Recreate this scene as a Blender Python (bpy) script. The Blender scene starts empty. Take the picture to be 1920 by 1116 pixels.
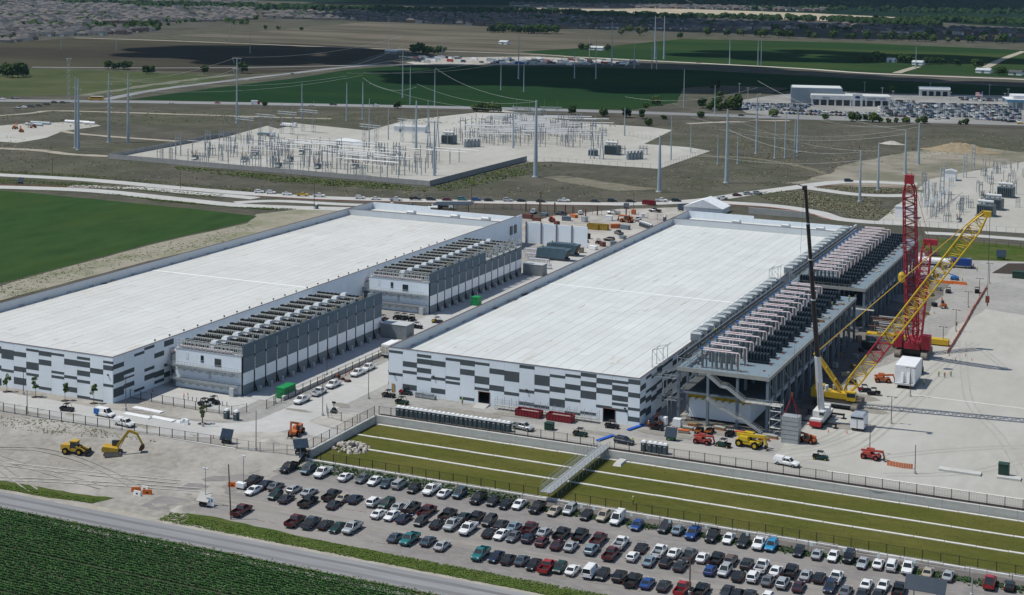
import bpy, math, random
from mathutils import Vector, Matrix, noise
R = math.radians
scene = bpy.context.scene
# ------------------------------------------------------------------ camera, sky, sun, exposure
CAM_H = 110.0
F_PX, PP_Y, PITCH, ROLL, YAW = 2878.89, 102.495, 0.0562124842, 0.0119351469, 0.421983948
def _rot(d):
    c, s = math.cos(YAW), math.sin(YAW)
    return Vector((d[0]*c - d[1]*s, d[0]*s + d[1]*c, d[2]))
_fw = Vector((0, math.cos(PITCH), -math.sin(PITCH))); _up = Vector((0, math.sin(PITCH), math.cos(PITCH))); _rt = Vector((1, 0, 0))
CFW = _rot(_fw)
CRT = _rot(_rt*math.cos(ROLL) + _up*math.sin(ROLL))
CUP = _rot(-_rt*math.sin(ROLL) + _up*math.cos(ROLL))
cam_data = bpy.data.cameras.new('camera'); cam = bpy.data.objects.new('camera', cam_data)
scene.collection.objects.link(cam); scene.camera = cam
cam_data.sensor_width = 36.0; cam_data.lens = F_PX/1920*36.0
cam_data.shift_y = -(558 - PP_Y)/1920
cam_data.clip_start = 1.0; cam_data.clip_end = 60000
m = Matrix((CRT, CUP, -CFW)).transposed().to_4x4(); m.translation = (0, 0, CAM_H)
cam.matrix_world = m
SUN_AZ, SUN_EL = R(66), R(62)          # where shadows point (from +Y towards +X), and elevation
sdir = Vector((math.sin(SUN_AZ)*math.cos(SUN_EL), math.cos(SUN_AZ)*math.cos(SUN_EL), -math.sin(SUN_EL)))
world = bpy.data.worlds.new('World'); scene.world = world; world.use_nodes = True
nt = world.node_tree; bg = nt.nodes['Background']
sky = nt.nodes.new('ShaderNodeTexSky'); sky.sky_type = 'NISHITA'; sky.sun_disc = False
sky.sun_elevation = SUN_EL; sky.sun_rotation = SUN_AZ + math.pi
sky.altitude = 200; sky.air_density = 1.0; sky.dust_density = 0.7; sky.ozone_density = 1.6
nt.links.new(sky.outputs[0], bg.inputs[0]); bg.inputs[1].default_value = 0.115
sl = bpy.data.lights.new('sun', 'SUN'); sl.energy = 3.9; sl.angle = R(0.53); sl.color = (1.0, 0.972, 0.885)
sun = bpy.data.objects.new('sun', sl); scene.collection.objects.link(sun)
sun.rotation_euler = sdir.to_track_quat('-Z', 'Y').to_euler(); sun.location = (-200, 0, 300)
vs = scene.view_settings; vs.view_transform = 'Standard'; vs.look = 'None'; vs.exposure = 0.0; vs.gamma = 1.0; vs.use_curve_mapping = False
scene.cycles.max_bounces = 6; scene.cycles.diffuse_bounces = 3; scene.cycles.glossy_bounces = 3; scene.cycles.transparent_max_bounces = 8
scene.cycles.use_denoising = True
rnd = random.Random(7)

# ------------------------------------------------------------------ the lie of the land
LOW = -1.6
def smooth(t):
    t = max(0.0, min(1.0, t)); return t*t*(3-2*t)
def hgt(x, y):
    if x > -181.3:
        return LOW if y < 324.9 else 0.0
    w = smooth((x+196)/14.5) if x > -196 else 0.0
    return LOW*(1-smooth((y-(271+17*w))/(15.0-9.5*w)))
def ray(px, py):
    return CFW + CRT*((px-960)/F_PX) - CUP*((py-PP_Y)/F_PX)
def at(px, py, z=None):
    """the place on the land (or on the level z) that a pixel of the photograph shows"""
    d = ray(px, py); zz = 0.0 if z is None else z
    for _ in range(1 if z is not None else 6):
        t = (CAM_H - zz)/-d.z; x, y = d.x*t, d.y*t
        if z is None: zz = hgt(x, y)
    return Vector((x, y, zz))
def height_at(p, px, ytop):
    """height of an upright thing that stands at p and whose top is seen at row ytop"""
    lo, hi = 0.0, 105.0
    for _ in range(40):
        mid = (lo+hi)/2; d = Vector((p.x, p.y, p.z+mid-CAM_H))
        y = PP_Y - F_PX*d.dot(CUP)/d.dot(CFW)
        if y > ytop: lo = mid
        else: hi = mid
    return lo

# ------------------------------------------------------------------ helpers
COL = scene.collection
class MB:
    def __init__(s): s.v = []; s.f = []; s.m = []
    def poly(s, pts, m=0):
        k = len(s.v); s.v += [tuple(p) for p in pts]; s.f.append(tuple(range(k, k+len(pts)))); s.m.append(m)
    def hexa(s, p, m=0, ms=None):     # 8 corners: bottom 4 ccw, top 4 ccw
        k = len(s.v); s.v += [tuple(q) for q in p]
        for i, f in enumerate(((3,2,1,0),(4,5,6,7),(0,1,5,4),(1,2,6,5),(2,3,7,6),(3,0,4,7))):
            s.f.append(tuple(k+j for j in f)); s.m.append(ms[i] if ms else m)
    def box(s, x0, x1, y0, y1, z0, z1, m=0, ms=None):
        s.hexa(((x0,y0,z0),(x1,y0,z0),(x1,y1,z0),(x0,y1,z0),(x0,y0,z1),(x1,y0,z1),(x1,y1,z1),(x0,y1,z1)), m, ms)
    def cbox(s, cx, cy, cz, sx, sy, sz, m=0): s.box(cx-sx/2, cx+sx/2, cy-sy/2, cy+sy/2, cz-sz/2, cz+sz/2, m)
    def frust(s, x0, x1, y0, y1, z0, X0, X1, Y0, Y1, z1, m=0, ms=None):
        s.hexa(((x0,y0,z0),(x1,y0,z0),(x1,y1,z0),(x0,y1,z0),(X0,Y0,z1),(X1,Y0,z1),(X1,Y1,z1),(X0,Y1,z1)), m, ms)
    def bar(s, a, b, w, h=None, m=0):
        a = Vector(a); b = Vector(b); h = h or w; d = (b-a)
        if d.length < 1e-6: return
        d.normalize(); u = Vector((0,0,1)) if abs(d.z) < .95 else Vector((0,1,0))
        sx = d.cross(u).normalized(); sz = sx.cross(d)
        o = [(-sx*w-sz*h)/2, (sx*w-sz*h)/2, (sx*w+sz*h)/2, (-sx*w+sz*h)/2]
        s.hexa([a+o[0],a+o[1],b+o[1],b+o[0],a+o[3],a+o[2],b+o[2],b+o[3]], m)
    def tube(s, a, b, r, n=6, r2=None, m=0, cap=True):
        a = Vector(a); b = Vector(b); r2 = r if r2 is None else r2; d = b-a
        if d.length < 1e-6: return
        d.normalize(); u = Vector((0,0,1)) if abs(d.z) < .9 else Vector((0,1,0))
        e = d.cross(u).normalized(); g = d.cross(e); k = len(s.v)
        for i in range(n):
            q = math.tau*i/n; o = e*math.cos(q)+g*math.sin(q)
            s.v.append(tuple(a+o*r)); s.v.append(tuple(b+o*r2))
        for i in range(n):
            j = (i+1) % n; s.f.append((k+2*i, k+2*j, k+2*j+1, k+2*i+1)); s.m.append(m)
        if cap:
            s.f.append(tuple(k+2*i for i in reversed(range(n)))); s.m.append(m)
            s.f.append(tuple(k+2*i+1 for i in range(n))); s.m.append(m)
    def path(s, pts, r, n=5, m=0):
        for a, b in zip(pts, pts[1:]): s.tube(a, b, r, n, m=m, cap=True)
    def lathe(s, c, prof, n=10, m=0):
        k = len(s.v); c = Vector(c)
        for r, z in prof:
            for i in range(n):
                q = math.tau*i/n; s.v.append((c.x+r*math.cos(q), c.y+r*math.sin(q), c.z+z))
        for j in range(len(prof)-1):
            for i in range(n):
                i2 = (i+1) % n; s.f.append((k+j*n+i, k+j*n+i2, k+(j+1)*n+i2, k+(j+1)*n+i)); s.m.append(m)
        s.f.append(tuple(k+i for i in reversed(range(n)))); s.m.append(m)
        s.f.append(tuple(k+(len(prof)-1)*n+i for i in range(n))); s.m.append(m)
    def prism(s, pts, axis, a, b, m=0):   # 2-D outline pushed along an axis ('x': outline is (y, z))
        def q(p, t): return {'x': (t, p[0], p[1]), 'y': (p[0], t, p[1]), 'z': (p[0], p[1], t)}[axis]
        k = len(s.v); n = len(pts); s.v += [q(p, a) for p in pts]+[q(p, b) for p in pts]
        s.f.append(tuple(range(k, k+n))); s.m.append(m); s.f.append(tuple(reversed(range(k+n, k+2*n)))); s.m.append(m)
        for i in range(n):
            j = (i+1) % n; s.f.append((k+j, k+i, k+n+i, k+n+j)); s.m.append(m)
    def mesh(s, name, mats):
        me = bpy.data.meshes.new(name); me.from_pydata(s.v, [], s.f)
        for mt in (mats if isinstance(mats, (list, tuple)) else [mats]): me.materials.append(mt)
        if any(s.m): me.polygons.foreach_set('material_index', s.m)
        me.update(); return me
    def build(s, name, mats, parent=None, loc=None, rz=0, smooth=False):
        me = s.mesh(name, mats)
        if smooth: me.polygons.foreach_set('use_smooth', [True]*len(me.polygons))
        return link(name, me, parent, loc, rz)
def link(name, me, parent=None, loc=None, rz=0):
    o = bpy.data.objects.new(name, me); COL.objects.link(o)
    if parent is not None: o.parent = parent
    if loc is not None: o.location = loc
    if rz: o.rotation_euler = (0, 0, rz)
    return o
def tag(o, label, cat=None, group=None, kind=None):
    o['label'] = label
    if cat: o['category'] = cat
    if group: o['group'] = group
    if kind: o['kind'] = kind
    return o
def thing(name, label, cat, loc=(0,0,0), rz=0, group=None):
    o = bpy.data.objects.new(name, None); COL.objects.link(o); o.location = loc; o.rotation_euler = (0,0,rz); o.empty_display_size = .3
    return tag(o, label, cat, group)
def dup(root, loc, rz=0, label=None, group=None, scale=None):
    r = root.copy(); COL.objects.link(r); r.location = loc; r.rotation_euler = (0,0,rz)
    if scale: r.scale = (scale,)*3 if not isinstance(scale, tuple) else scale
    if label: r['label'] = label
    if group: r['group'] = group
    for ch in KIDS(root):
        c = ch.copy(); COL.objects.link(c); c.parent = r
        for g in KIDS(ch):
            d = g.copy(); COL.objects.link(d); d.parent = c
    return r
_kids = {}
def KIDS(o):
    if o.name not in _kids: _kids[o.name] = list(o.children)
    return _kids[o.name]
ORD = ['first','second','third','fourth','fifth','sixth','seventh','eighth','ninth','tenth','eleventh','twelfth','thirteenth','fourteenth','fifteenth','sixteenth','seventeenth','eighteenth','nineteenth','twentieth']
def nth(i):
    if i < 20: return ORD[i]
    t, u = divmod(i+1, 10)
    tens = {2:'twent', 3:'thirt', 4:'fort', 5:'fift', 6:'sixt', 7:'sevent', 8:'eight', 9:'ninet'}.get(t)
    if tens is None: return '%dth' % (i+1)
    return tens+'ieth' if u == 0 else tens+'y-'+ORD[u-1]

# ------------------------------------------------------------------ materials
MATS = {}
def mat(name, c, c2=None, sc=1.0, rough=.8, metal=0.0, spec=.3, big=None, bump=0.0, stretch=None, coat=0.0, vary=0.0, lo=.35, hi=.65, obj=False, emit=0):
    """procedural paint: two colours mixed by noise in world space (obj: local space), a slow third tint 'big'=(colour, scale, amount)"""
    if name in MATS: return MATS[name]
    mt = bpy.data.materials.new(name); mt.use_nodes = True; MATS[name] = mt
    n = mt.node_tree.nodes; l = mt.node_tree.links; b = n['Principled BSDF']
    b.inputs['Roughness'].default_value = rough; b.inputs['Metallic'].default_value = metal
    b.inputs['Specular IOR Level'].default_value = 0.0 if rough >= .69 and spec == .3 else spec
    if coat: b.inputs['Coat Weight'].default_value = coat; b.inputs['Coat Roughness'].default_value = .06
    c2 = c2 or tuple(x*.82 for x in c)
    if obj: pos = n.new('ShaderNodeTexCoord').outputs['Object']
    else: pos = n.new('ShaderNodeNewGeometry').outputs['Position']
    vec = pos
    if stretch:
        mp = n.new('ShaderNodeMapping'); l.new(pos, mp.inputs[0]); mp.inputs['Scale'].default_value = stretch[:3]
        if len(stretch) > 3: mp.inputs['Rotation'].default_value = (0, 0, stretch[3])
        vec = mp.outputs[0]
    t = n.new('ShaderNodeTexNoise'); t.inputs['Scale'].default_value = sc; t.inputs['Detail'].default_value = 7; t.inputs['Roughness'].default_value = .65
    l.new(vec, t.inputs['Vector'])
    rp = n.new('ShaderNodeMapRange'); rp.inputs[1].default_value = lo; rp.inputs[2].default_value = hi; l.new(t.outputs['Fac'], rp.inputs[0])
    mx = n.new('ShaderNodeMix'); mx.data_type = 'RGBA'; mx.inputs[6].default_value = (*c, 1); mx.inputs[7].default_value = (*c2, 1)
    l.new(rp.outputs[0], mx.inputs[0]); out = mx.outputs[2]
    bigs = big if isinstance(big, list) else ([big] if big else [])
    for bc, bs, ba in bigs:
        t2 = n.new('ShaderNodeTexNoise'); t2.inputs['Scale'].default_value = bs; t2.inputs['Detail'].default_value = 5; t2.inputs['Roughness'].default_value = .6; l.new(vec, t2.inputs['Vector'])
        r2 = n.new('ShaderNodeMapRange'); r2.inputs[1].default_value = .45; r2.inputs[2].default_value = .62; r2.inputs[4].default_value = ba; l.new(t2.outputs['Fac'], r2.inputs[0])
        m2 = n.new('ShaderNodeMix'); m2.data_type = 'RGBA'; m2.inputs[7].default_value = (*bc, 1); l.new(out, m2.inputs[6]); l.new(r2.outputs[0], m2.inputs[0]); out = m2.outputs[2]
    if vary:
        oi = n.new('ShaderNodeObjectInfo'); vr = n.new('ShaderNodeMapRange'); vr.inputs[3].default_value = 1-vary; vr.inputs[4].default_value = 1.0; l.new(oi.outputs['Random'], vr.inputs[0])
        mm = n.new('ShaderNodeMix'); mm.data_type = 'RGBA'; mm.blend_type = 'MULTIPLY'; mm.inputs[0].default_value = 1.0; l.new(out, mm.inputs[6]); l.new(vr.outputs[0], mm.inputs[7]); out = mm.outputs[2]
    l.new(out, b.inputs['Base Color'])
    if bump:
        bp = n.new('ShaderNodeBump'); bp.inputs['Strength'].default_value = bump; bp.inputs['Distance'].default_value = .15; l.new(t.outputs['Fac'], bp.inputs['Height']); l.new(bp.outputs[0], b.inputs['Normal'])
    if emit:
        b.inputs['Emission Color'].default_value = (*c, 1); b.inputs['Emission Strength'].default_value = emit
    return mt
def jagged(pts, step, amp, seed=0):
    out = []
    n = len(pts)
    for i in range(n):
        a = Vector(pts[i][:2]); b = Vector(pts[(i+1) % n][:2]); L = (b-a).length; k = max(1, min(160, int(L/step)))
        nm = Vector((b.y-a.y, a.x-b.x)); nm.normalize()
        for j in range(k):
            p = a.lerp(b, j/k)
            if amp:
                q = noise.noise(Vector((p.x/(step*2.3)+seed, p.y/(step*2.3), seed*3.1)))+.6*noise.noise(Vector((p.x/(step*.9), p.y/(step*.9), seed)))
                p = p + nm*amp*q
            out.append(p)
    return out
_zc = [0]
def nudge(z):          # every sheet gets its own level, so that no two lie in one plane
    _zc[0] += 1; return z+.0002*_zc[0]
def sheet(name, pts, z, mt, label, step=6, amp=0.0, kind='structure', cat=None):
    """flat sheet with an uneven edge from world-space outline points"""
    from mathutils.geometry import tessellate_polygon
    z = nudge(z)
    P = jagged(pts, step, amp, seed=len(bpy.data.objects) % 97) if amp else [Vector(p[:2]) for p in pts]
    V = [(p.x, p.y, z) for p in P]; tris = tessellate_polygon([[Vector(v) for v in V]])
    me = bpy.data.meshes.new(name); me.from_pydata(V, [], tris); me.materials.append(mt); me.update()
    # faces upward
    if me.polygons and sum(p.normal.z*p.area for p in me.polygons) < 0: me.flip_normals()
    return tag(link(name, me), label, cat, kind=kind)
def PX(*pts, z=0.0): return [at(x, y, z) for x, y in pts]
def smooth_line(pts, k=6):
    P = [Vector(p[:2]) for p in pts]; out = []
    for i in range(len(P)-1):
        p0 = P[max(i-1,0)]; p1 = P[i]; p2 = P[i+1]; p3 = P[min(i+2,len(P)-1)]
        for j in range(k):
            t = j/k; out.append(.5*((2*p1)+(p2-p0)*t+(2*p0-5*p1+4*p2-p3)*t*t+(3*p1-p0-3*p2+p3)*t**3))
    out.append(P[-1]); return out
def ribbon(name, line, w, z, mt, label, amp=0.0, seed=1.0, kind='structure', off=0.0):
    m = MB(); n = len(line); z = nudge(z)
    L = []
    for i, p in enumerate(line):
        d = (line[min(i+1,n-1)]-line[max(i-1,0)]); d.normalize(); nm = Vector((-d.y, d.x))
        ja = amp*noise.noise(Vector((p.x*.11, p.y*.11, seed))); jb = amp*noise.noise(Vector((p.x*.11, p.y*.11, seed+9)))
        L.append((p+nm*(w/2+ja+off), p-nm*(w/2+jb-off)))
    for (a, b), (c, d) in zip(L, L[1:]): m.poly([(b.x,b.y,z),(d.x,d.y,z),(c.x,c.y,z),(a.x,a.y,z)])
    return tag(m.build(name, mt), label, None, kind=kind)
# ------------------------------------------------------------------ ground materials
SCRUB = mat('scrub', (0.1012,0.095,0.081), (0.0528,0.0546,0.0396), .22, .95, big=[((0.0616,0.0748,0.0352), .012, .6), ((0.0748,0.0686,0.0651), .006, .7), ((0.1496,0.1364,0.11), .035, .35)], bump=.5, lo=.32, hi=.66)
DIRT = mat('pale_dirt', (0.392,0.37,0.3348), (0.294,0.275,0.2472), .22, .95, big=[((0.4508,0.43,0.3966), .03, .6), ((0.2156,0.2,0.1802), .055, .4)], bump=.25)
DIRT_D = mat('graded_dirt', (0.3143,0.294,0.2621), (0.2212,0.204,0.181), .6, .95, big=((0.3958,0.378,0.3432), .05, .6), bump=.6)
PADW = mat('limestone_pad', (0.3841,0.3735,0.3397), (0.3361,0.324,0.2919), .35, .95, big=[((0.4278,0.423,0.3947), .018, .7), ((0.2968,0.279,0.2479), .045, .35)], bump=.2, stretch=(1,.35,1))
PADGR = mat('grey_gravel', (0.3087,0.2992,0.2834), (0.2418,0.2331,0.2217), .5, .95, big=((0.3704,0.3622,0.3407), .04, .5), bump=.3)
CONC = mat('concrete_paving', (.45,.445,.425), (.39,.385,.37), .3, .85, big=((.34,.335,.32), .035, .45))
ASPH = mat('worn_asphalt', (.27,.272,.275), (.215,.217,.222), .5, .85, big=((.17,.172,.18), .02, .55), stretch=(.12,1,1))
ASPH_D = mat('dark_asphalt', (.10,.10,.10), (.075,.075,.077), .6, .9)
LOTG = mat('lot_millings', (0.238,0.224,0.2128), (0.1792,0.168,0.161), .9, .95, big=[((0.301,0.28,0.259), .05, .55)], bump=.3, stretch=(.45,1,1))
LOTL = mat('lot_lane', (0.2875,0.2668,0.2438), (0.2185,0.2035,0.1875), .7, .95, big=((0.184,0.1725,0.161), .06, .4), stretch=(.25,1,1))
PONDG = mat('pond_turf', (0.096,0.0971,0.0259), (0.0686,0.0721,0.0185), .55, .95, big=[((0.1175,0.109,0.0324), .07, .6), ((0.0733,0.0832,0.0185), .18, .5)], bump=.5, stretch=(.5,1,1))
CROP_L = mat('left_crop', (0.036,0.0706,0.0248), (0.0259,0.054,0.0199), .12, .95, big=((0.0612,0.0828,0.0182), .02, .22), bump=.5, stretch=(1,.35,1))
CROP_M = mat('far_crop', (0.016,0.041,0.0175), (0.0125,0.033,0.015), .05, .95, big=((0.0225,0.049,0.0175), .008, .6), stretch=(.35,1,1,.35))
CROP_R = mat('right_crop', (0.024,0.051,0.0192), (0.018,0.042,0.0168), .04, .95, big=[((0.045,0.066,0.0228), .006, .8)], stretch=(.25,1,1,.3))
PAST = mat('pasture', (0.068,0.084,0.04), (0.052,0.0664,0.032), .05, .95, big=((0.096,0.1,0.052), .01, .6))
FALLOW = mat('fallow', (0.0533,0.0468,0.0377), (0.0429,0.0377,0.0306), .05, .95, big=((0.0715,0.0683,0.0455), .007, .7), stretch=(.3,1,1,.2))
FALLOW2 = mat('fallow_tan', (0.102,0.0918,0.0714), (0.068,0.0646,0.051), .03, .95, big=[((0.1632,0.1462,0.1156), .012, .7)], stretch=(.22,1,1,.22))
TAN = mat('bare_tan', (.42,.365,.285), (.33,.285,.22), .02, .95, big=((.26,.225,.17), .006, .5))
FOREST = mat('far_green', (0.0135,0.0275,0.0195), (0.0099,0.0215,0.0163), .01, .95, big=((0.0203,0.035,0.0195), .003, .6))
SUBURB = mat('suburb_ground', (0.0768,0.0736,0.0608), (0.0544,0.0563,0.0416), .02, .95, big=((0.128,0.1216,0.1088), .01, .4))
VERGE = mat('verge_grass', (0.0663,0.0936,0.0234), (0.0429,0.0702,0.0172), .5, .95, big=((0.117,0.1092,0.0468), .1, .5), bump=.5)
MULCH = mat('dark_mulch', (.07,.058,.05), (.045,.038,.034), 1.2, .95)
WALLC = mat('cast_concrete', (.50,.495,.47), (.43,.425,.405), .8, .85, big=((.36,.355,.335), .25, .35), stretch=(1,1,2.5))
STRIPC = mat('strip_concrete', (.62,.6,.56), (.5,.485,.45), 1.2, .85)
TRACK = mat('dirt_track', (.36,.325,.27), (.28,.25,.205), .1, .95)

# ------------------------------------------------------------------ the ground, one sheet to the horizon
def axis(fine0, fine1, st, extra, pre, post):
    a = list(pre); x = fine0
    while x <= fine1: a.append(x); x += st
    return sorted(set(a+list(extra)+list(post)))
gx = axis(-345, 25, 2.0, (-181.6,-181.0), (-30000,-12000,-6000,-3000,-1500,-800,-500), (100,300,900,2500,7000,20000))
gy = axis(228, 330, 1.5, (324.6,325.2), (-6000,-1000,0,120,190), (360,450,600,1000,1800,3000,6000,12000,30000,60000))
gv = [(x, y, hgt(x, y)-.03-(.6 if -345 < x < -181.5 and 246 < y < 294.4 else 0)) for y in gy for x in gx]
nx = len(gx); gf = [(j*nx+i, j*nx+i+1, (j+1)*nx+i+1, (j+1)*nx+i) for j in range(len(gy)-1) for i in range(nx-1)]
me = bpy.data.meshes.new('ground'); me.from_pydata(gv, [], gf); me.materials.append(SCRUB); me.update()
tag(link('ground', me), 'scrubby grey-green land reaching to the horizon', kind='structure')
# graded embankment between the perimeter fence and the asphalt road
sx = [x for x in gx if -345 <= x <= -181.55]; sy = [y for y in gy if 246 <= y <= 295]
sv = [(x, y, hgt(x, y)+.02+.12*noise.noise(Vector((x*.22,y*.22,3)))+.07*noise.noise(Vector((x*.8,y*.8,5)))) for y in sy for x in sx]
k = len(sx); sf = [(j*k+i, j*k+i+1, (j+1)*k+i+1, (j+1)*k+i) for j in range(len(sy)-1) for i in range(k-1)]
me = bpy.data.meshes.new('embankment'); me.from_pydata(sv, [], sf); me.materials.append(DIRT_D); me.update()
me.polygons.foreach_set('use_smooth', [True]*len(me.polygons))
tag(link('embankment', me), 'graded bare dirt bank below the perimeter fence', kind='structure')

# ------------------------------------------------------------------ far fields
def field(name, px, mt, label, z=.03, step=25, amp=3.0): return sheet(name, PX(*px, z=z), z, mt, label, step, amp)
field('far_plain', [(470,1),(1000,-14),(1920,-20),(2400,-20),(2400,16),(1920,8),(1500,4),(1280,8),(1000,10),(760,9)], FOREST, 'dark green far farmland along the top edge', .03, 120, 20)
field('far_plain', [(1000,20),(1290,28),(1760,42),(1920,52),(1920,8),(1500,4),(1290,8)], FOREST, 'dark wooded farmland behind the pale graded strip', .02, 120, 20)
field('fallow_field', [(480,60),(700,40),(1000,56),(1280,75),(990,98),(760,92),(560,82),(330,66)], FALLOW2, 'tan ploughed field with pale streaks below the far houses', .05, 40, 6)
field('graded_land', [(990,12),(1290,17),(1500,24),(1760,36),(1740,41),(1560,40),(1280,28),(1010,19)], TAN, 'pale tan graded strip of building land near the top right', .06, 60, 8)
field('suburb_ground', [(-60,8),(200,4),(480,10),(640,22),(1000,22),(1290,40),(1290,56),(1000,54),(640,41),(440,42),(400,52),(300,62),(100,66),(-60,85)], SUBURB, 'built-up suburban ground under the far houses', .04, 60, 8)
field('suburb_ground', [(1290,36),(1600,46),(1920,58),(1920,72),(1600,70),(1290,62)], SUBURB, 'suburban ground under the houses at upper right', .04, 60, 6)
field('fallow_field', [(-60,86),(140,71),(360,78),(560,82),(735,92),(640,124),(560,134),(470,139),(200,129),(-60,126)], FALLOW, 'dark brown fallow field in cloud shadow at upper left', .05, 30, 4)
field('pasture', [(-60,140),(60,128),(240,134),(430,146),(400,154),(230,177),(-60,182)], PAST, 'green pasture beside the diagonal road', .05, 22, 3)
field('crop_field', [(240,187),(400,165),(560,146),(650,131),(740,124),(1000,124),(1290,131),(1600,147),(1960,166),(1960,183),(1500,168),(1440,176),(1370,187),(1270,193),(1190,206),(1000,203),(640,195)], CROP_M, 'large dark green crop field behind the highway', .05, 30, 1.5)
field('crop_field', [(975,97),(1130,88),(1280,73),(1600,80),(1960,96),(1960,147),(1640,136),(1400,125),(1280,117),(1080,107)], CROP_R, 'striped bright green crop field at upper right', .06, 30, 2)
# left crop field by the warehouse
field('crop_field', [(-80,352),(60,362),(220,378),(380,394),(482,405),(462,416),(400,430),(300,452),(180,484),(60,515),(-80,552)], CROP_L, 'bright green crop field left of the first warehouse', .03, 6, .9)
field('dirt_strip', [(482,402),(560,392),(660,392),(640,402),(480,440),(300,484),(140,526),(-60,580),(-60,556),(60,518),(180,487),(300,455),(400,433),(462,419)], mat('tan_strip', (.30,.275,.225), (.24,.222,.18), .35, .95, big=((.13,.15,.07), .05, .55)), 'bare dirt strip between the crop and the long white wall', .02, 7, 1.0)

# ------------------------------------------------------------------ roads
def road(name, px, w, mt, label, z=.07, amp=0.0, k=6): return ribbon(name, smooth_line(PX(*px, z=z), k), w, z, mt, label, amp)
road('highway', [(-120,188),(0,188.5),(250,191),(640,197.5),(1000,205),(1280,214),(1500,221.5),(1920,233),(2200,241)], 22, ASPH, 'grey highway crossing behind the substation', .10)
road('railway_bed', [(-120,198),(250,199),(640,205),(1000,213),(1280,223.5),(1500,229.5),(1920,240),(2200,247)], 7, mat('ballast', (.10,.085,.075), (.06,.052,.048), .4, .95), 'dark railway ballast beside the highway', .09)
road('country_road', [(196,187),(290,169),(420,152.5),(560,136),(650,126),(735,121.5),(1000,119),(1200,121)], 11, ASPH, 'grey country road running diagonally through the fields', .09, .4)
road('farm_road', [(1060,106),(1280,117),(1500,128.5),(1640,138),(1920,149),(2100,157)], 12, mat('chalk', (.5,.46,.4), (.42,.385,.33), .05), 'pale straight farm road between two green fields', .09, 1.0)
road('farm_road', [(60,126),(300,127.5),(500,126),(640,123),(735,120)], 9, ASPH, 'thin grey lane under the dark fallow field', .09, 1.0)
road('farm_road', [(140,71),(330,77),(560,86),(735,92.5),(980,101),(1080,107)], 11, TRACK, 'pale lane along the top of the fallow field', .09, 1.0)
road('farm_track', [(1680,137),(1720,125)], 10, TRACK, 'short dirt drive leading to the farmstead', .1, 1)
road('farm_track', [(1840,131),(1880,111),(1920,96)], 10, TRACK, 'brown dirt track crossing the bright crop field', .1, 1)
road('dirt_track', [(-60,222),(60,212),(100,208),(230,211),(420,217),(620,223)], 6, TRACK, 'pale dirt track above the substation corner', .05, 2.0)
road('dirt_track', [(-60,276),(60,281),(130,289),(205,293)], 7, TRACK, 'pale dirt track reaching the substation corner', .05, 2.0)
road('dirt_track', [(110,245),(160,252),(260,260),(350,266)], 6, TRACK, 'pale dirt track below the four tall poles', .05, 2.0)
road('dirt_track', [(150,180),(280,160),(380,147),(440,140)], 12, mat('creek_rubble', (.2,.2,.165), (.11,.115,.08), .12, .95), 'grey rubble creek bed through the pasture', .08, 8.0)
road('dirt_track', [(1290,232),(1380,228),(1480,226)], 7, TRACK, 'short dirt track by the dealership entrance', .05, 2.0)
road('dirt_track', [(1290,293),(1400,296),(1500,312),(1560,330)], 5, mat('faint_track', (.19,.17,.13), (.12,.115,.085), .2), 'faint wheel track across the scrub', .02, 2.0)
field('bare_patch', [(-60,262),(-60,240),(60,231),(170,228),(190,236),(120,246),(90,258),(30,268)], PADW, 'pale bare yard with pipes at the left edge', .04, 10, 2)
field('bare_patch', [(1480,345),(1540,330),(1600,305),(1700,285),(1800,272),(1960,290),(1960,345),(1760,352),(1640,352)], mat('churned_scrub', (.26,.235,.195), (.13,.125,.095), .12, .95, big=[((.36,.33,.28), .03, .6), ((.09,.1,.06), .02, .5)], bump=.5), 'bare churned dirt around the far poles', .02, 10, 5)
field('bare_patch', [(1240,355),(1160,345),(1060,330),(1010,332),(1080,345),(1160,358)], mat('thin_soil', (.2,.18,.145), (.13,.125,.09), .2, .95), 'thin pale soil under the tallest pole', .015, 8, 4)
field('scrub_patch', [(1280,165),(1360,160),(1480,165),(1400,190),(1370,203),(1200,208),(1190,206),(1270,192)], SCRUB, 'brown scrub corner beside the crop field', .065, 12, 2)
# substations
field('substation_yard', [(200,297),(806,349),(992,301),(960,291),(620,268),(500,236),(420,258)], PADW, 'pale gravel yard of the large substation', .08, 20, .6)
field('substation_yard', [(600,272),(480,252),(560,232),(690,245),(760,226),(940,206),(1080,230),(1215,238),(1262,244),(1225,262),(1208,270),(1290,276),(1332,283),(1236,317),(1040,303),(985,304),(880,297)], PADW, 'pale gravel yard of the rear substation', .05, 20, .6)
field('substation_yard', [(1640,420),(1700,372),(1742,336),(1960,296),(1960,440)], PADW, 'pale gravel yard of the right-hand substation', .045, 20, .6)
# concrete site roads behind the warehouses
CR = CONC
road('site_road', [(-80,324),(0,328),(160,337),(330,352),(480,364),(640,372),(900,378.5),(1150,382.5),(1300,377),(1400,363.5),(1480,353),(1560,342.5),(1625,341),(1720,345.5)], 9.5, CR, 'pale concrete perimeter road with queueing cars', .05)
road('site_road', [(-80,349),(60,352.5),(180,358),(300,370),(430,383.5),(540,389),(660,392)], 10, CR, 'pale concrete road beside the left crop field', .055)
road('site_road', [(130,349),(260,353),(360,362),(430,367),(480,372)], 8, CR, 'short pale link road between two planted islands', .06)
road('site_road', [(440,380),(520,377),(640,383),(720,386)], 7, CR, 'narrow pale service road below the queue', .065)
road('site_road', [(1300,377),(1380,381),(1460,387),(1530,398),(1570,410),(1640,417),(1700,418)], 9, CR, 'pale curved road passing behind the second warehouse', .06)
road('site_road', [(1500,350),(1540,356),(1600,364),(1660,367),(1720,366)], 9, CR, 'pale loop road around the planted island', .07)
REDK = mat('red_kerb', (.42,.13,.1), (.34,.1,.08), 2, .8)
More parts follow.
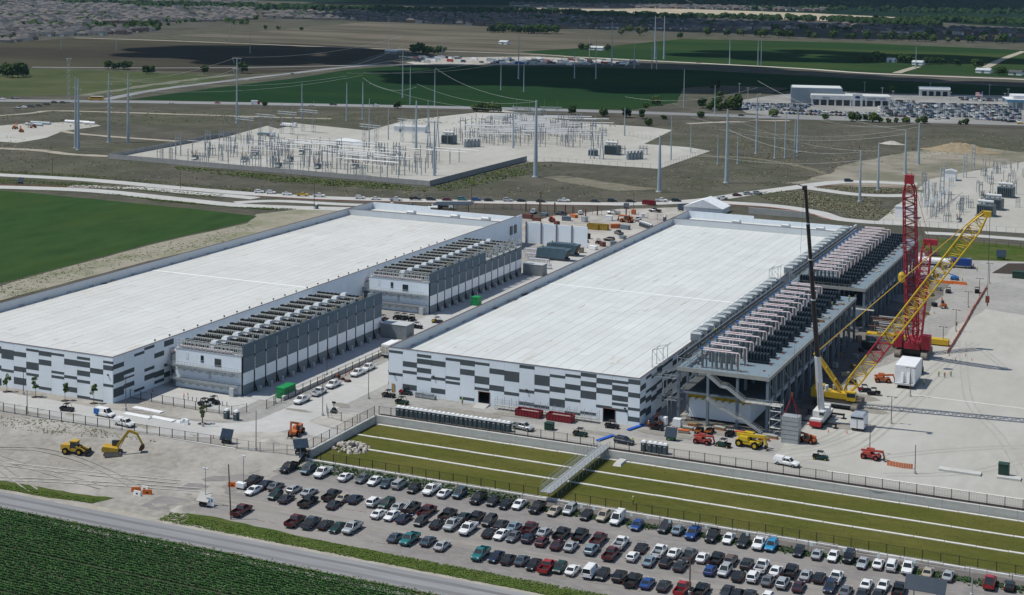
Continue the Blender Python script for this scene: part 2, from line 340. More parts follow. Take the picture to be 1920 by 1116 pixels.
for pts, lb in (([(-80,345),(60,348),(150,351),(250,349)], 'low red painted kerb of the left road'), ([(480,367.5),(640,376),(900,382),(1150,386)], 'low red painted kerb under the queue of cars'),
                ([(1300,380.5),(1380,385),(1460,391),(1520,401),(1560,413)], 'low red painted kerb on the inner side of the curved road'), ([(1530,352),(1580,348),(1640,349),(1720,352)], 'low red painted kerb of the loop road')):
    ln = smooth_line(PX(*pts)); q = MB()
    for a, b in zip(ln, ln[1:]): q.bar((a.x,a.y,.08), (b.x,b.y,.08), .35, .2)
    tag(q.build('kerb', REDK), lb, kind='structure')

# ------------------------------------------------------------------ the construction site
sheet('site_ground', [(-322,287.5),(-198,287.5),(-191,290.5),(-181.7,294.6),(-181.7,325.1),(70,325.1),(70,470),(60,640),(-60,640),(-100,612),(-180,618),(-322,612)], .01, PADGR, 'grey crushed-stone ground of the building site', 8, 1.2)
for q in ([(-86,329),(70,329),(70,470),(-62,520),(-70,470),(-84,400)],):
    sheet('limestone_pad', q, .03, PADW, 'broad pale limestone pad right of the cranes', 6, 1.5)
field('site_yard', [(1040,405),(1160,392),(1300,388),(1290,400),(1250,420),(1110,470),(1000,455),(960,425)], DIRT, 'churned pale dirt yard between the warehouses at the back', .03, 6, 1.5)
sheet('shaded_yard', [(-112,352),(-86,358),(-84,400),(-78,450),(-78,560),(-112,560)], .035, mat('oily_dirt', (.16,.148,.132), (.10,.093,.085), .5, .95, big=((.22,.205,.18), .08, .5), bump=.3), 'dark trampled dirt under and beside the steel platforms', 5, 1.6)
# concrete apron and lane between the two warehouses
sheet('concrete_apron', [(-245,312),(-214.5,312),(-214.5,322),(-212,560),(-219,560),(-219,324),(-245,324)], .03, CONC, 'pale concrete apron in front of the cooling building')
sheet('service_lane', [(-219.8,324.3),(-209.5,324.3),(-209.5,540),(-219.8,540)], .045, mat('lane_grey', (.42,.42,.41), (.37,.37,.362), .4, .9), 'grey service lane along the cooling buildings')
ribbon('site_road', smooth_line([Vector((-198,545)),Vector((-198,420)),Vector((-198.5,345)),Vector((-199,318)),Vector((-201,305)),Vector((-212,297)),Vector((-235,295)),Vector((-270,297)),Vector((-320,299))], 8), 11.5, .05, CONC, 'concrete access road running between the warehouses')
ribbon('site_road', smooth_line([Vector((-203,316)),Vector((-195,311)),Vector((-187,308)),Vector((-181.8,308))], 5), 7, .055, CONC, 'concrete spur ending at the basin wall')
sheet('planting_strip', [(-322,301.5),(-246,300.5),(-222,302),(-211,305),(-217,309.5),(-244,310),(-245.5,304.8),(-322,304.6)], .06, DIRT_D, 'bare planting strip along the front of the first warehouse', 3, .3)
sheet('dirt_island', [(-203,300),(-195,303.5),(-187,302),(-182,303.5),(-182,295.5),(-192,291),(-200,289),(-206,294)], .065, DIRT, 'pale dirt corner by the basin wall', 3, .6)
sheet('dirt_island', [(-193,313),(-182,311.5),(-182,324),(-188,325),(-193,321)], .065, DIRT, 'small dirt island at the road corner', 3, .4)
field('lawn', [(1725,452),(1760,447),(1960,466),(1960,492),(1800,487),(1735,480)], VERGE, 'green lawn strip behind the cranes', .05, 6, .6)
road('site_road', [(1735,437),(1800,440),(1960,452)], 7, CONC, 'pale footpath road behind the lawn', .06)
field('mulch_bed', [(1860,512),(1890,494),(1960,494),(1960,518)], MULCH, 'dark mulch bed at the right edge', .06, 4, .4)
sheet('painted_line', [(-72,333.4),(62,333.4),(62,332.7),(-72,332.7)], .05, STRIPC, 'long white kerb line across the limestone pad')
sheet('painted_line', [(-66,404.2),(62,404.2),(62,403.6),(-66,403.6)], .05, STRIPC, 'thin white line across the pad near the workers')
sheet('site_road', [(-150,328.2),(70,328.2),(70,332.2),(-60,332.2),(-75,338),(-105,338),(-150,336)], .04, mat('haul_road', (.36,.345,.315), (.3,.287,.262), .3, .95, stretch=(.2,1,1)), 'pale haul road along the basin fence', 6, .5)

# ------------------------------------------------------------------ basin with turf, strips and walls
BX0, BX1, BY0, BY1 = -181.0, 70.0, 293.0, 324.6
sheet('basin_turf', [(BX0,BY0),(BX1,BY0),(BX1,BY1),(BX0,BY1)], LOW+.02, PONDG, 'mown green turf floor of the detention basin')
SU = [at(1240,876.5,LOW).y, at(1240,903.7,LOW).y, at(1240,931.4,LOW).y]
for i, u in enumerate(SU):
    t = thing('concrete_strip', 'white concrete strip across the turf, %s from the tall wall' % ORD[i], 'strip', (0,u,LOW+.02), group='strips across the basin')
    x = BX0+.4; k = 0
    while x < BX1:
        q = MB(); L = 5.9; q.box(0, L, -.33, .33, 0, .12+.04*rnd.random()); q.build('slab', STRIPC, t, (x, .05*rnd.uniform(-1,1), 0)); x += 6.0
t = thing('basin_curb', 'low white kerb along the car park side of the basin', 'kerb', (0,293.2,LOW+.02))
x = BX0
while x < BX1:
    q = MB(); q.box(0, 3.9, -.5, .5, 0, .35); q.build('kerb_block', STRIPC, t, (x, rnd.uniform(-.08,.08), rnd.uniform(-.04,.02))); x += 4.0
# retaining walls
t = thing('retaining_wall', 'long pale concrete retaining wall behind the turf', 'wall', (0,324.9,LOW))
x = BX0
while x < BX1:
    q = MB(); q.box(0, 7.46, -.3, .3, 0, 1.6+.35+(0 if x < -122 else -.12)); q.build('panel', WALLC, t, (x,0,0)); x += 7.5
t = thing('retaining_wall', 'short concrete side wall closing the left end of the turf', 'wall', (-181.2,0,LOW))
y = 294.2; k = 0
while y < 324.0:
    y1 = min(y+6.0, 324.55); q = MB(); q.box(-.3, .3, 0, y1-y-.04, 0, 1.95); q.build('panel', WALLC, t, (0,y,0)); y = y1; k += 1
sheet('mulch_strip', [(-181,325.25),(70,325.25),(70,327.2),(-181,327.2)], .055, MULCH, 'dark gravel strip behind the retaining wall', 3, .12)
sheet('asphalt_path', [(-130,288.3),(70,288.3),(70,291.8),(-130,291.8)], LOW+.03, mat('path_asphalt', (.155,.14,.13), (.12,.11,.104), .4, .9), 'brown-grey asphalt path beside the basin fence', 5, .4)

# ------------------------------------------------------------------ car park, road, field in the foreground
sheet('car_park', [(-196,281),(-181,290),(-181,292.4),(70,292.4),(70,248),(-120,250.5),(-196,252.5)], LOW+.012, LOTG, 'dark gravel surface of the staff car park', 4, .8)
for y0, y1, lb in ((273.2,277.6,'back'), (261.0,265.4,'front')):
    sheet('car_lane', [(-190,y0),(70,y0),(70,y1),(-190,y1)], LOW+.03, LOTL, 'pale dusty driving lane at the %s of the car park' % lb, 3, .5)
ROADY = lambda x: 243.6
ln = [Vector((x, 243.2+.6*math.sin(x*.01))) for x in range(-420, 100, 10)]
ribbon('country_road', ln, 7.6, LOW+.06, ASPH, 'pale worn asphalt road passing the car park')
ribbon('road_shoulder', ln, 12.2, LOW+.03, mat('shoulder', (.36,.335,.29), (.28,.26,.22), .4, .95), 'pale dusty road shoulder', .8)
for off, lb in ((-1.7,'near'), (1.7,'far')):
    ribbon('wheel_track', ln, 1.1, LOW+.068, mat('tyre_dark', (.19,.19,.195), (.15,.15,.155), .3, .8, stretch=(.05,1,1)), 'dark tyre-worn band in the %s lane of the road' % lb, .35, off=off)
sheet('verge', [(-345,250.2),(-214,252.4),(-204,254.0),(-206,249.4),(-216,248.0),(-345,247.6)], LOW+.07, VERGE, 'green grass verge at the left edge above the road', 2, .5)
sheet('verge', [(-187,252.6),(-181,254),(-150,252.2),(-110,251.4),(70,250.6),(70,247.4),(-110,247.6),(-160,247.8),(-184,248.8)], LOW+.07, VERGE, 'green grass verge between road and car park', 2, .5)
sheet('field_soil', [(-500,239.0),(100,239.0),(100,60),(-500,60)], LOW+.02, mat('field_soil', (.05,.056,.036), (.038,.043,.028), .5, .95), 'dark soil of the crop field in the foreground', 3, .4)

# ------------------------------------------------------------------ wear on the ground: wheel tracks and slab joints
TRK = mat('tyre_tracks', (.355,.345,.315), (.30,.29,.265), .6, .95); TRK2 = mat('tyre_tracks_pale', (.43,.42,.39), (.36,.35,.325), .6, .95)
def tracks_on(pts, z, mt, label, w=.55, gap=1.9):
    ln = smooth_line([Vector(p[:2]) for p in pts], 8)
    for s_ in (-.5,.5): ribbon('tyre_track', ln, w, z, mt, label+(' (near wheel)' if s_ < 0 else ' (far wheel)'), .3, off=s_*gap)
for i, pts in enumerate(([(-84,340),(-76,352),(-70,372),(-68,400),(-64,440),(-58,470)],[(-80,338),(-70,350),(-66,376),(-63,405),(-60,450)],[(-100,336),(-84,345),(-77,358),(-74,375)],[(-60,336),(-40,350),(-20,390),(-15,440)],[(-66,345),(-50,360),(-30,372),(10,380)],[(-62,470),(-56,430),(-50,400),(-40,375),(-30,340)],[(-95,333),(-60,331),(-20,331),(40,331)])): tracks_on(pts, .044, TRK, 'wheel track curving over the pale pad, %s' % ORD[i])
for i, pts in enumerate(([(-290,262),(-260,266),(-235,262),(-210,258)],[(-300,256),(-262,258),(-225,263),(-198,268)],[(-268,270),(-250,264),(-232,255),(-222,250)],[(-240,250),(-225,256),(-205,262),(-190,266)],[(-250,268),(-240,272),(-225,270),(-205,262)])):
    ln = smooth_line([Vector(q) for q in pts], 10)
    for s_ in (-1,1):
        m = MB(); L_ = []
        for j, a in enumerate(ln):
            d = ln[min(j+1,len(ln)-1)]-ln[max(j-1,0)]; d.normalize(); nm = Vector((-d.y,d.x)); c = a+nm*s_*.95; L_.append([(c+nm*e) for e in (-.2,.2)])
        for (a, b), (c, d) in zip(L_, L_[1:]): m.poly([(v.x,v.y,hgt(v.x,v.y)+.11+.004*i+.002*(s_ > 0)) for v in (a,c,d,b)])
        tag(m.build('tyre_track', TRK2 if i % 2 else mat('tyre_tracks_dirt', (.30,.285,.255), (.25,.238,.213), .6, .95)), 'wheel track across the graded dirt, %s %s' % (ORD[i], 'near' if s_ < 0 else 'far'), kind='structure')
q = MB()
for i in range(46):
    y = 318+i*5; q.box(-203.6,-192.5,y,y+.07,.05,.056)
q.box(-198.1,-198.0,318,545,.05,.056)
for i in range(7): q.box(-244,-220,312.2+i*1.9,312.26+i*1.9,.03,.037)
for i in range(6): q.box(-243+i*4.2,-242.93+i*4.2,312,324,.03,.037)
tag(q.build('paving_joints', mat('joint_dark', (.27,.265,.255), None, 1)), 'thin dark joints between the concrete slabs of the access road', None, kind='stuff')
# tar patches and stains on the access road and yard
for i, (x, y, w, h) in enumerate(sorted(((1350,812,5,2),(1275,818,4,1.5),(880,775,8,2.5),(960,778,6,2),(820,768,5,2),(1120,812,6,1.6),(640,760,3,1.6),(560,770,4,1),(1600,745,6,4),(1630,770,5,3),(1580,800,5,2),(1250,815,7,2),(1700,560,6,9),(1760,640,3,6)))):
    c = at(x,y); sheet('ground_stain', [(c.x+w*math.cos(a*.628)*(.7+.5*rnd.random()), c.y+h*math.sin(a*.628)*(.7+.5*rnd.random())) for a in range(10)], .062, mat('stain_brown', (.21,.195,.17), (.27,.255,.228), .8, .95), 'dark trampled patch on the site ground, %s from the left' % ORD[i], 1.2, .35)
# ------------------------------------------------------------------ warehouses
WHITE = mat('painted_panel', (0.7638,0.8107,0.8442), (0.7102,0.7571,0.7906), .25, .7, big=((0.804,0.8442,0.871), .05, .5))
GREYB = mat('painted_band', (.10,.115,.12), (.085,.097,.103), .4, .75)
JOINT = mat('joint_shadow', (.3,.31,.32), (.26,.27,.28), 1)
COPE = mat('coping', (.13,.085,.08), (.10,.07,.068), .5, .6)
MEMB = mat('roof_membrane', (0.594,0.612,0.5954), (0.5445,0.5625,0.5468), .12, .6, big=[((0.513,0.5175,0.4939), .035, .5), ((0.468,0.45,0.4057), .11, .18)], vary=.07)
MEMB2 = mat('roof_membrane_dusty', (0.5535,0.5535,0.531), (0.504,0.504,0.4815), .12, .6, big=[((0.594,0.5985,0.576), .03, .5), ((0.45,0.432,0.396), .11, .22)], vary=.05)
SEAM = mat('roof_seam', (.3,.295,.285), (.24,.235,.225), .5)
PARA = mat('parapet_lining', (.56,.585,.595), (.52,.545,.555), .3, .6)
STEEL = mat('galvanised', (.42,.445,.455), (.34,.36,.37), 1.2, .45, .4)
LGREY = mat('light_grey_metal', (.5,.52,.525), (.44,.46,.465), .8, .55, .15)
DARKG = mat('dark_screen', (0.135,0.171,0.1944), (0.108,0.1386,0.162), .35, .6, big=((0.162,0.2016,0.225), .1, .5))
DARKB = mat('louvre_screen', (0.099,0.144,0.18), (0.072,0.108,0.1404), .5, .55)
BLACK = mat('black_plastic', (.012,.013,.015), (.02,.02,.022), 2, .5)
GLASS = mat('dark_glass', (.02,.03,.035), (.03,.04,.045), 1, .08, 0, .6)
WHITEP = mat('white_paint', (.75,.75,.745), (.68,.68,.675), .7, .5)
PINK = mat('primer_pipe', (.62,.5,.49), (.7,.66,.65), 1.5, .35, .2)
BRASS = mat('tan_louvre', (.30,.27,.21), (.24,.215,.17), 2, .6)
SILVER = mat('pipe_cladding', (.62,.63,.64), (.5,.51,.52), .7, .3, .75)
PW = 4.11
def panel(w, h, bands, m_white=0, m_grey=1, openings=()):
    """a tilt-up panel as a stack of painted courses; local x 0..w, depth y 0..0.25, z 0..h"""
    q = MB(); z = h
    cuts = [(0, None)]
    seg = []; last = 0.0
    for a, b in sorted(bands):
        if a > last: seg.append((last, a, m_white))
        seg.append((a, min(b, 1.0), m_grey)); last = b
    if last < 1: seg.append((last, 1.0, m_white))
    for a, b, mm in seg:
        z1 = h*(1-a); z0 = h*(1-b); dy = 0.0 if mm == m_white else -.015
        xs = [(0.02, w-.02)]
        for xa, xb, zh in openings:
            if z0 < zh:
                if z1 > zh:
                    q.box(.02, w-.02, dy, .25, zh, z1, mm); z1 = zh
                xs = [p for s in xs for p in ((s[0], max(s[0], min(s[1], xa))), (min(s[1], max(s[0], xb)), s[1])) if p[1]-p[0] > .01]
        if z1-z0 > 1e-4:
            for xa, xb in xs: q.box(xa, xb, dy, .25, z0, z1, mm)
    return q
_rb = random.Random(11)
def rbands(n=None):
    out = []; z = _rb.uniform(.03,.2)
    while z < .95:
        h = _rb.choice((.06,.06,.11,.11,.16)); out.append((z, min(z+h,1))); z += h+_rb.uniform(.08,.3)
    return out
def warehouse(label, x0, x1, y0, y1, y2, front, right, joint_y, memb, openings):
    H, RZ = 11.7, 9.2
    t = thing('warehouse', label, 'warehouse', (0,0,0))
    # front panels (front[-1] is the corner panel)
    xs = x1; n = len(front); k = n-1; i = 0
    while xs > x0+.05:
        w = 3.0 if i == 0 else min(PW, xs-x0); xa = xs-w
        ops = [(a-xa, b-xa, h) for a, b, h in openings if a < xs and b > xa]
        panel(w, H, front[k] if k >= 0 else rbands(), openings=ops).build('wall_panel', [WHITE, GREYB], t, (xa, y0, 0)); xs = xa; k -= 1; i += 1
    # right-hand wall (faces +x): panels turned by 90 degrees
    plain = panel(PW, H, []).mesh('wall_panel', [WHITE, GREYB]); y = y0+.26; k = 0
    while y < y2-.3:
        w = min(PW, y2-.26-y)
        if k < len(right) or w < PW: o = panel(w, H, right[k] if k < len(right) else []).build('wall_panel', [WHITE, GREYB], t, (x1, y, 0), R(90))
        else: o = link('wall_panel', plain, t, (x1, y, 0), R(90))
        y += PW; k += 1
    # left wall and back wall
    y = y0+.26
    while y < y2-.3:
        w = min(PW, y2-.26-y)
        o = link('wall_panel', plain, t, (x0, y+w, 0), R(-90))
        if w < PW: o.scale = (w/PW, 1, 1)
        y += PW
    x = x1
    while x > x0+.1:
        w = min(PW, x-x0); o = link('wall_panel', plain, t, (x, y2, 0), R(180))
        if w < PW: o.scale = (w/PW,1,1)
        if x < (x0+x1)/2-6: o.scale = (o.scale[0],1,1)
        else: o.scale = (o.scale[0],1,.91)
        x -= PW
    q = MB(); q.box(x0+.28, x1-.28, y1-.3, y1, 0, H); q.build('cross_wall', PARA, t)
    # parapet lining inside the left wall, seen from the roof
    for ya, yb in ((y0+.3, y1-.35), (y1+.05, y2-.3)):
        y = ya
        while y < yb-.1:
            e = min(y+7.2, yb); q = MB(); q.box(x0+.26, x0+.34, y+.03, e, RZ, H-.02); q.build('parapet_panel', PARA, t); y = e
    # roof deck in sheets
    for ya, yb in ((y0+.3, joint_y-.4), (joint_y+.4, y1-.32)):
        x = x0+.36; 
        while x < x1-.3:
            e = min(x+3.05, x1-.28); yy = ya; first = rnd.uniform(9,30)
            while yy < yb-.2:
                ye = min(yy+(first if yy == ya else 30.5), yb); q = MB(); q.box(x+.035, e-.035, yy+.03, ye-.03, RZ-.12, RZ+rnd.uniform(-.012,.012)); q.build('roof_sheet', memb, t); yy = ye
            x += 3.05
    q = MB(); q.box(x0+.3, x1-.3, y0+.28, y1-.31, RZ-.4, RZ-.14); q.build('roof_deck', SEAM, t)
    q = MB(); q.box(x0+.3, x1-.3, joint_y-.4, joint_y+.4, RZ-.1, RZ+.06); q.build('expansion_joint', mat('joint_white', (.8,.81,.8), (.76,.77,.76), .3, .5), t)
    q = MB(); q.box(x0+.3, x1-.3, y1+.02, y2-.3, RZ-.4, RZ-.2); q.build('rear_roof', memb, t)
    # dirt smudges on the membrane
    for i in range(46):
        cx = x0+4+rnd.random()*(x1-x0-6); cy = y0+12+rnd.random()*(y1-y0-20); L_ = rnd.uniform(.8,3.6); w_ = rnd.uniform(.12,.4)
        if i < 18: cx = x0+.9+rnd.random()*1.2; w_ = rnd.uniform(.3,.8)
        q = MB(); q.poly([(cx+w_*(1+.5*rnd.random())*math.cos(a*.7854), cy+L_*(1+.5*rnd.random())*math.sin(a*.7854), RZ+.016) for a in range(8)]); q.build('stain', mat('roof_stain', (.42,.38,.33), (.5,.47,.42), .8, .8), t)
    # copings
    for a in ((x0-.06,x1+.06,y0-.06,y0+.32,H,H+.1), (x0-.06,x0+.38,y0+.34,y2,H,H+.1), (x1-.32,x1+.06,y0+.34,y2-6,H,H+.1), (x0+.4,x1-.34,y1-.36,y1+.06,H,H+.09)):
        q = MB(); q.box(*a); q.build('coping', COPE, t)
    # scuppers and roof drains along the left parapet
    y = y0+12
    while y < y1-6:
        q = MB(); q.box(x0+.35, x0+.75, y, y+.5, RZ, RZ+.45); q.box(x0+.35, x0+.75, y+1.1, y+1.5, RZ, RZ+.4); q.build('roof_drain', STEEL, t); y += 10.3
    # rooftop units on the rear roof
    for fx in (.33,.62,.82):
        xx = x0+(x1-x0)*fx; q = MB(); q.box(xx-1.6, xx+1.6, y2-9, y2-6.4, RZ-.2, RZ+1.3); q.frust(xx-1.7,xx+1.7,y2-9.1,y2-6.3,RZ+1.3,xx-1.2,xx+1.2,y2-8.6,y2-6.8,RZ+1.7); q.build('roof_unit', LGREY, t)
    return t
F2 = [[(.06,.12),(.56,.62)],[(.27,.39),(.475,.54),(.78,.90)],[(.07,.135),(.17,.285),(.37,.48),(.575,.64)],[(.17,.29),(.53,.595),(.78,.89)],[(.07,.13),(.475,.54),(.58,.64)],
      [(.07,.19),(.275,.40),(.885,.95)],[(.08,.14),(.385,.55),(.63,.69)],[(.18,.295),(.54,.66)],[(.19,.41),(.64,.71)],[(.02,.09),(.545,.61),(.81,.88)],[(.19,.41),(.495,.56),(.83,.9)],
      [(.14,.20),(.395,.51),(.65,.82)],[(.09,.15),(.30,.415),(.605,.665),(.88,.94)],[(.02,.10),(.195,.305),(.395,.56),(.84,.9)],[(.09,.205),(.295,.41),(.655,.715)],[(.09,.15),(.195,.31),(.405,.52),(.56,.62),(.68,.74)],[(.03,.13),(.305,.405),(.62,.68),(.81,.91)]]
F1 = [[(.155,.37),(.6,.66)],[(.17,.275),(.50,.61),(.745,.90)],[(.065,.12),(.36,.525),(.605,.665)],[(.075,.18),(.265,.385),(.865,.93)],[(.08,.135),(.475,.53),(.575,.635)],[(.17,.3),(.53,.595),(.775,.885)],
      [(.08,.14),(.175,.3),(.38,.495),(.585,.65),(.93,.99)],[(.29,.4),(.95,1)],[(.09,.145),(.185,.29),(.59,.65)]]
R1 = [[(.17,.27),(.38,.58),(.69,.88)],[(.375,.47),(.53,.57),(.67,.77)],[(.09,.15),(.88,.94)],[(.03,.09),(.5,.57),(.65,.77)],[(.24,.35),(.66,.79),(.86,.93)],[(.04,.17),(.55,.62),(.75,.87)]]
W1 = warehouse('long white warehouse nearest the left edge with grey band panels and flat roof', -313.8, -245.2, 304.9, 538, 558, F1, R1, 409, MEMB2, [])
W2 = warehouse('long white warehouse in the middle with grey band panels and loading doors', -189.2, -120.3, 345.5, 578.6, 599, F2, [rbands() for _ in range(12)], 449.7, MEMB, [(-163.2,-160.2,3.3),(-129.6,-126.6,3.4)])
# doors on the middle warehouse front
q = MB(); q.box(-188.1,-187.2,345.36,345.48,0,2.3); q.build('door', mat('plywood', (.4,.27,.12), (.33,.22,.1), 2), W2)
for a, b, h in ((-163.2,-160.2,3.3), (-129.6,-126.6,3.4)):
    q = MB(); q.box(a-.12,a,345.4,345.7,0,h+.12); q.box(b,b+.12,345.4,345.7,0,h+.12); q.box(a,b,345.4,345.7,h,h+.12); q.build('door_frame', mat('rust_frame', (.25,.12,.09), (.2,.1,.08), 2), W2)
q = MB(); q.frust(-163.4,-160,342.2,345.3,0,-163.4,-160,344.9,345.3,.5); q.build('ramp', CONC, W2)
for x, z in ((-187.5,4.6),(-176,5.5),(-150,5.2),(-124,3.9)):
    q = MB(); q.box(x-.2,x+.2,345.15,345.47,z,z+.3); q.build('wall_light', BLACK, W2)
for x, z in ((-246.6,7.0),(-290,6.5)):
    q = MB(); q.box(x-.2,x+.2,304.6,304.88,z,z+.3); q.build('wall_light', BLACK, W1)
for y in (546, 550):
    q = MB(); q.box(-245.1,-244.9,y,y+2.3,5.2,8.6); q.build('window', GLASS, W1)

# ------------------------------------------------------------------ cooling buildings beside the first warehouse
def cooling_building(label, x0, x1, y0, y1, open_from=99):
    t = thing('cooling_building', label, 'cooling plant', (x0, y0, 0)); W = x1-x0; L = y1-y0
    q = MB(); q.box(0, W-.5, 0, L, 0, 9.9); q.build('core', WHITE, t)
    q = MB(); q.box(-.1, W-.3, -.06, L, 9.9, 10.15); q.build('roof', LGREY, t)
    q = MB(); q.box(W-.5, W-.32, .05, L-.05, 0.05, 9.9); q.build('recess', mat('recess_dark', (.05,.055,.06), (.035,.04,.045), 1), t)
    nb = 14; bw = L/nb
    base = MB(); base.box(-.2,0,.25,bw-.25,0,2.6); base = base.mesh('base_panel', mat('base_grey', (0.225,0.2475,0.2625), (0.1875,0.21,0.225), .5))
    wp = MB(); wp.box(-.2,.0,.3,bw-.3,2.66,5.75); wp = wp.mesh('white_panel', mat('bright_panel', (.84,.85,.85), (.8,.81,.81), .5, .7))
    s1 = MB(); s1.box(-.18,.05,.32,bw-.32,5.8,9.75); 
    for i in range(9): s1.box(.05,.08,.4+i*(bw-.8)/9,.44+i*(bw-.8)/9,5.85,9.7)
    s1 = s1.mesh('screen_panel', DARKG)
    s2 = MB(); s2.box(-.18,.05,.03,bw-.03,9.85,13.15)
    for i in range(11): s2.box(.05,.1,.1,bw-.1,9.95+i*.29,10.05+i*.29)
    s2 = s2.mesh('louvre_panel', DARKB)
    duct = MB(); duct.tube((.12,0,5.9),(.12,0,9.2),.17,6); duct.tube((.1,0,9.9),(.1,0,12.2),.1,5)
    for i in range(4): duct.box(-.1,.28,-.24,.24,6+i*.8,6.14+i*.8)
    duct = duct.mesh('riser_pipe', LGREY)
    cab = MB(); cab.tube((.02,0,.1),(.02,0,5.6),.2,5); cab.tube((.6,.3,.1),(.02,0,2.6),.16,5); cab = cab.mesh('cable_bundle', BLACK)
    box = MB(); box.box(0,.9,-.45,.45,0,1.5); box = box.mesh('switch_box', STEEL)
    post = MB(); post.tube((0,0,13.0),(0,0,14.5),.22,6); post.box(-.5,.3,-.1,.1,13.2,13.4); post.box(-1.4,-.3,-.25,.25,12.4,13.5)
    post = post.mesh('vent_stub', BRASS); post2 = post.copy(); post2.materials[0] = STEEL
    for i in range(nb):
        y = i*bw
        link('base_panel', base, t, (W, y, 0)); link('white_panel', wp, t, (W, y, 0)); link('screen_panel', s1, t, (W, y, 0))
        if i < open_from: link('louvre_panel', s2, t, (W, y, 0))
        if i:
            link('riser_pipe', duct, t, (W-.02, y, 0)); link('cable_bundle', cab, t, (W-.1, y, 0)) 
            link('switch_box', box, t, (W+.9, y+.4, 0)); link('vent_stub', post2 if i % 3 else post, t, (W-.5, y, 0))
    if open_from < nb:      # bare frame where the screens are missing
        for i in range(open_from, nb+1):
            q = MB(); q.bar((W-.1,0,9.9),(W-.1,0,13.2),.22); q.bar((W-1.2,0,9.9),(W-.1,0,12.6),.15); q.box(W-1.1,W,-.5,.5,11.2,12.4); q.build('frame_post', STEEL, t, (0, min(i*bw,L-.2), 0))
        q = MB()
        for z in (10.6,11.8,13.1): q.bar((W-.1,open_from*bw,z),(W-.1,L,z),.18)
        q.build('frame_rail', STEEL, t)
    # fan rows on the roof
    nr = 14; pitch = (L-2)/nr
    xc = W*.5
    row = MB(); banks = []
    for xa, xb in ((.9, xc-1.1), (xc+1.1, W-1.4)):
        fans = MB(); banks.append(fans)
        row.box(xa, xb, .5, 2.7, 10.3, 11.6); row.box(xa-.1, xb+.1, .35, .5, 11.55, 11.85); row.box(xa-.1, xb+.1, .35, .5, 10.3, 10.5)
        nf = 12
        for i in range(nf+1):
            x = xa+(xb-xa)*i/nf; row.box(x-.09, x+.09, .32, .5, 10.4, 11.6)
        for i in range(6):
            x = xa+(xb-xa)*(i+.5)/6; fans.lathe((x,1.6,11.6), ((.62,0),(.66,.45),(.55,.5),(.5,.2)), 8)
            fans.box(x-.5,x+.5,.33,.49,10.55,11.45)
    rowm = row.mesh('fan_row', mat('fan_frame', (.46,.46,.42), (.38,.38,.35), 1.5, .6)); fanm = [b.mesh('fan_bank', BLACK) for b in banks]
    hood = MB(); hood.box(-.75,.75,.5,2.4,10.2,11.9); hood.frust(-1.0,1.0,.3,2.6,11.9,-.7,.7,.7,2.2,12.6); hood = hood.mesh('vent_hood', mat('hood_pale', (0.528,0.552,0.56), None, 1, .4))
    for i in range(nr):
        y = 1.2+i*pitch
        o = link('fan_row', rowm, t, (0, y, 0)); [link('fan_bank', b, o, (0,0,0)) for b in fanm]; link('vent_hood', hood, t, (xc, y, 0))
    q = MB(); q.box(xc-.7, xc+.7, 1, L-1, 10.2, 11.3); q.build('spine_deck', LGREY, t)
    # front pipe gallery on the roof edge
    q = MB(); n = 17
    for i in range(n+1):
        x = i*(W-.5)/n; q.bar((x,-.05,10.15),(x,-.05,12.7),.14)
        if i in (n-1,): 
            for z in (10.3,11.0,11.7): q.bar((x,-.05,z),(x+(W-.5)/n,-.05,z+.7),.1); q.bar((x,-.05,z+.7),(x+(W-.5)/n,-.05,z),.1)
    for z in (11.0,11.9,12.7): q.bar((0,-.05,z),(W-.5,-.05,z),.12)
    q.build('roof_rail', LGREY, t)
    for z, yy in ((10.55,.35),(10.75,.75)):
        q = MB(); q.tube((1.0,yy,z),(W-3.5,yy,z),.2,6); q.build('pipe', PINK, t)
    # front wall: doors, window, walkways
    for xa, xb, za, zb, mm, nm in ((7.9,8.8,7.2,9.0,GLASS,'window'), (12.2,14.2,6.6,8.7,GLASS,'window'), (3.2,4.0,7.6,9.4,WHITEP,'door'), (10.4,11.2,3.1,5.2,LGREY,'door')):
        q = MB(); q.box(xa,xb,-.06,-.01,za,zb); q.build(nm, mm, t)
        if nm == 'window':
            q = MB(); q.box(xa,xb,-.1,-.065,za+.35,za+.45); q.build('sill', LGREY, t)
    for x in (6,12.6,15,17.4):
        q = MB(); q.box(x,x+.7,-.35,-.02,5.2,5.5); q.build('wall_lamp', mat('blue_lamp', (.1,.16,.3), (.08,.13,.25), 1), t)
    for z, dx in ((6.0,0), (2.55,-.6)):
        q = MB(); q.box(dx,W-.6,-1.5,-.07,z,z+.12); q.box(dx,W-.6,-1.55,-1.45,z-.25,z+.3)
        for i in range(22):
            x = dx+i*(W-.6-dx)/21; q.bar((x,-1.5,z),(x,-1.5,z+1.1),.05)
        q.bar((dx,-1.5,z+1.1),(W-.6,-1.5,z+1.1),.06); q.bar((dx,-1.5,z+.6),(W-.6,-1.5,z+.6),.05)
        q.build('walkway', STEEL, t)
        q = MB(); z0 = z-.1; zl = z-1.6
        for i in range(8):
            xa = dx+.5+i*(W-1.6)/8; xb = xa+(W-1.6)/8
            q.bar((xa,-1.3,z0),(xb,-.1,zl),.09); q.bar((xb,-1.3,z0),(xa,-.1,zl),.09); q.bar((xa,-1.4,z0),(xa,-.1,zl),.1)
        q.build('bracing', STEEL, t)
    q = MB(); q.box(W-2.8,W-1.5,-2.2,-1.6,0,2.2); q.build('control_cabinet', LGREY, t)
    # pipe bridge to the warehouse
    q = MB(); q.tube((-4.0,3.2,8.4),(0,3.2,8.4),.55,8); q.build('pipe_bridge', PINK, t)
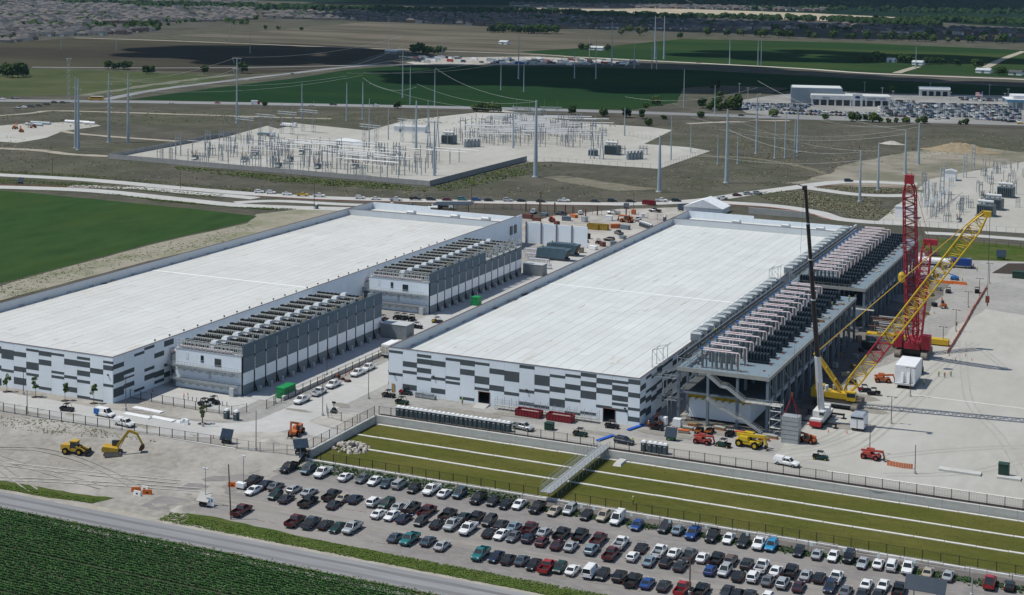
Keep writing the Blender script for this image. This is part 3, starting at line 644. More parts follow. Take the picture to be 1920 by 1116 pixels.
    q = MB(); q.tube((-3.9,4.4,8.4),(0,4.4,8.4),.5,8); q.tube((-3.9,3.2,8.4),(-3.9,3.2,2.0),.35,8); q.build('pipe_bridge', PINK, t)
    for x in (-3.0,-.8):
        q = MB(); q.bar((x,2.2,0),(x,2.2,7.6),.3); q.bar((x,5.4,0),(x,5.4,7.6),.3); q.bar((x,2.2,7.6),(x,5.4,7.6),.3); q.build('pipe_support', mat('steel_blue', (.16,.2,.235), (.13,.165,.195), .8, .5), t)
    q = MB(); q.box(-3.2,0,.4,7,5.2,5.4); q.box(-3.2,0,.4,.5,5.4,6.4); q.build('side_gallery', STEEL, t)
    return t
C1 = cooling_building('grey and white cooling building in front, with black fan rows on its roof', -241.2, -220.3, 325.3, 398.2)
C2 = cooling_building('rear cooling building by the first warehouse, part of its screen missing', -242.3, -220.2, 429.3, 501.2, 8)
# knobs along the right-hand edge of the first warehouse
m_ = MB(); m_.tube((0,0,0),(0,0,.5),.06,4); m_.cbox(0,0,.6,.35,.35,.35); m_ = m_.mesh('roof_beacon', BLACK)
for i in range(28): link('roof_beacon', m_, W1, (-245.3, 322+i*6.2, 11.8))
# ------------------------------------------------------------------ steel platforms beside the middle warehouse
SBLUE = mat('steel_blue', (.16,.2,.235), (.13,.165,.195), .8, .5)
DECK = mat('deck_grey', (.17,.225,.265), (.145,.195,.23), .25, .6, big=((.2,.25,.285), .06, .5))
NAVY = mat('cooler_navy', (.014,.024,.034), (.02,.032,.044), 1.5, .45)
FASC = mat('deck_edge', (.36,.36,.33), (.29,.29,.27), .8, .7)
YEL = mat('yellow_guard', (.48,.34,.02), (.4,.28,.02), 1.0, .6)
BLUEV = mat('blue_valve', (.03,.15,.42), (.02,.12,.35), 1, .4)
ORNG = mat('orange_paint', (.5,.13,.04), (.42,.11,.03), 1, .6)
CRATE = mat('crate_wood', (.25,.17,.09), None, 2)
def platform(label, x0, x1, y0, y1, nrow, first_pipe, wide_fan, hoods):
    DZ = 13.2; L = y1-y0; W = x1-x0
    t = thing('equipment_platform', label, 'steel platform', (x0, y0, 0))
    q = MB(); q.box(0, W, 0, L, DZ-.15, DZ); q.build('deck', DECK, t)
    q = MB(); q.box(-.1, W+.1, -.12, -.02, DZ-.75, DZ+.25); q.build('front_fascia', FASC, t)
    q = MB(); q.box(W+.02, W+.12, 0, L, DZ-.75, DZ+.12); q.build('side_fascia', FASC, t)
    q = MB()
    for i in range(int(L/2.5)+1): q.bar((W+.05,i*2.5,DZ),(W+.05,i*2.5,DZ+1.0),.05)
    q.bar((W+.05,0,DZ+1),(W+.05,L,DZ+1),.05); q.bar((W+.05,0,DZ+.55),(W+.05,L,DZ+.55),.04)
    for i in range(10): q.bar((i*W/9,-.07,DZ),(i*W/9,-.07,DZ+1.0),.05)
    q.bar((0,-.07,DZ+1),(W,-.07,DZ+1),.05)
    q.build('guard_rail', FASC, t)
    ny = int(round(L/7.2)); col = MB(); col.box(-.3,.3,-.3,.3,0,DZ-.15); col.box(-.45,.45,-.45,.45,0,.25); col = col.mesh('column', SBLUE)
    for j in range(ny+1):
        y = .35+j*(L-.7)/ny
        for i in ((0,1,2,3) if j in (0,ny) else (0,2,3)):
            link('column', col, t, (.35+i*(W-.7)/3, y, 0))
        q = MB(); q.box(.3,W-.3,y-.12,y+.12,DZ-.75,DZ-.18); q.build('beam', SBLUE, t)
        if j % 2 == 0 or j == ny:
            q = MB(); q.box(.3,W-.3,y-.1,y+.1,7.0,7.45); q.build('beam', SBLUE, t)
    for z in (DZ-.75, 7.0):
        for x in (.35, W-.35):
            q = MB(); q.box(x-.13,x+.13,.5,L-.5,z+.02,z+.5); q.build('edge_beam', SBLUE, t)
    # side posts and bracing along the open side
    pm = MB(); pm.box(-.11,.11,-.11,.11,7.4,DZ-.7); pm = pm.mesh('post', SBLUE)
    for j in range(ny*3):
        if j % 3: link('post', pm, t, (W-.35, .35+j*(L-.7)/(ny*3), 0))
    for j in range(0, ny, 2):
        a = .35+j*(L-.7)/ny; b = .35+(j+1)*(L-.7)/ny
        q = MB(); q.bar((W-.35,a,.3),(W-.35,b,7.0),.22); q.build('brace', SBLUE, t)
        q = MB(); q.bar((W-.35,b,7.4),(W-.35,a,DZ-.8),.2); q.build('brace', SBLUE, t)
    q = MB(); q.box(.6,W-.6,1,L-1,7.45,7.55)
    q.build('mid_floor', mat('grating', (.12,.13,.135), (.06,.065,.07), 2, .7), t)
    # ground-floor equipment house with yellow guards, partly seen between the columns
    q = MB(); q.box(2.2,W-5.2,3.2,L-6,.5,5.4); q.build('equipment_house', WHITE, t)
    q = MB(); q.box(2.0,W-5.0,3.0,3.15,5.5,6.3); q.build('guard_panel', YEL, t)
    for i in range(9):
        q = MB(); q.bar((2.2+i*1.7,2.4,5.2),(3.0+i*1.7,3.1,5.9),.5,.12); q.build('guard_strap', YEL, t)
    # stairs on the front bay
    def flight(a, b, y, nm='stair_flight'):
        q = MB(); ax, az = a; bx, bz = b
        for dy in (0, 1.1):
            q.bar((ax,y+dy,az),(bx,y+dy,bz),.12,.35); q.bar((ax,y+dy,az+1.05),(bx,y+dy,bz+1.05),.06)
            for i in range(8):
                f = i/7; q.bar((ax+(bx-ax)*f,y+dy,az+(bz-az)*f),(ax+(bx-ax)*f,y+dy,az+(bz-az)*f+1.05),.05)
        n = max(6, int(abs(az-bz)/.2))
        for i in range(n):
            f = (i+.5)/n; q.cbox(ax+(bx-ax)*f, y+.55, az+(bz-az)*f+.05, .3, 1.1, .05)
        q.build(nm, STEEL, t)
    for (a, b) in (((7.9,12.6),(11.4,10.1)), ((11.4,10.1),(13.0,10.0)), ((13.0,10.0),(17.2,7.2)), ((7.9,6.9),(11.2,4.6)), ((11.2,4.6),(12.4,4.5)), ((15.6,2.9),(16.8,2.8)), ((12.4,4.5),(15.6,2.9)), ((16.8,2.8),(21.6,.2))): flight(a, b, -1.6)
    q = MB(); q.box(17.2,W+3,-1.7,.2,7.1,7.2); 
    for i in range(6): q.bar((17.2+i*1.6,-1.7,7.2),(17.2+i*1.6,-1.7,8.3),.05)
    q.bar((17.2,-1.7,8.3),(W+3,-1.7,8.3),.06); q.build('landing', FASC, t)
    # pipe and cable racks along the warehouse side
    q = MB()
    for k, (x, z) in enumerate(((.6,15.9),(1.0,15.9),(1.5,15.4))): q.box(x-.12,x+.12,1,L-.5,z,z+.2)
    q.build('cable_tray', BLACK, t)
    q = MB()
    for k, (x, z) in enumerate(((2.1,14.9),(2.5,14.5),(-.2,15.6))): q.tube((x,.8,z),(x,L-.5,z),.13,5)
    q.build('pipe_run', STEEL, t)
    for j in range(int(L/6)):
        y = 1.2+j*6; q = MB(); q.bar((-.4,y,DZ),(-.4,y,16.4),.16); q.bar((2.8,y,DZ),(2.8,y,15.4),.16); q.bar((-.4,y,15.3),(2.8,y,15.3),.14); q.build('rack_frame', STEEL, t)
    # rows: clad pipe headers, standing vessels, dark coolers
    hd = MB()
    for y, z, xa, xb in ((.0,4.5,5.0,14.6), (.75,4.75,5.6,12.6)): hd.tube((xa,y,DZ+z),(xb,y,DZ+z),.17,6)
    hd.tube((14.6,0,DZ+4.5),(14.9,0,DZ+4.2),.17,6); hd.tube((14.9,0,DZ+4.2),(14.9,0,DZ+1.2),.16,6); hd.tube((13.9,.75,DZ+4.4),(13.9,.75,DZ+1.0),.15,6)
    hd = hd.mesh('pipe_header', mat('clad_pipe', (.62,.46,.455), (.72,.66,.66), 1.2, .35, .2))
    vs_ = MB()
    for x in (9.0,10.3,11.6,12.8):
        vs_.lathe((x,.4,DZ), ((.2,.2),(.36,.45),(.36,3.6),(.24,3.95),(.1,4.2)), 9); vs_.box(x-.32,x+.32,.1,.7,DZ,DZ+.25)
    for x in (5.6,6.5): vs_.lathe((x,.4,DZ), ((.2,0),(.2,2.4),(.1,2.7)), 7)
    for x in (5.4,8.0,14.4): vs_.box(x-.1,x+.1,-.1,.1,DZ,DZ+4.4); vs_.box(x-.1,x+.1,.65,.85,DZ,DZ+4.6)
    vs_ = vs_.mesh('vessels', mat('vessel_steel', (0.2232,0.2356,0.2387), (0.1612,0.1705,0.1736), .9, .35, .5))
    vb = MB(); vb.box(5.0,5.6,-.2,.3,DZ+4.6,DZ+5.1); vb = vb.mesh('valve', BLUEV)
    def cooler_bank(c0, n):
        cl = MB(); cs = .8; cl.box(c0-.4,c0+n*cs-.3,.1,2.0,DZ+.5,DZ+.75)
        for i in range(n):
            x = c0+i*cs
            for yy in (.5,1.5): cl.lathe((x,yy,DZ+.75), ((.3,0),(.38,.2),(.38,1.55),(.3,1.75),(.12,1.85)), 6)
            if i % 2 == 0: cl.box(x-.06,x+.06,.2,1.9,DZ,DZ+.5)
        return cl.mesh('coolers', NAVY)
    cl = cooler_bank(14.2, 7); cw = cooler_bank(3.2, 20)
    tr = MB(); tr.box(-.25,.25,-.15,.15,DZ,DZ+.3); tr = tr.mesh('drain_box', mat('rust_red', (.3,.08,.06), (.24,.06,.05), 1))
    pitch = (L-7)/nrow
    for i in range(nrow):
        y = 2.4+i*pitch
        r = link('pipe_header', hd, t, (0, y, 0)); link('vessels', vs_, t, (0, y, 0)); link('valve', vb, r, (0,0,0))
        if i >= first_pipe: link('coolers', cl, t, (0, y+3.6, 0))
        link('drain_box', tr, t, (15.2, y+.3, 0))
        if rnd.random() < .6: link('drain_box', tr, t, (20.1, y+3.4, 0))
    if wide_fan: link('coolers', cw, t, (0, .3, 0))
    # loose materials on the open strip of deck
    for i in range(9):
        q = MB(); a_ = rnd.uniform(.4,1.1); q.box(-a_,a_,-.4,.4,0,rnd.uniform(.15,.8)); q.build('deck_material', (FASC, STEEL, CRATE)[i % 3], t, (20.9+rnd.uniform(-.5,.5), 20+rnd.random()*(L-26), DZ), rnd.uniform(-.5,.5))
    # walkway and small gear between pipes and trays
    q = MB()
    for i in range(int(L/3)): q.cbox(3.3+rnd.uniform(-.4,.6),2+i*3,DZ+rnd.uniform(.4,1.4),rnd.uniform(.3,.9),rnd.uniform(.3,1.2),rnd.uniform(.3,1.2))
    q.build('valve_gear', mat('gear_mix', (.16,.15,.15), (.26,.2,.17), 1.5), t)['kind'] = 'stuff'
    # hooded intake units standing in a row along the roof edge
    hu = MB(); hu.box(-1.5,1.5,0,2.3,12.4,14.2); hu.frust(-1.65,1.65,-.1,2.4,14.2,-1.2,1.2,.3,2.0,14.75); hu.box(-.7,.7,.6,1.8,14.75,14.95)
    for i in range(4): hu.box(1.5,1.56,.2,2.1,12.6+i*.4,12.8+i*.4); hu.box(-1.4,1.4,-.06,-.02,12.6+i*.4,12.8+i*.4)
    hu.box(-1.4,-1.2,.2,.4,9.3,12.4); hu.box(-1.4,-1.2,1.9,2.1,9.3,12.4); hu.bar((1.5,.1,14.1),(2.9,.1,12.0),.1); hu.bar((1.5,2.2,14.1),(2.9,2.2,12.0),.1)
    hu = hu.mesh('intake_hood', mat('hood_steel', (.3,.335,.35), (.23,.26,.275), 1.0, .5, .2))
    h0, h1 = hoods; nh = 15
    for i in range(nh): link('intake_hood', hu, t, (-5.0, h0+i*(h1-h0)/(nh-1), 0))
    # loose rack frames hanging over the warehouse edge at the near end
    for z, xa in ((10.4,-6.4), (5.0,-5.2)):
        q = MB()
        for y in (-.4, 2.4): q.bar((xa,y,z),(.2,y,z),.14); q.bar((xa,y,z),(.2,y,z+2.4),.1)
        for i in range(5): q.bar((xa+i*1.5,-.4,z),(xa+i*1.5,2.4,z),.1)
        q.bar((xa+3,-.4,z),(xa+3,-.4,z-4.6),.18); q.bar((xa+3,2.4,z),(xa+3,2.4,z-4.6),.18)
        q.build('outrigger_frame', STEEL, t)
    for y in (1.5, 5.0):
        q = MB(); a = [(-7,y,12),(-7,y,16.3),(-4.2,y,17.2),(-4.2,y,13),(-7,y,12)]
        for p, r_ in zip(a, a[1:]): q.bar(p, r_, .12)
        q.bar((-7,y,16.3),(-4.2,y,13),.08); q.bar((-7,y,16.3),(-7,y+2.6,16.3),.1); q.bar((-4.2,y,17.2),(-4.2,y+2.6,17.2),.1); q.build('open_frame', STEEL, t)
    return t
P3 = platform('steel platform nearer the camera carrying rows of clad pipes and black coolers', -113.9, -91.1, 354.5, 455.5, 15, 1, False, (31,109))
P4 = platform('rear steel platform with rows of clad pipes and black coolers beside the red crane', -114.4, -91.1, 468.5, 566, 16, 0, True, (18,104))
# scaffold stair tower at the corner of the near platform
t = thing('scaffold_tower', 'bare scaffold tower at the front corner of the near steel platform', 'scaffold', (-90.2,352.6,0))
for x in (0,2.6):
    for y in (0,2.4):
        q = MB(); q.tube((x,y,0),(x,y,8.4),.06,5); q.build('standard', STEEL, t)
for z in (2,4,6,7.2):
    q = MB()
    for a, b in (((0,0),(2.6,0)),((0,2.4),(2.6,2.4)),((0,0),(0,2.4)),((2.6,0),(2.6,2.4))): q.tube((*a,z),(*b,z),.05,4)
    q.build('ledger', STEEL, t); q = MB(); q.box(0,2.6,.2,2.2,z-.1,z-.04); q.build('plank', FASC, t)
for z in (0,2,4): 
    q = MB(); q.tube((0,0,z),(2.6,0,z+2),.04,4); q.tube((2.6,0,z),(2.6,2.4,z+2),.04,4); q.build('brace', STEEL, t)
# ------------------------------------------------------------------ cranes
CYEL = mat('crane_yellow', (.55,.36,.025), (.46,.3,.02), .8, .5)
CRED = mat('crane_red', (.33,.022,.035), (.27,.018,.028), .8, .5)
TRACKM = mat('track_steel', (.24,.215,.185), (.16,.145,.125), 1.5, .8)
CWHT = mat('crane_white', (.62,.62,.61), (.55,.55,.54), .8, .45)
BOOMD = mat('boom_dark', (.022,.016,.018), (.035,.027,.03), .4, .4)
ROPE = mat('wire_rope', (.09,.09,.09), (.07,.07,.07), 1)
def lattice(A, B, w, h, n, r, side=None, taper=(.35,.35), q=None, t0=0.0, t1=1.0):
    """four chords with zig-zag lacing from A to B (between fractions t0..t1 of the whole boom)"""
    A = Vector(A); B = Vector(B); q = q or MB(); d = (B-A); L = d.length; d.normalize()
    s = Vector(side) if side else Vector((0,1,0)); s = (s-d*s.dot(d)).normalized(); u = s.cross(d)
    def sec(f):
        k = 1.0
        if f < .06: k = taper[0]+(1-taper[0])*f/.06
        if f > .93: k = taper[1]+(1-taper[1])*(1-f)/.07
        c = A+d*(L*f); return [c+s*(w/2*k*a)+u*(h/2*k*b) for a, b in ((-1,-1),(1,-1),(1,1),(-1,1))]
    fs = [t0+(t1-t0)*i/n for i in range(n+1)]; S = [sec(f) for f in fs]
    for i in range(n):
        for j in range(4):
            k = (j+1) % 4; q.tube(S[i][j], S[i+1][j], r, 4)
            a, b = (S[i][j], S[i+1][k]) if (i+j) % 2 else (S[i][k], S[i+1][j]); q.tube(a, b, r*.55, 3)
            if i % 2 == 0: q.tube(S[i][j], S[i][k], r*.5, 3)
    return q
def tracks(t, cx, cy, gap, L, w=1.5, h=1.5):
    for sx in (-1, 1):
        x = cx+sx*gap/2; q = MB(); pts = []
        for i in range(9): a = math.pi/2+math.pi*i/8; pts.append((cy-L/2+h/2+math.cos(a)*h/2, h/2+math.sin(a)*h/2))
        for i in range(9): a = -math.pi/2+math.pi*i/8; pts.append((cy+L/2-h/2+math.cos(a)*h/2, h/2+math.sin(a)*h/2))
        q.prism(pts, 'x', x-w/2, x+w/2)
        for i in range(int(L/.45)):
            y = cy-L/2+h/2+i*.45
            if y < cy+L/2-h/2: q.box(x-w/2-.02, x+w/2+.02, y, y+.2, h-.02, h+.07)
        q.build('track', TRACKM, t)
# yellow lattice crawler crane
t = thing('crawler_crane', 'yellow lattice-boom crawler crane with a short red boom section', 'crane', (0,0,0))
fx, fy = -80.6, 386.5
tracks(t, fx, fy, 8.6, 10.5)
q = MB(); q.box(fx-3.6,fx+3.6,fy-4.6,fy-2.0,.6,1.7); q.box(fx-3.6,fx+3.6,fy+2,fy+4.2,.6,1.7); q.box(fx-2.2,fx+2.2,fy-2.2,fy+2.2,.7,1.8); q.build('car_body', BLACK, t)
q = MB(); q.box(fx-3.6,fx+3.6,fy-4.66,fy-4.6,1.25,1.6); q.build('front_plate', LGREY, t)
q = MB(); q.box(fx-5.8,fx+3.0,fy-1.7,fy+1.7,1.9,3.4); q.build('upper_works', CYEL, t)
q = MB(); q.box(fx-7.0,fx-4.6,fy-2.9,fy+2.9,2.0,4.2); q.build('counterweight', CYEL, t)
q = MB(); q.box(fx+2.0,fx+4.2,fy-3.0,fy-1.5,2.0,4.3); q.build('cab', CYEL, t); q = MB(); q.box(fx+2.1,fx+4.25,fy-3.05,fy-1.45,3.0,4.0); q.build('cab_glass', GLASS, t)
q = MB(); q.lathe((fx-3.4,fy-1.2,3.4), ((.5,0),(.5,1.5),(.4,1.6)), 8); q.lathe((fx-2.0,fy+1.2,3.4), ((.4,0),(.4,1.2),(.3,1.3)), 8); q.build('tank', CWHT, t)
YF = Vector((fx+1.4, fy, 3.6)); YT = Vector((-46.1, 383.6, 52.0))
lattice(YF, YT, 3.3, 3.0, 6, .2, t0=0, t1=.20).build('boom_section', CYEL, t)
lattice(YF, YT, 3.3, 3.0, 4, .2, t0=.20, t1=.31).build('boom_section', CRED, t)
lattice(YF, YT, 3.3, 3.0, 28, .2, t0=.31, t1=1).build('boom_section', CYEL, t)
q = MB(); q.cbox(YT.x+.4,YT.y,YT.z,1.8,1.4,1.4); q.build('boom_head', CYEL, t)
q = MB(); MT = Vector((fx-6.6, fy, 12.6))
for s in (-1,1): q.bar(YF+Vector((-1.2,s*1.2,0)), MT+Vector((0,s*.9,0)), .38, .5)
for f in (.3,.6,.98): q.bar(YF.lerp(MT,f)+Vector((-.5,-1.1,0)), YF.lerp(MT,f)+Vector((-.5,1.1,0)), .25)
q.build('back_mast', CYEL, t)
for s in (-1,1):
    q = MB(); q.tube(MT+Vector((0,s*.8,0)), YT+Vector((-.6,s*.7,.8)), .11, 4); q.build('pendant', mat('pendant_tan', (.42,.28,.06), (.36,.24,.05), 1), t)
    q = MB(); q.tube(MT+Vector((0,s*.8,0)), (fx-6.0,fy+s*2,4.2), .1, 4); q.build('stay', CYEL, t)
q = MB()
for s in (-.25,.25): q.tube(YT+Vector((1.0,s,0)), (YT.x+1.0,YT.y+s,32), .035, 3)
q.build('hoist_rope', ROPE, t)
q = MB(); q.cbox(YT.x+1.0,YT.y,31.2,.9,.5,1.6); q.tube((YT.x+1,YT.y,30.4),(YT.x+1,YT.y,29.6),.15,5); q.build('hook_block', mat('hook_rust', (.22,.08,.05), (.18,.06,.04), 1), t)
# red lattice crawler crane
t = thing('crawler_crane', 'red lattice crawler crane with an upright mast and dark red weights', 'crane', (0,0,0))
fx, fy = -72.6, 447.0
tracks(t, fx, fy, 7.4, 11, 1.7, 1.9)
q = MB(); q.box(fx-3.4,fx+3.4,fy-2.4,fy+2.4,.9,2.4); q.build('car_body', BLACK, t)
q = MB(); q.box(fx-2.2,fx+2.2,fy-3.4,fy+7,2.4,4.2); q.build('upper_works', CRED, t)
for s in (-1,1):
    q = MB(); q.box(fx+s*3.9-1.15,fx+s*3.9+1.15,fy-3.6,fy-.6,2.6,6.6)
    for i in range(4): q.box(fx+s*3.9-1.2,fx+s*3.9+1.2,fy-3.65,fy-.55,3.1+i*.9,3.2+i*.9)
    q.build('counterweight', CRED, t)
RF = Vector((fx, fy-2.2, 3.6)); RT_ = Vector((-72.3, 430.5, 53.0))
lattice(RF, RT_, 3.2, 3.0, 38, .2, side=(1,0,0)).build('boom', CRED, t)
q = MB(); q.cbox(RT_.x,RT_.y,RT_.z,2.3,1.6,2.4); q.bar(RT_+Vector((-.8,0,1)),RT_+Vector((-.8,0,2)),.12); q.bar(RT_+Vector((.6,0,1)),RT_+Vector((.6,0,2)),.12); q.build('boom_head', CRED, t)
MB2 = Vector((fx+1.6, fy+9.5, 31.5))
lattice((fx+.6,fy+1.0,4), MB2, 2.6, 2.2, 20, .17, side=(1,0,0)).build('back_mast', CRED, t)
q = MB(); q.cbox(MB2.x+.9,MB2.y,MB2.z,4.0,1.4,1.6); q.build('mast_head', CRED, t)
for s in (-1,1):
    q = MB(); q.tube(MB2+Vector((s*.8,0,0)), RT_+Vector((s*.9,.4,0)), .07, 3); q.build('pendant', CRED, t)
q = MB(); q.tube(RT_+Vector((-1.2,-1,0)), (RT_.x-1.2,RT_.y-1,27.5), .04, 3); q.tube((RT_.x-1.2,RT_.y-1,24),(RT_.x-1.2,RT_.y-1,9), .04, 3); q.build('hoist_rope', ROPE, t)
q = MB(); q.lathe((RT_.x-1.2,RT_.y-1,24.2), ((.4,0),(.95,.5),(.95,2.2),(.5,2.9)), 8); q.build('hook_block', CYEL, t)
# truck-mounted telescopic crane
t = thing('truck_crane', 'white and red truck crane with a tall black telescopic boom', 'crane', (0,0,0))
bx, by = -81.6, 363.0
q = MB(); q.box(bx-1.4,bx+1.4,by,by+13,1.0,1.9); q.box(bx-1.4,bx+1.4,by-.4,by+1.2,1.0,2.4); q.build('carrier', CWHT, t)
q = MB(); q.box(bx-1.42,bx+1.42,by-.55,by-.38,.7,1.9); q.build('bumper', mat('signal_red', (.5,.03,.03), (.42,.025,.025), 1, .5), t)
for s in (-1,1):
    for i in range(5):
        q = MB(); y = by+1.4+i*2.5; q.tube((bx+s*1.1,y,.6),(bx+s*1.5,y,.6),.6,10); q.build('wheel', BLACK, t)
    for y in (by+2.4, by+11.4):
        q = MB(); q.box(min(bx+s*1.4,bx+s*4.6),max(bx+s*1.4,bx+s*4.6),y-.25,y+.25,.8,1.2); q.tube((bx+s*4.4,y,.1),(bx+s*4.4,y,1.3),.2,6); q.box(bx+s*4.4-.6,bx+s*4.4+.6,y-.6,y+.6,.02,.14); q.build('outrigger', BLACK, t)
q = MB(); q.box(bx-1.5,bx+1.5,by+3.2,by+8.6,2.0,3.4); q.box(bx+.4,bx+1.5,by+1.8,by+3.2,2.0,3.8); q.build('turret', CWHT, t)
q = MB(); q.box(bx+.45,bx+1.53,by+1.75,by+3.0,2.9,3.6); q.build('cab_glass', GLASS, t)
q = MB(); q.box(bx-1.5,bx+1.5,by+8.6,by+10,1.9,3.8); q.build('counterweight', CWHT, t)
TB = Vector((bx, by+6.0, 3.2)); TT = Vector((-84.6, 359.6, 58.8))
q = MB(); q.tube(TB, TB.lerp(TT,.24), .85, 8, .8); q.build('boom_base', CWHT, t)
for a, b, r in ((.24,.5,.62),(.5,.68,.54),(.68,.84,.47),(.84,1.0,.4)):
    q = MB(); q.tube(TB.lerp(TT,a), TB.lerp(TT,b), r, 8); q.build('boom_section', BOOMD, t)
    q = MB(); p = TB.lerp(TT,a); q.tube(p, p+(TT-TB).normalized()*.25, r+.14, 8); q.build('boom_collar', CWHT, t)
q = MB(); q.tube(TB+Vector((0,-2.2,.4)), TB.lerp(TT,.13)+Vector((0,-.9,0)), .25, 6); q.build('lift_ram', SILVER, t)
q = MB(); q.cbox(TT.x,TT.y-.6,TT.z,.8,1.8,.9); q.tube(TT+Vector((-.4,0,.2)),TT+Vector((-1.6,-.6,.6)),.1,4); q.build('boom_head', BOOMD, t)
HK = Vector((-84.4, 350.2, 10.8))
q = MB(); q.tube(TT+Vector((0,-1.2,0)), HK+Vector((0,0,.8)), .03, 3); q.build('hoist_rope', ROPE, t)
q = MB(); q.cbox(HK.x,HK.y,HK.z+.4,.5,.4,.9); q.build('hook_block', mat('hook_rust', (.22,.08,.05), (.18,.06,.04), 1), t)
# the stack of louvred panels being slung
t = thing('panel_stack', 'upright stack of grey galvanised panels slung below the truck crane', 'panel stack', (-84.4,350.2,0))
zn = mat('zinc_panel', (.40,.425,.43), (.33,.35,.355), .9, .5, .3)
for i in range(6):
    q = MB(); q.box(-2.0,2.0,-1.5,1.5,i*1.05+.02,i*1.05+1.0); q.build('panel', zn, t)
    q = MB()
    for k in range(7): q.cbox(-1.7+k*.57,-1.52,i*1.05+1.0,.16,.05,.1)
    q.build('bolts', BLACK, t)
for s in ((-1.8,-1.3),(1.8,-1.3),(-1.8,1.3),(1.8,1.3)):
    q = MB(); q.tube((s[0],s[1],6.3),(0,0,10.9),.05,4); q.build('sling', CRED, t)

# ------------------------------------------------------------------ cars
PAINT = {'black':(.012,.013,.015),'white':(.72,.72,.71),'silver':(.40,.42,.43),'grey':(.14,.15,.16),'charcoal':(.035,.038,.042),'slate':(.055,.085,.11),'navy':(.012,.022,.05),
 'blue':(.012,.06,.22),'sky':(.02,.22,.42),'maroon':(.09,.015,.02),'red':(.32,.02,.025),'beige':(.38,.33,.26),'teal':(.012,.14,.15),'steelblue':(.21,.29,.34),'green':(.01,.04,.035),'plum':(.045,.015,.022),'yellow':(.55,.36,.02),'brown':(.12,.085,.075),'orange':(.45,.12,.02)}
SAY = {'steelblue':'pale blue','sky':'bright blue','navy':'dark navy','green':'dark green','slate':'slate blue','grey':'mid grey','charcoal':'charcoal','plum':'dark plum'}
def paint(c): return mat('paint_'+c, PAINT[c], tuple(x*.93 for x in PAINT[c]), .6, .35, .25 if c in ('silver','grey','slate','steelblue','charcoal') else 0, .3, coat=.45, obj=True)
CGLASS = mat('car_glass', (.012,.016,.018), (.016,.02,.022), 1, .05, 0, .7)
TYRE = mat('tyre', (.012,.012,.012), (.02,.02,.02), 3, .85); RIM = mat('rim', (.35,.36,.37), (.25,.26,.27), 3, .35, .7)
HEADL = mat('headlamp', (.6,.62,.62), (.5,.52,.52), 3, .15, 0, .6); TAILL = mat('tail_lamp', (.3,.01,.012), (.22,.01,.01), 3, .3)
TRIM = mat('trim_black', (.015,.015,.016), (.025,.025,.026), 2, .6)
def loft(q, secs, m=0):
    k = len(q.v)
    for y, w, z0, zt in secs:
        zs = z0+(zt-z0)*.3
        ring = [(-w*.9,z0),(w*.9,z0),(w,zs),(w*.985,zt-.14),(w*.86,zt),(-w*.86,zt),(-w*.985,zt-.14),(-w,zs)]
        q.v += [(a,y,b) for a, b in ring]
    n = 8
    for j in range(len(secs)-1):
        for i in range(n):
            i2 = (i+1) % n; q.f.append((k+j*n+i2, k+j*n+i, k+(j+1)*n+i, k+(j+1)*n+i2)); q.m.append(m)
    q.f.append(tuple(k+i for i in range(n))); q.m.append(m)
    e = k+(len(secs)-1)*n; q.f.append(tuple(e+i for i in reversed(range(n)))); q.m.append(m)
# type: half width, hull sections (y, w, z0, ztop), greenhouse (belt, y rear, y front, top rear, top front, roof), wheel radius, axle y
SP = {
 's': (.91, [(-2.38,.74,.42,.78),(-2.25,.88,.3,.98),(-1.5,.91,.24,1.0),(0,.91,.22,.98),(1.1,.91,.24,.96),(2.0,.88,.26,.82),(2.38,.72,.36,.66)], (.95,-1.75,1.1,-.95,.22,1.44), .33, (-1.4,1.45)),
 'h': (.90, [(-2.1,.76,.42,.95),(-2.0,.88,.3,1.02),(-1.0,.9,.24,1.0),(1.0,.9,.24,.98),(1.9,.86,.28,.85),(2.15,.7,.38,.68)], (.97,-1.98,1.05,-1.55,.2,1.5), .33, (-1.3,1.35)),
 'v': (.95, [(-2.35,.82,.5,1.0),(-2.25,.93,.36,1.1),(-1.0,.95,.3,1.1),(1.1,.95,.3,1.08),(2.1,.92,.34,.98),(2.38,.78,.44,.8)], (1.06,-2.22,1.2,-1.85,.32,1.72), .37, (-1.4,1.45)),
 'j': (.95, [(-2.2,.9,.55,1.15),(-1.0,.95,.45,1.18),(.8,.95,.45,1.18),(2.0,.84,.5,1.1),(2.15,.8,.55,1.0)], (1.14,-2.15,.75,-2.0,.5,1.85), .42, (-1.3,1.4)),
 'm': (.98, [(-2.5,.88,.45,1.05),(-2.4,.97,.3,1.1),(0,.98,.26,1.08),(1.4,.97,.28,1.0),(2.3,.9,.3,.85),(2.55,.75,.4,.7)], (1.04,-2.4,1.6,-2.15,.55,1.76), .34, (-1.55,1.6)),
 'n': (1.0, [(-2.7,.95,.5,1.2),(-2.6,1.0,.4,1.25),(.8,1.0,.36,1.25),(1.7,.97,.38,1.1),(2.6,.92,.42,.98),(2.72,.85,.5,.85)], (1.2,-2.65,1.55,-2.6,.8,2.15), .37, (-1.7,1.75)),
 'p': (1.0, [(-.72,1.0,.5,1.22),(.4,1.0,.46,1.22),(1.3,1.0,.46,1.2),(2.5,.98,.5,1.12),(2.85,.9,.55,.95)], (1.18,-.7,1.45,-.5,.75,1.9), .42, (-1.75,1.85)),
}
def greenhouse(q, hw, gh, m=0, top=0.0):
    b, yr, yf, tr, tf, zr = gh; q.frust(-hw*.86,hw*.86,yr,yf,b-.03,-hw*.7,hw*.7,tr,tf,zr-.05,m)
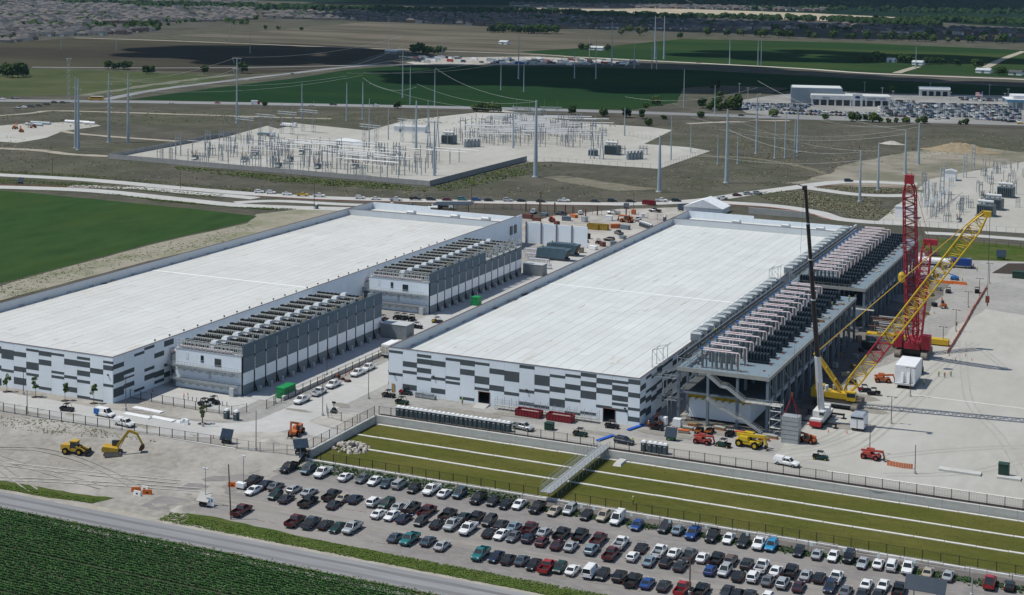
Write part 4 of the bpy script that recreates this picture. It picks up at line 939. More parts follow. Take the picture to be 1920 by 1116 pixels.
def car_meshes(ty, col):
    key = ('car', ty, col)
    if key in MATS: return MATS[key]
    hw, secs, gh, wr, ax = SP[ty]; P = paint(col)
    q = MB(); loft(q, secs)
    b, yr, yf, tr, tf, zr = gh
    q.frust(-hw*.715,hw*.715,tr-.05,tf+.05,zr-.06,-hw*.62,hw*.62,tr+.1,tf-.1,zr,0)
    for sx in (-1,1):       # pillars
        q.bar((sx*hw*.865,yf,b),(sx*hw*.71,tf,zr-.05),.09); q.bar((sx*hw*.865,yr,b),(sx*hw*.71,tr,zr-.05),.12)
        ym = (tr+tf)/2; q.bar((sx*hw*.865,ym,b),(sx*hw*.71,ym,zr-.05),.08)
        q.cbox(sx*(hw+.06), yf-.35, b+.05, .16,.12,.14)
    if ty == 'n':
        for sx in (-1,1): q.hexa([(sx*hw*.87,yr,b-.02),(sx*hw*.87,tr+2.9,b-.02),(sx*hw*.89,tr+2.9,b-.02),(sx*hw*.89,yr,b-.02),(sx*hw*.71,yr,zr-.06),(sx*hw*.71,tr+2.9,zr-.06),(sx*hw*.74,tr+2.9,zr-.06),(sx*hw*.74,yr,zr-.06)])
    if ty == 'p':           # open bed
        q.box(-1.0,-.88,-2.9,-.72,.55,1.25); q.box(.88,1.0,-2.9,-.72,.55,1.25); q.box(-.88,.88,-2.9,-2.8,.55,1.22); q.box(-.88,.88,-2.8,-.72,.5,.72)
    body = q.mesh('body', P)
    q = MB(); greenhouse(q, hw, gh); win = q.mesh('windows', CGLASS)
    q = MB(); q.tube((-.12,0,0),(.12,0,0),wr,10,m=0); q.tube((-.13,0,0),(.13,0,0),wr*.58,8,m=1); wh = q.mesh('wheel', [TYRE, RIM])
    yF = secs[-1][0]; zF = secs[-1][3]; yB = -2.9 if ty == 'p' else secs[0][0]; zB = 1.1 if ty == 'p' else secs[0][3]
    q = MB(); q.cbox(0,0,0,.34,.22,.16); hl = q.mesh('headlight', HEADL); q = MB(); q.cbox(0,0,0,.22,.12,.26); tl = q.mesh('taillight', TAILL)
    q = MB(); q.cbox(0,yF+.01,.52,hw*1.25,.1,.22); tm = q.mesh('bumper', TRIM)
    q = MB(); q.cbox(0,yB-.01,.5,hw*1.5,.08,.16); rb = q.mesh('rear_bumper', TRIM)
    lin = None
    if ty == 'p': q = MB(); q.box(-.86,.86,-2.78,-.74,.722,.76); lin = q.mesh('bed_liner', TRIM)
    MATS[key] = (body, win, wh, hl, tl, tm, rb, lin, hw, wr, ax, yF, zF, yB, zB); return MATS[key]
def car(ty, col, loc, rz, label, group, name=None):
    body, win, wh, hl, tl, tm, rb, lin, hw, wr, ax, yF, zF, yB, zB = car_meshes(ty, col)
    nm = name or {'s':'sedan','h':'hatchback','v':'suv','j':'suv','m':'minivan','n':'van','p':'pickup_truck'}[ty]
    t = thing(nm, label, {'suv':'car','sedan':'car','hatchback':'car','minivan':'van','van':'van','pickup_truck':'pickup'}.get(nm,'car'), loc, rz, group)
    link('body', body, t); link('windows', win, t); link('bumper', tm, t); link('rear_bumper', rb, t)
    if lin: link('bed_liner', lin, t)
    for sx in (-1,1):
        for y in ax: link('wheel', wh, t, (sx*(hw-.1), y, wr))
        link('headlight', hl, t, (sx*hw*.62, yF-.08, zF-.02)); link('taillight', tl, t, (sx*hw*.8, yB+.04, zB-.12))
    return t
def cover(t, kind):
    q = MB()
    if kind == 'tonneau': q.box(-.9,.9,-2.85,-.7,1.24,1.3); q.build('bed_cover', TRIM, t)
    if kind == 'cap': q.frust(-.98,.98,-2.88,-.72,1.25,-.85,.85,-2.75,-.72,1.88); q.build('bed_cap', paint('white'), t)
    if kind == 'ladder':
        for s in (-.2,.2): q.bar((-.3+s,-3.1,1.4),(-.3+s,.2,2.05),.06)
        for i in range(9): q.bar((-.5,-3.0+i*.37,1.42+i*.073),(-.1,-3.0+i*.37,1.42+i*.073),.05)
        q.build('ladder', WHITEP, t)
ZO = {1:(400,840,6.857),2:(660,860,6.857),3:(860,900,6.857),4:(860,1000,6.857),5:(1120,940,6.339),6:(1380,960,6.857),7:(1640,980,6.857)}
LOT = {
 'A': ('in the row along the green verge', [(1,'975 240 p black F;1220 280 v slate F;1405 305 p white F;1700 370 s white R'),(2,'135 255 s grey F;290 285 s white F;450 315 s slate F;610 330 m silver R;795 385 h black F;1020 390 p white F;1190 445 s white R;1385 450 v slate F;1620 500 p black F;1810 550 h black F'),
   (3,'610 310 s black F;775 315 s white F;1010 345 p black F;1230 400 s beige F;1430 385 v silver F;1640 455 h black F;1860 470 v beige F'),(5,'240 205 n white F;470 290 h blue F;800 315 v charcoal F;960 340 s steelblue R;1135 375 p blue F;1365 405 p black F;1560 445 s white F;1735 485 v black F'),
   (6,'300 400 p white F;455 440 v sky F;805 510 h black F;1045 545 s silver R;1250 570 s white F;1450 595 j black F;1630 660 s silver F;1830 670 s white R'),(7,'220 555 m white R;430 575 p white F;685 645 s beige R;945 685 s silver R;1480 765 p red R;1730 815 h black R')]),
 'B': ('on the far side of the middle double row', [(1,'515 415 p charcoal R;680 465 s navy R;805 490 s grey R;1040 530 h silver R;1235 565 s silver R;1525 600 p charcoal R;1675 640 s beige R;1825 655 s navy R'),
   (2,'280 560 v white R;445 585 v green F;600 620 s silver R;770 620 p charcoal R;970 665 p maroon R;1235 710 p black R;1440 750 s green R;1600 750 p black R;1765 805 v charcoal F'),
   (3,'550 570 s charcoal R;715 600 s steelblue R;915 615 p maroon R;1100 670 s silver R;1325 685 p black R;1565 700 p black R;1800 755 p maroon R'),(5,'280 490 p white R;520 555 s black R;740 590 p white R;915 615 s white R;1095 635 p grey R;1250 670 s white R;1420 680 p black R;1585 705 v brown R'),
   (6,'140 675 v charcoal R;335 695 p white R;515 760 s white R;705 755 p black R;900 815 s silver R;1070 845 s black R;1285 845 p white R;1675 935 s white R;1890 955 s white F'),(7,'310 855 p black R')]),
 'C': ('on the near side of the middle double row', [(1,'515 545 s white F;795 605 h green F;940 650 s charcoal R;1220 680 p black R;1555 725 s charcoal R'),(2,'345 710 s white R;510 735 s white F;670 770 s navy R;885 805 h charcoal F;1095 840 s black R;1290 840 p silver F;1490 895 p white F;1765 955 s black R'),
   (3,'545 705 s white F;705 730 s grey F;895 750 h navy R;1070 795 h maroon R;1270 835 s plum R;1445 855 s silver R;1710 900 v steelblue R'),(5,'165 620 p maroon R;420 660 h white R;620 715 s steelblue R;815 730 h black R;985 770 s charcoal R;1340 825 h blue R;1515 830 v silver F;1680 890 s black R'),
   (6,'220 840 v white R;410 885 s grey R;600 920 v silver R;805 960 s plum R;1205 975 v navy F;1410 1020 s grey R;1625 1050 s charcoal R;1830 1060 s charcoal R')]),
 'D': ('in the front row beside the road', [(1,'365 795 p maroon R;1055 930 p maroon R;1260 955 p slate R;1445 985 s black R;1595 1025 s green F;1785 1020 p silver F'),(2,'560 1015 s slate R;740 1030 p teal F;980 1060 s slate R;1160 1120 s silver R'),
   (4,'280 260 p teal F;480 305 s navy F;640 335 s black R;815 350 s slate R;965 405 s black F;1140 425 p red R;1300 445 h green F;1465 475 s white R;1700 490 n white R;1850 535 h black F'),
   (5,'265 895 v black R;425 935 p black R;595 975 s blue R;790 1005 s charcoal R;1010 1035 p red R;1235 1055 p black R'),(6,'-120 1030 s charcoal F;20 1060 s black R;175 1070 s charcoal R;395 1120 h white F')]),
}
MO = {'s':'sedan','h':'hatchback','v':'SUV','j':'boxy off-roader','m':'minivan','n':'van','p':'pickup'}
for row, (where, data) in LOT.items():
    L = []
    for zi, s in data:
        ox, oy, k = ZO[zi]
        for e in s.split(';'):
            x, y, ty, col, fc = e.split(); px = ox+float(x)/k; py = oy+float(y)/k+(7.5 if ty in 'pn' else 5.5); L.append((px, py, ty, col, fc))
    L.sort()
    for i, (px, py, ty, col, fc) in enumerate(L):
        p = at(px, py); p.z = LOW+.035
        c = car(ty, col, p, (math.pi if fc == 'F' else 0)+rnd.uniform(-.035,.035)+.02, '%s %s, %s from left %s' % (SAY.get(col,col), MO[ty], nth(i), where), 'cars in the staff car park')
        if row == 'B' and i == 11: cover(c, 'ladder')
        if ty == 'p' and (row, i) in (('A',len(L)-2),('B',0),('D',2),('B',29),('B',20)): cover(c, 'tonneau')
# wheel stops between the rows
ws = MB(); ws.frust(-.9,.9,-.09,.09,0,-.88,.88,-.05,.05,.13); ws = ws.mesh('wheel_stop', mat('stop_conc', (.34,.3,.26), (.26,.22,.19), 2))
for (y0, x0_, x1_), ln_ in zip(((269.6,-170,-40),(256.4,-172,-60),(287.0,-168,-30)), ('middle','front','back')):
    x = x0_; k = 0
    while x < x1_:
        if rnd.random() < .75:
            o = link('wheel_stop', ws, None, (x, y0+rnd.uniform(-.25,.25), LOW+.03), rnd.uniform(-.06,.06)); tag(o, 'low concrete wheel stop, %s from left in the %s line of the car park' % (nth(k), ln_), 'wheel stop', 'wheel stops'); k += 1
        x += 2.75
# ------------------------------------------------------------------ fences
FBLK = mat('fence_black', (.02,.018,.018), (.03,.026,.025), 1, .6)
FGAL = mat('fence_wire', (.3,.31,.31), (.24,.25,.25), 1, .5, .3)
FRED = mat('fence_rust', (.16,.07,.06), (.12,.055,.05), 1, .7)
def fence(label, pts, h=2.2, sp=3.4, mt=None, z=0.0, pick=.32, name='fence', pw=.045):
    mt = mt or FBLK; t = thing(name, label, 'fence', (0,0,0)); pm = MB(); pm.box(-.06,.06,-.06,.06,0,h+.05); pm = pm.mesh('post', mt)
    rails = MB(); pk = MB()
    for a, b in zip(pts, pts[1:]):
        a = Vector((a[0],a[1])); b = Vector((b[0],b[1])); L = (b-a).length; n = max(1, round(L/sp))
        for i in range(n+1):
            p = a.lerp(b, i/n); link('post', pm, t, (p.x,p.y,hgt(p.x,p.y)+z))
        for i in range(n):
            p = a.lerp(b,i/n); r = a.lerp(b,(i+1)/n); zp = hgt(p.x,p.y)+z; zr = hgt(r.x,r.y)+z
            for f in (.08,.97): rails.bar((p.x,p.y,zp+h*f),(r.x,r.y,zr+h*f),.05)
            if pick:
                k = max(2, int((r-p).length/pick))
                for j in range(k):
                    c = p.lerp(r,(j+.5)/k); zc = zp+(zr-zp)*(j+.5)/k; pk.bar((c.x,c.y,zc+.1),(c.x,c.y,zc+h*.97),.022,.022)
    rails.build('rail', mt, t)['kind'] = 'stuff'
    if pick: pk.build('picket', mt, t)['kind'] = 'stuff'
    return t
fence('black steel fence above the retaining wall', [(-181,326.0),(-124.5,326.0)], z=.06)
fence('black steel fence above the right half of the retaining wall', [(-119.5,326.2),(70,326.2)], z=.06, sp=3.6)
fence('black steel fence on the car park side of the basin', [(-181,293.2),(-124.4,293.2)], h=1.9, z=.33)
fence('black steel fence on the car park side, right of the footbridge', [(-119.3,293.2),(70,293.2)], h=1.9, z=.33)
fence('black fence along the short side wall of the basin', [(-182.0,293.5),(-182.0,325.5)], z=.02)
fence('black perimeter fence at the top of the dirt bank', [(-322,287.6),(-250,287.3),(-197,288.6)], z=.1, sp=3.6)
fence('black fence around the concrete apron of the cooling building', [(-244.5,310.8),(-220,309.2),(-213.2,310.0),(-211.2,313.5)], z=.05)
fence('black fence with gates along the access road', [(-208.4,318),(-208.2,331),(-207.8,352),(-207.4,384),(-207,430)], z=.05, h=2.4)
fence('thin wire fence at the corner of the basin wall', [(-193.5,322),(-191,318.5),(-186.5,317.2),(-182.3,317.6)], mt=FGAL, z=.05, pick=.5)
fence('wire gate fence between the dirt bank and the car park', [(-197,288.6),(-191,288.9),(-182,291.6)], mt=FGAL, z=.05, pick=.45)
fence('thin wire fence between verge and asphalt path', [(x, 287.5) for x in range(-178, 40, 30)], h=2.6, sp=8.5, mt=FGAL, z=.02, pick=0)
fence('rusty brown fence behind the first warehouse', [(p.x,p.y) for p in PX((840,392),(960,393),(1060,398),(1180,408),(1250,414))], mt=FRED, h=2.6, sp=4.4, pick=.5)
fence('black fence behind the lawn and cranes', [(p.x,p.y) for p in PX((1736,452),(1800,457),(1960,471))], h=2.4, sp=4.5, pick=.6)
# the concrete kerb wall under the perimeter fence and beside the lane
for a, b, lb in (((-322,287.2),(-197,288.2),'low pale concrete footing under the perimeter fence'),):
    q = MB(); q.bar((a[0],a[1],-.05),(b[0],b[1],-.05),.5,.5); tag(q.build('fence_footing', WALLC), lb, kind='structure')
t = thing('barrier_wall', 'long low white concrete wall beside the grey service lane', 'wall', (-209.0,0,0))
y = 326
while y < 540:
    q = MB(); q.box(-.35,.35,0,5.96,0,1.1); q.build('wall_panel', STRIPC, t, (0,y,0)); y += 6
t = thing('screen_wall', 'tall white panel wall behind the blue-grey generators', 'wall', (-244.5,560.5,0))
for i in range(4):
    q = MB(); q.box(i*6.6+.25,i*6.6+6.55,0,.3,0,8.3); q.build('panel', WHITE, t); q = MB(); q.box(i*6.6-.2,i*6.6+.22,-.35,.3,0,8.5); q.build('pier', mat('pier_brown', (.22,.2,.2), (.18,.16,.16), 1), t)
# footbridge across the basin
t = thing('footbridge', 'grey aluminium footbridge on scaffold legs crossing the turf basin', 'footbridge', (-121.9,0,LOW))
q = MB(); q.box(-1.15,1.15,291.2,326.4,2.12,2.24); q.build('deck', mat('bridge_deck', (.3,.315,.32), (.25,.265,.27), 1.2, .6), t)
for s in (-1,1):
    q = MB(); q.bar((s*1.2,291.2,3.3),(s*1.2,326.4,3.3),.07); q.bar((s*1.2,291.2,2.75),(s*1.2,326.4,2.75),.05); q.bar((s*1.2,291.2,2.1),(s*1.2,326.4,2.1),.1,.2); q.build('rail', STEEL, t)
    for i in range(19):
        y = 291.3+i*1.95; q = MB(); q.bar((s*1.2,y,2.1),(s*1.2,y,3.3),.06); q.build('baluster', STEEL, t)
    for i in range(13):
        y = 295+i*2.4; q = MB(); q.bar((s*1.2,y,.05),(s*1.2,y,2.1),.08); q.bar((s*1.2,y,.3),(s*1.2,y+2.4,2.0),.04); q.build('leg', STEEL, t)
    for k in range(2):
        q = MB(); q.bar((-2.2-k*.5,295,2.2+k*.6),(-2.2-k*.5,324,2.2+k*.6),.05); 
        if s < 0: q.build('guide_rail', STEEL, t)
for i in range(12):
    y = 295+i*2.4; q = MB(); q.bar((-2.4,y,.05),(-2.4,y,3.2),.05); q.bar((-2.4,y,2.0),(-1.2,y,2.0),.04); q.build('side_post', STEEL, t)
t = thing('ramp', 'small concrete ramp in the turf right of the footbridge', 'ramp', (-116.6,322.0,LOW+.02)); q = MB(); q.frust(-1,1,-2.2,2.2,0,-.8,.8,-1.6,2.2,.5); q.build('slab', WALLC, t)
t = thing('rock_pile', 'pile of pale broken rock against the short basin wall', 'rock pile', (-176.4,304.6,LOW))
for i in range(90):
    a = rnd.uniform(0,6.28); r = 4.6*math.sqrt(rnd.random()); z = max(0,1.7*(1-r/4.6))*rnd.random()**.4; s = rnd.uniform(.3,.6); q = MB()
    q.frust(-s,s,-s*.8,s*.8,0,-s*.5,s*.7,-s*.5,s*.4,s); q.build('rock', mat('rock', (.5,.46,.4), (.4,.36,.31), 1), t, (r*math.cos(a),.8*r*math.sin(a),z), a*3)
def mound(name, label, p, rx, ry, h, mt):
    m = MB(); n = 14; k = 18; rings = []
    for j in range(k):
        rr = j/(k-1); ring = []
        for i in range(n*2):
            a = math.tau*i/(n*2); e = 1+.18*noise.noise(Vector((math.cos(a)*1.3+p.x, math.sin(a)*1.3, p.y))); x = rx*rr*math.cos(a)*e; y = ry*rr*math.sin(a)*e
            z = h*(.5+.5*math.cos(math.pi*rr))*(1+.3*noise.noise(Vector((x*.5+p.x,y*.5,1.0))))-.05; ring.append((x,y,z))
        rings.append(ring)
    for j in range(k-1):
        for i in range(n*2):
            i2 = (i+1) % (n*2); m.poly([rings[j][i],rings[j+1][i],rings[j+1][i2],rings[j][i2]])
    return tag(m.build(name, mt, None, p, 0, True), label, 'mound')
mound('dirt_mound', 'large tan dirt mound behind the right-hand substation', at(1800,283), 26, 12, 5, mat('tan_soil', (0.2805,0.2295,0.153), (0.221,0.1785,0.119), .3))
mound('dirt_mound', 'small pale dirt mound in the scrub left of the big one', at(1672,270), 9, 5, 2, DIRT)
mound('dirt_mound', 'low pale gravel mound by the basin corner', at(500,834), 4.4, 3, 1.3, DIRT)
mound('dirt_mound', 'tan soil heap behind the white panel wall', at(1010,428), 9, 6, 2.4, mat('tan_soil', (.33,.27,.18), (.26,.21,.14), .3))
mound('dirt_mound', 'second tan soil heap near the yellow skips', at(1080,440), 7, 4, 1.8, DIRT)
mound('dirt_mound', 'pale rubble heap beside the car park entrance', at(342,958), 3.2, 2, 1.2, DIRT)

# ------------------------------------------------------------------ portable toilets
TOIL = mat('toilet_grey', (.06,.085,.095), (.05,.07,.08), 1, .6)
def toilet_proto():
    t = thing('portable_toilet', 'x', 'toilet'); q = MB(); q.box(-.55,.55,-.55,.55,.08,2.05); q.box(-.58,.58,-.58,.58,0,.12); q.build('cabin', TOIL, t)
    q = MB(); q.frust(-.6,.6,-.6,.6,2.05,-.35,.35,-.5,.5,2.4); q.build('roof', WHITEP, t); q = MB(); q.box(-.4,.4,-.59,-.555,.2,1.9); q.build('door', mat('toilet_door', (.09,.12,.13), (.075,.1,.11), 1), t)
    q = MB(); q.box(-.25,.25,-.605,-.592,1.55,1.75); q.build('sign', WHITEP, t); return t
TP = toilet_proto(); tp_used = [False]
def toilet(loc, rz, label, group):
    if not tp_used[0]:
        tp_used[0] = True; TP.location = loc; TP.rotation_euler = (0,0,rz); TP['label'] = label; TP['group'] = group; return TP
    return dup(TP, loc, rz, label, group)
for i in range(25): toilet((-176.6+i*1.235, 328.0+rnd.uniform(-.05,.05), .03), rnd.uniform(-.02,.02), '%s portable toilet from the left in the long grey row' % nth(i).capitalize().lower(), 'row of toilets by the retaining wall')
for i in range(5): toilet((-113.2+i*1.22+(.3 if i else 0), 328.4, .05), 0, '%s portable toilet from left, short row right of the footbridge' % nth(i), 'short toilet row')
for i in range(7):
    p = at(1201+i*3.3,424+i*1.1); toilet(p, -.1, '%s portable toilet in the far row beside the roof parapet' % nth(i), 'far toilet row')
for (x,y,lb) in ((425,785,'lone portable toilet at the apron fence corner, left of two'), (443,788,'lone portable toilet at the apron fence corner, right of two'), (1246,415,'single portable toilet against the rusty fence'), (594,392,'single portable toilet beside the far concrete road')): toilet(at(x,y), 0, lb, 'scattered toilets')

# ------------------------------------------------------------------ light poles
LPM = mat('pole_rust', (.14,.085,.075), (.1,.065,.06), .8, .6)
def light_pole(px, py, top, label, mt=None, arm=True, r=.11):
    p = at(px, py); h = height_at(p, px, top); t = thing('light_pole', label, 'lamp post', p, group='light poles'); q = MB(); q.tube((0,0,.4),(0,0,h),r,6,r*.7); q.build('pole', mt or LPM, t)
    q = MB(); q.tube((0,0,0),(0,0,.75),.32,8); q.build('footing', WALLC, t)
    if arm:
        q = MB(); q.bar((-1,0,h),(1,0,h),.09); q.build('cross_arm', mt or LPM, t)
        for s in (-1,1): q = MB(); q.box(s*.95-.3,s*.95+.3,-.2,.2,h-.12,h); q.build('lamp_head', mt or LPM, t)
    return t
for i, a in enumerate([(1671,795,744),(1630.6,850,797),(1706.5,744,690),(1715.4,889,834)]): light_pole(*a, 'brown twin-arm light pole on the pale pad, %s from the left' % ('second','first','third','fourth')[i], arm=i < 3)
for i, a in enumerate([(1792,622,581),(1815,577,547),(1855,532,494),(1836,560,522),(1768,648,613)]): light_pole(*a, 'slim twin-arm light pole in the line beside the orange netting, number %s from the back' % ('four','three','one','two','five')[i])
for i, a in enumerate([(605,780,700),(691,748,690),(516,757,700),(613,705,650),(714,664,615),(380,800,745),(236,770,705),(44,740,690)]): light_pole(*a, ['brown light pole on the dirt island by the road bend','brown light pole at the corner of the middle warehouse','dark light pole beside the green box','dark light pole by the white barrier wall','tall brown light pole between the warehouses','dark light pole by the apron fence','dark light pole near the first warehouse corner','dark light pole at the left edge in front of the first warehouse'][i], arm=False)
for i, a in enumerate([(480,845,770),(51,777,733)]): light_pole(*a, ['pale grey camera pole at the perimeter fence','pale grey camera pole at the left end of the fence'][i], STEEL, False, .16)
for i, a in enumerate([(1293,1116,1040),(1822,1120,1074)]): light_pole(*a, ['brown wooden pole standing among parked cars','slim blue-grey lamp pole beside the big dark panel'][i], mat('wood_pole', (.16,.115,.085), (.12,.085,.065), 1.5) if i == 0 else STEEL, False, .16)
p = at(433,974); q = MB(); q.tube((0,0,0),(-.6,0,11.2),.16,6,.12); tag(q.build('utility_pole', mat('wood_pole', (.16,.115,.085), (.12,.085,.065), 1.5), None, p), 'leaning brown wooden pole at the car park corner', 'pole')
for i, (x, y, tp) in enumerate(((98,326,297),(338,353,320),(589,392,340),(884,380,344),(1188,397,361),(1013,372,358),(1014,418,359))):
    p = at(x, y); h = height_at(p, x, tp); q = MB(); q.tube((0,0,0),(0,0,h),.16,5,.12); q.bar((-1,0,h-.8),(1,0,h-.8),.12); tag(q.build('utility_pole', mat('wood_pole', (.16,.115,.085), (.12,.085,.065), 1.5), None, p), 'thin brown utility pole along the perimeter road, %s from the left' % ORD[i], 'pole', 'utility poles by the perimeter road')

# ------------------------------------------------------------------ site vehicles
def wheel(t, x, y, r, w=.3, rim=None):
    q = MB(); q.tube((x-w/2,y,r),(x+w/2,y,r),r,12); q.tube((x-w/2-.02,y,r),(x+w/2+.02,y,r),r*.5,8,m=1); q.build('wheel', [TYRE, rim or RIM], t)
_ut = {}
def utv(px, py, rz, body, bed, label, crew=True):
    key = (body, bed)
    if key not in _ut:
        t = thing('utility_buggy', label, 'buggy', (0,0,0), 0, 'utility buggies'); mb = mat('buggy_'+body, PAINT[body], None, 1, .5); md = mat('buggy_'+bed, PAINT[bed], None, 1, .5)
        q = MB(); q.frust(-.7,.7,-.7,1.75,.45,-.65,.65,-.7,1.55,.95); q.box(-.72,.72,-.7,.75,.35,.6); q.build('body', mb, t)
        q = MB(); q.box(-.75,.75,-1.75,-.72,.62,.72); q.box(-.75,-.68,-1.75,-.72,.72,1.05); q.box(.68,.75,-1.75,-.72,.72,1.05); q.box(-.68,.68,-1.75,-1.68,.72,1.05); q.build('cargo_bed', md, t)
        q = MB()
        for s in (-.66,.66):
            q.bar((s,1.0,.95),(s,.55,1.85),.07); q.bar((s,.55,1.85),(s,-.65,1.9),.07); q.bar((s,-.65,1.9),(s,-.72,.7),.07)
        q.build('roll_cage', TRIM, t); q = MB(); q.box(-.72,.72,-.75,.62,1.88,1.95); q.build('canopy', TRIM, t)
        q = MB(); q.box(-.6,.6,-.55,-.05,.6,.9); q.box(-.6,.6,-.6,-.45,.9,1.35); q.build('seat', TRIM, t)
        rm = mat('rim_yellow', (.5,.4,.03), None, 1) if body == 'green' else RIM
        for s in (-.62,.62):
            for y in (-1.25,1.15): wheel(t, s, y, .34, .28, rm)
        _ut[key] = t; t.location = at(px,py); t.rotation_euler = (0,0,rz); return t
    return dup(_ut[key], at(px,py), rz, label)
for a in [(1231.5,806,-1.6,'black','maroon','long dark buggy by the pallets of white sacks'),(1311,811,0,'black','orange','black buggy with orange tailgate, left of a pair'),(1330.5,812,0,'black','orange','black buggy with orange tailgate, right of a pair'),(1368,817,0,'black','black','plain black buggy between steel columns'),(1406,821,0,'black','charcoal','dark buggy behind the yellow telehandler'),(1356,838,1.4,'green','black','green buggy with yellow wheels beside the yellow telehandler'),
          (1538.4,862,-1.5,'green','black','green buggy driving on the pale haul road'),(729,745,-1.5,'black','brown','dark buggy parked by the plywood door'),(761,740,-1.4,'charcoal','red','dark red-bedded buggy near the warehouse corner'),(754,758,-1.6,'green','black','green buggy above the long toilet row'),(1088,818,-1.5,'green','charcoal','green canopied buggy beside the fence end'),(1147.7,803,-1.5,'black','charcoal','black buggy in front of the right loading door'),
          (126,771,-1.4,'charcoal','black','dark grey cab buggy on the road by the young trees'),(383,761,1.5,'black','white','black buggy with pale hood on the concrete apron'),(401,757,-1.9,'black','black','black buggy behind the pale-hooded one on the apron'),(718,602,1.5,'black','brown','dark buggy at the end of the first cooling building'),(745,598,0,'black','charcoal','dark canopied buggy, first of three between cooling buildings'),(758,599,0,'charcoal','charcoal','grey canopied buggy, second of three between cooling buildings'),(772,601,.2,'black','black','low black buggy, third of three between cooling buildings'),(782,616,-1.5,'black','green','black buggy behind the grey storage box'),
          (820,606,-1.4,'charcoal','yellow','buggy with yellow tail near the roof parapet'),(1638,741,1.8,'black','black','black cab buggy right of the yellow crane'),(1621,735,-1.2,'charcoal','red','small red-seated buggy beside the yellow crane'),(1778,549,0,'grey','charcoal','grey cab buggy in the open yard behind the cranes'),(1832,549,.1,'charcoal','black','dark buggy parked against the orange netting'),(1098,455,0,'black','red','dark red buggy behind the white panel wall, left'),(1122,457,0,'black','maroon','dark buggy behind the white panel wall, right')]: utv(*a)
# pickups and vans on site
car('p','white',at(691,694),math.pi+.05,'white pickup parked farthest up the access road','pickups on the access road')
car('p','white',at(671,704),math.pi,'white pickup parked second farthest up the access road','pickups on the access road')
car('p','white',at(625,726),math.pi+.03,'white pickup parked third along the access road','pickups on the access road')
c = car('p','white',at(598,740),.02,'white pickup parked tail towards the gate on the access road','pickups on the access road')
car('p','white',at(566,755),math.pi,'white pickup parked nearest the open gate','pickups on the access road')
c = car('n','white',at(197,781),-1.62,'white and blue van on the road before the first warehouse',None)
q = MB(); q.box(-1.015,1.015,-2.72,-1.2,.6,1.9); q.build('blue_wrap', mat('wrap_blue', (.02,.13,.38), (.015,.1,.3), 1, .4), c)
c = car('p','white',at(234,799),-1.72,'white pickup with bed cap on the road by the fence',None); cover(c,'cap')
c = car('p','silver',at(980,806),-1.72,'silver work pickup at the end of the long toilet row',None)
car('v','navy',at(1170,832),-1.7,'dark blue SUV beside the blue ramps',None)
c = car('p','white',at(1475,873),-1.72,'white pickup with bed cap on the haul road',None); cover(c,'cap')
# box truck seen past the corner of the middle warehouse
t = thing('box_truck', 'white box truck half hidden by the warehouse corner', 'truck', at(722,672), 0)
q = MB(); q.box(-1.25,1.25,0,6,1.0,3.9); q.build('cargo_box', WHITEP, t); q = MB(); q.box(-1.1,1.1,6.1,8,.6,2.6); q.build('cab', WHITEP, t)
q = MB(); q.box(-1.2,1.2,-.1,0,.5,1.0); q.build('bumper', TRIM, t)
for s in (-1,1):
    q = MB(); q.box(s*.6-.45,s*.6+.45,-.06,-.01,1.5,3.4); q.build('door', mat('door_cream', (.5,.45,.36), None, 1), t)
    wheel(t, s*1.0, 1.4, .5); wheel(t, s*1.0, 7.0, .5)
# telehandlers
def telehandler(px, py, rz, col, label, s=1.0, boom_up=.08):
    t = thing('telehandler', label, 'telehandler', at(px,py), rz); t.scale = (s,s,s); m1 = mat('tele_'+col, {'yellow':(.52,.36,.02),'red':(.36,.06,.045),'orange':(.48,.13,.04)}[col], None, .8, .5)
    q = MB(); q.box(-1.0,1.0,-2.4,2.2,.7,1.3); q.frust(.1,1.1,-1.9,.2,1.3,.15,1.05,-1.7,0,2.0); q.build('chassis', m1, t)
    q = MB(); q.box(-1.15,-.2,-1.2,.5,1.3,2.5); q.build('cab_glass', GLASS, t); q = MB(); q.box(-1.2,-.15,-1.25,.55,2.5,2.6)
    for x, y in ((-1.15,-1.2),(-1.15,.5),(-.2,-1.2),(-.2,.5)): q.bar((x,y,1.3),(x,y,2.5),.1)
    q.build('cab_frame', m1, t)
    q = MB(); q.bar((.1,-2.5,2.0),(.1,3.2,2.0+boom_up*5.7),.45,.5); q.build('boom', m1, t); q = MB(); q.bar((.1,3.0,2.0+boom_up*5.5),(.1,3.5,.9),.4,.35); q.build('boom_nose', m1, t)
    q = MB()
    for x in (-.4,.6): q.box(x-.08,x+.08,3.4,4.7,.35,.45)
    q.box(-.6,.8,3.35,3.45,.3,1.1); q.build('fork', TRIM, t)
    for x in (-1.05,1.05):
        for y in (-1.6,1.6): wheel(t, x, y, .72, .5, m1)
    return t
telehandler(1405,838,-1.75,'yellow','big yellow telehandler parked by the steel stairs',1.25)
telehandler(1317,832,-1.6,'red','small red telehandler beside the solar trailer',.85)
telehandler(1633,861,-1.7,'red','red telehandler on the pad by a light pole',.9)
telehandler(556,815,-3.0,'orange','orange telehandler on the dirt corner left of the basin',.95,.35)
telehandler(1175,417,1.5,'orange','orange telehandler beside the rusty fence',1.2)
telehandler(1655,717,-1.3,'orange','orange telehandler beside the red and yellow crane booms',.9)
telehandler(1035,416,.6,'red','small red telehandler in the dirt yard at the back',.9)
telehandler(1514,830,1.3,'orange','orange lift behind the slung panel stack',.85)
telehandler(1235,795,.4,'orange','orange machine in the shade beside the middle warehouse',.8)
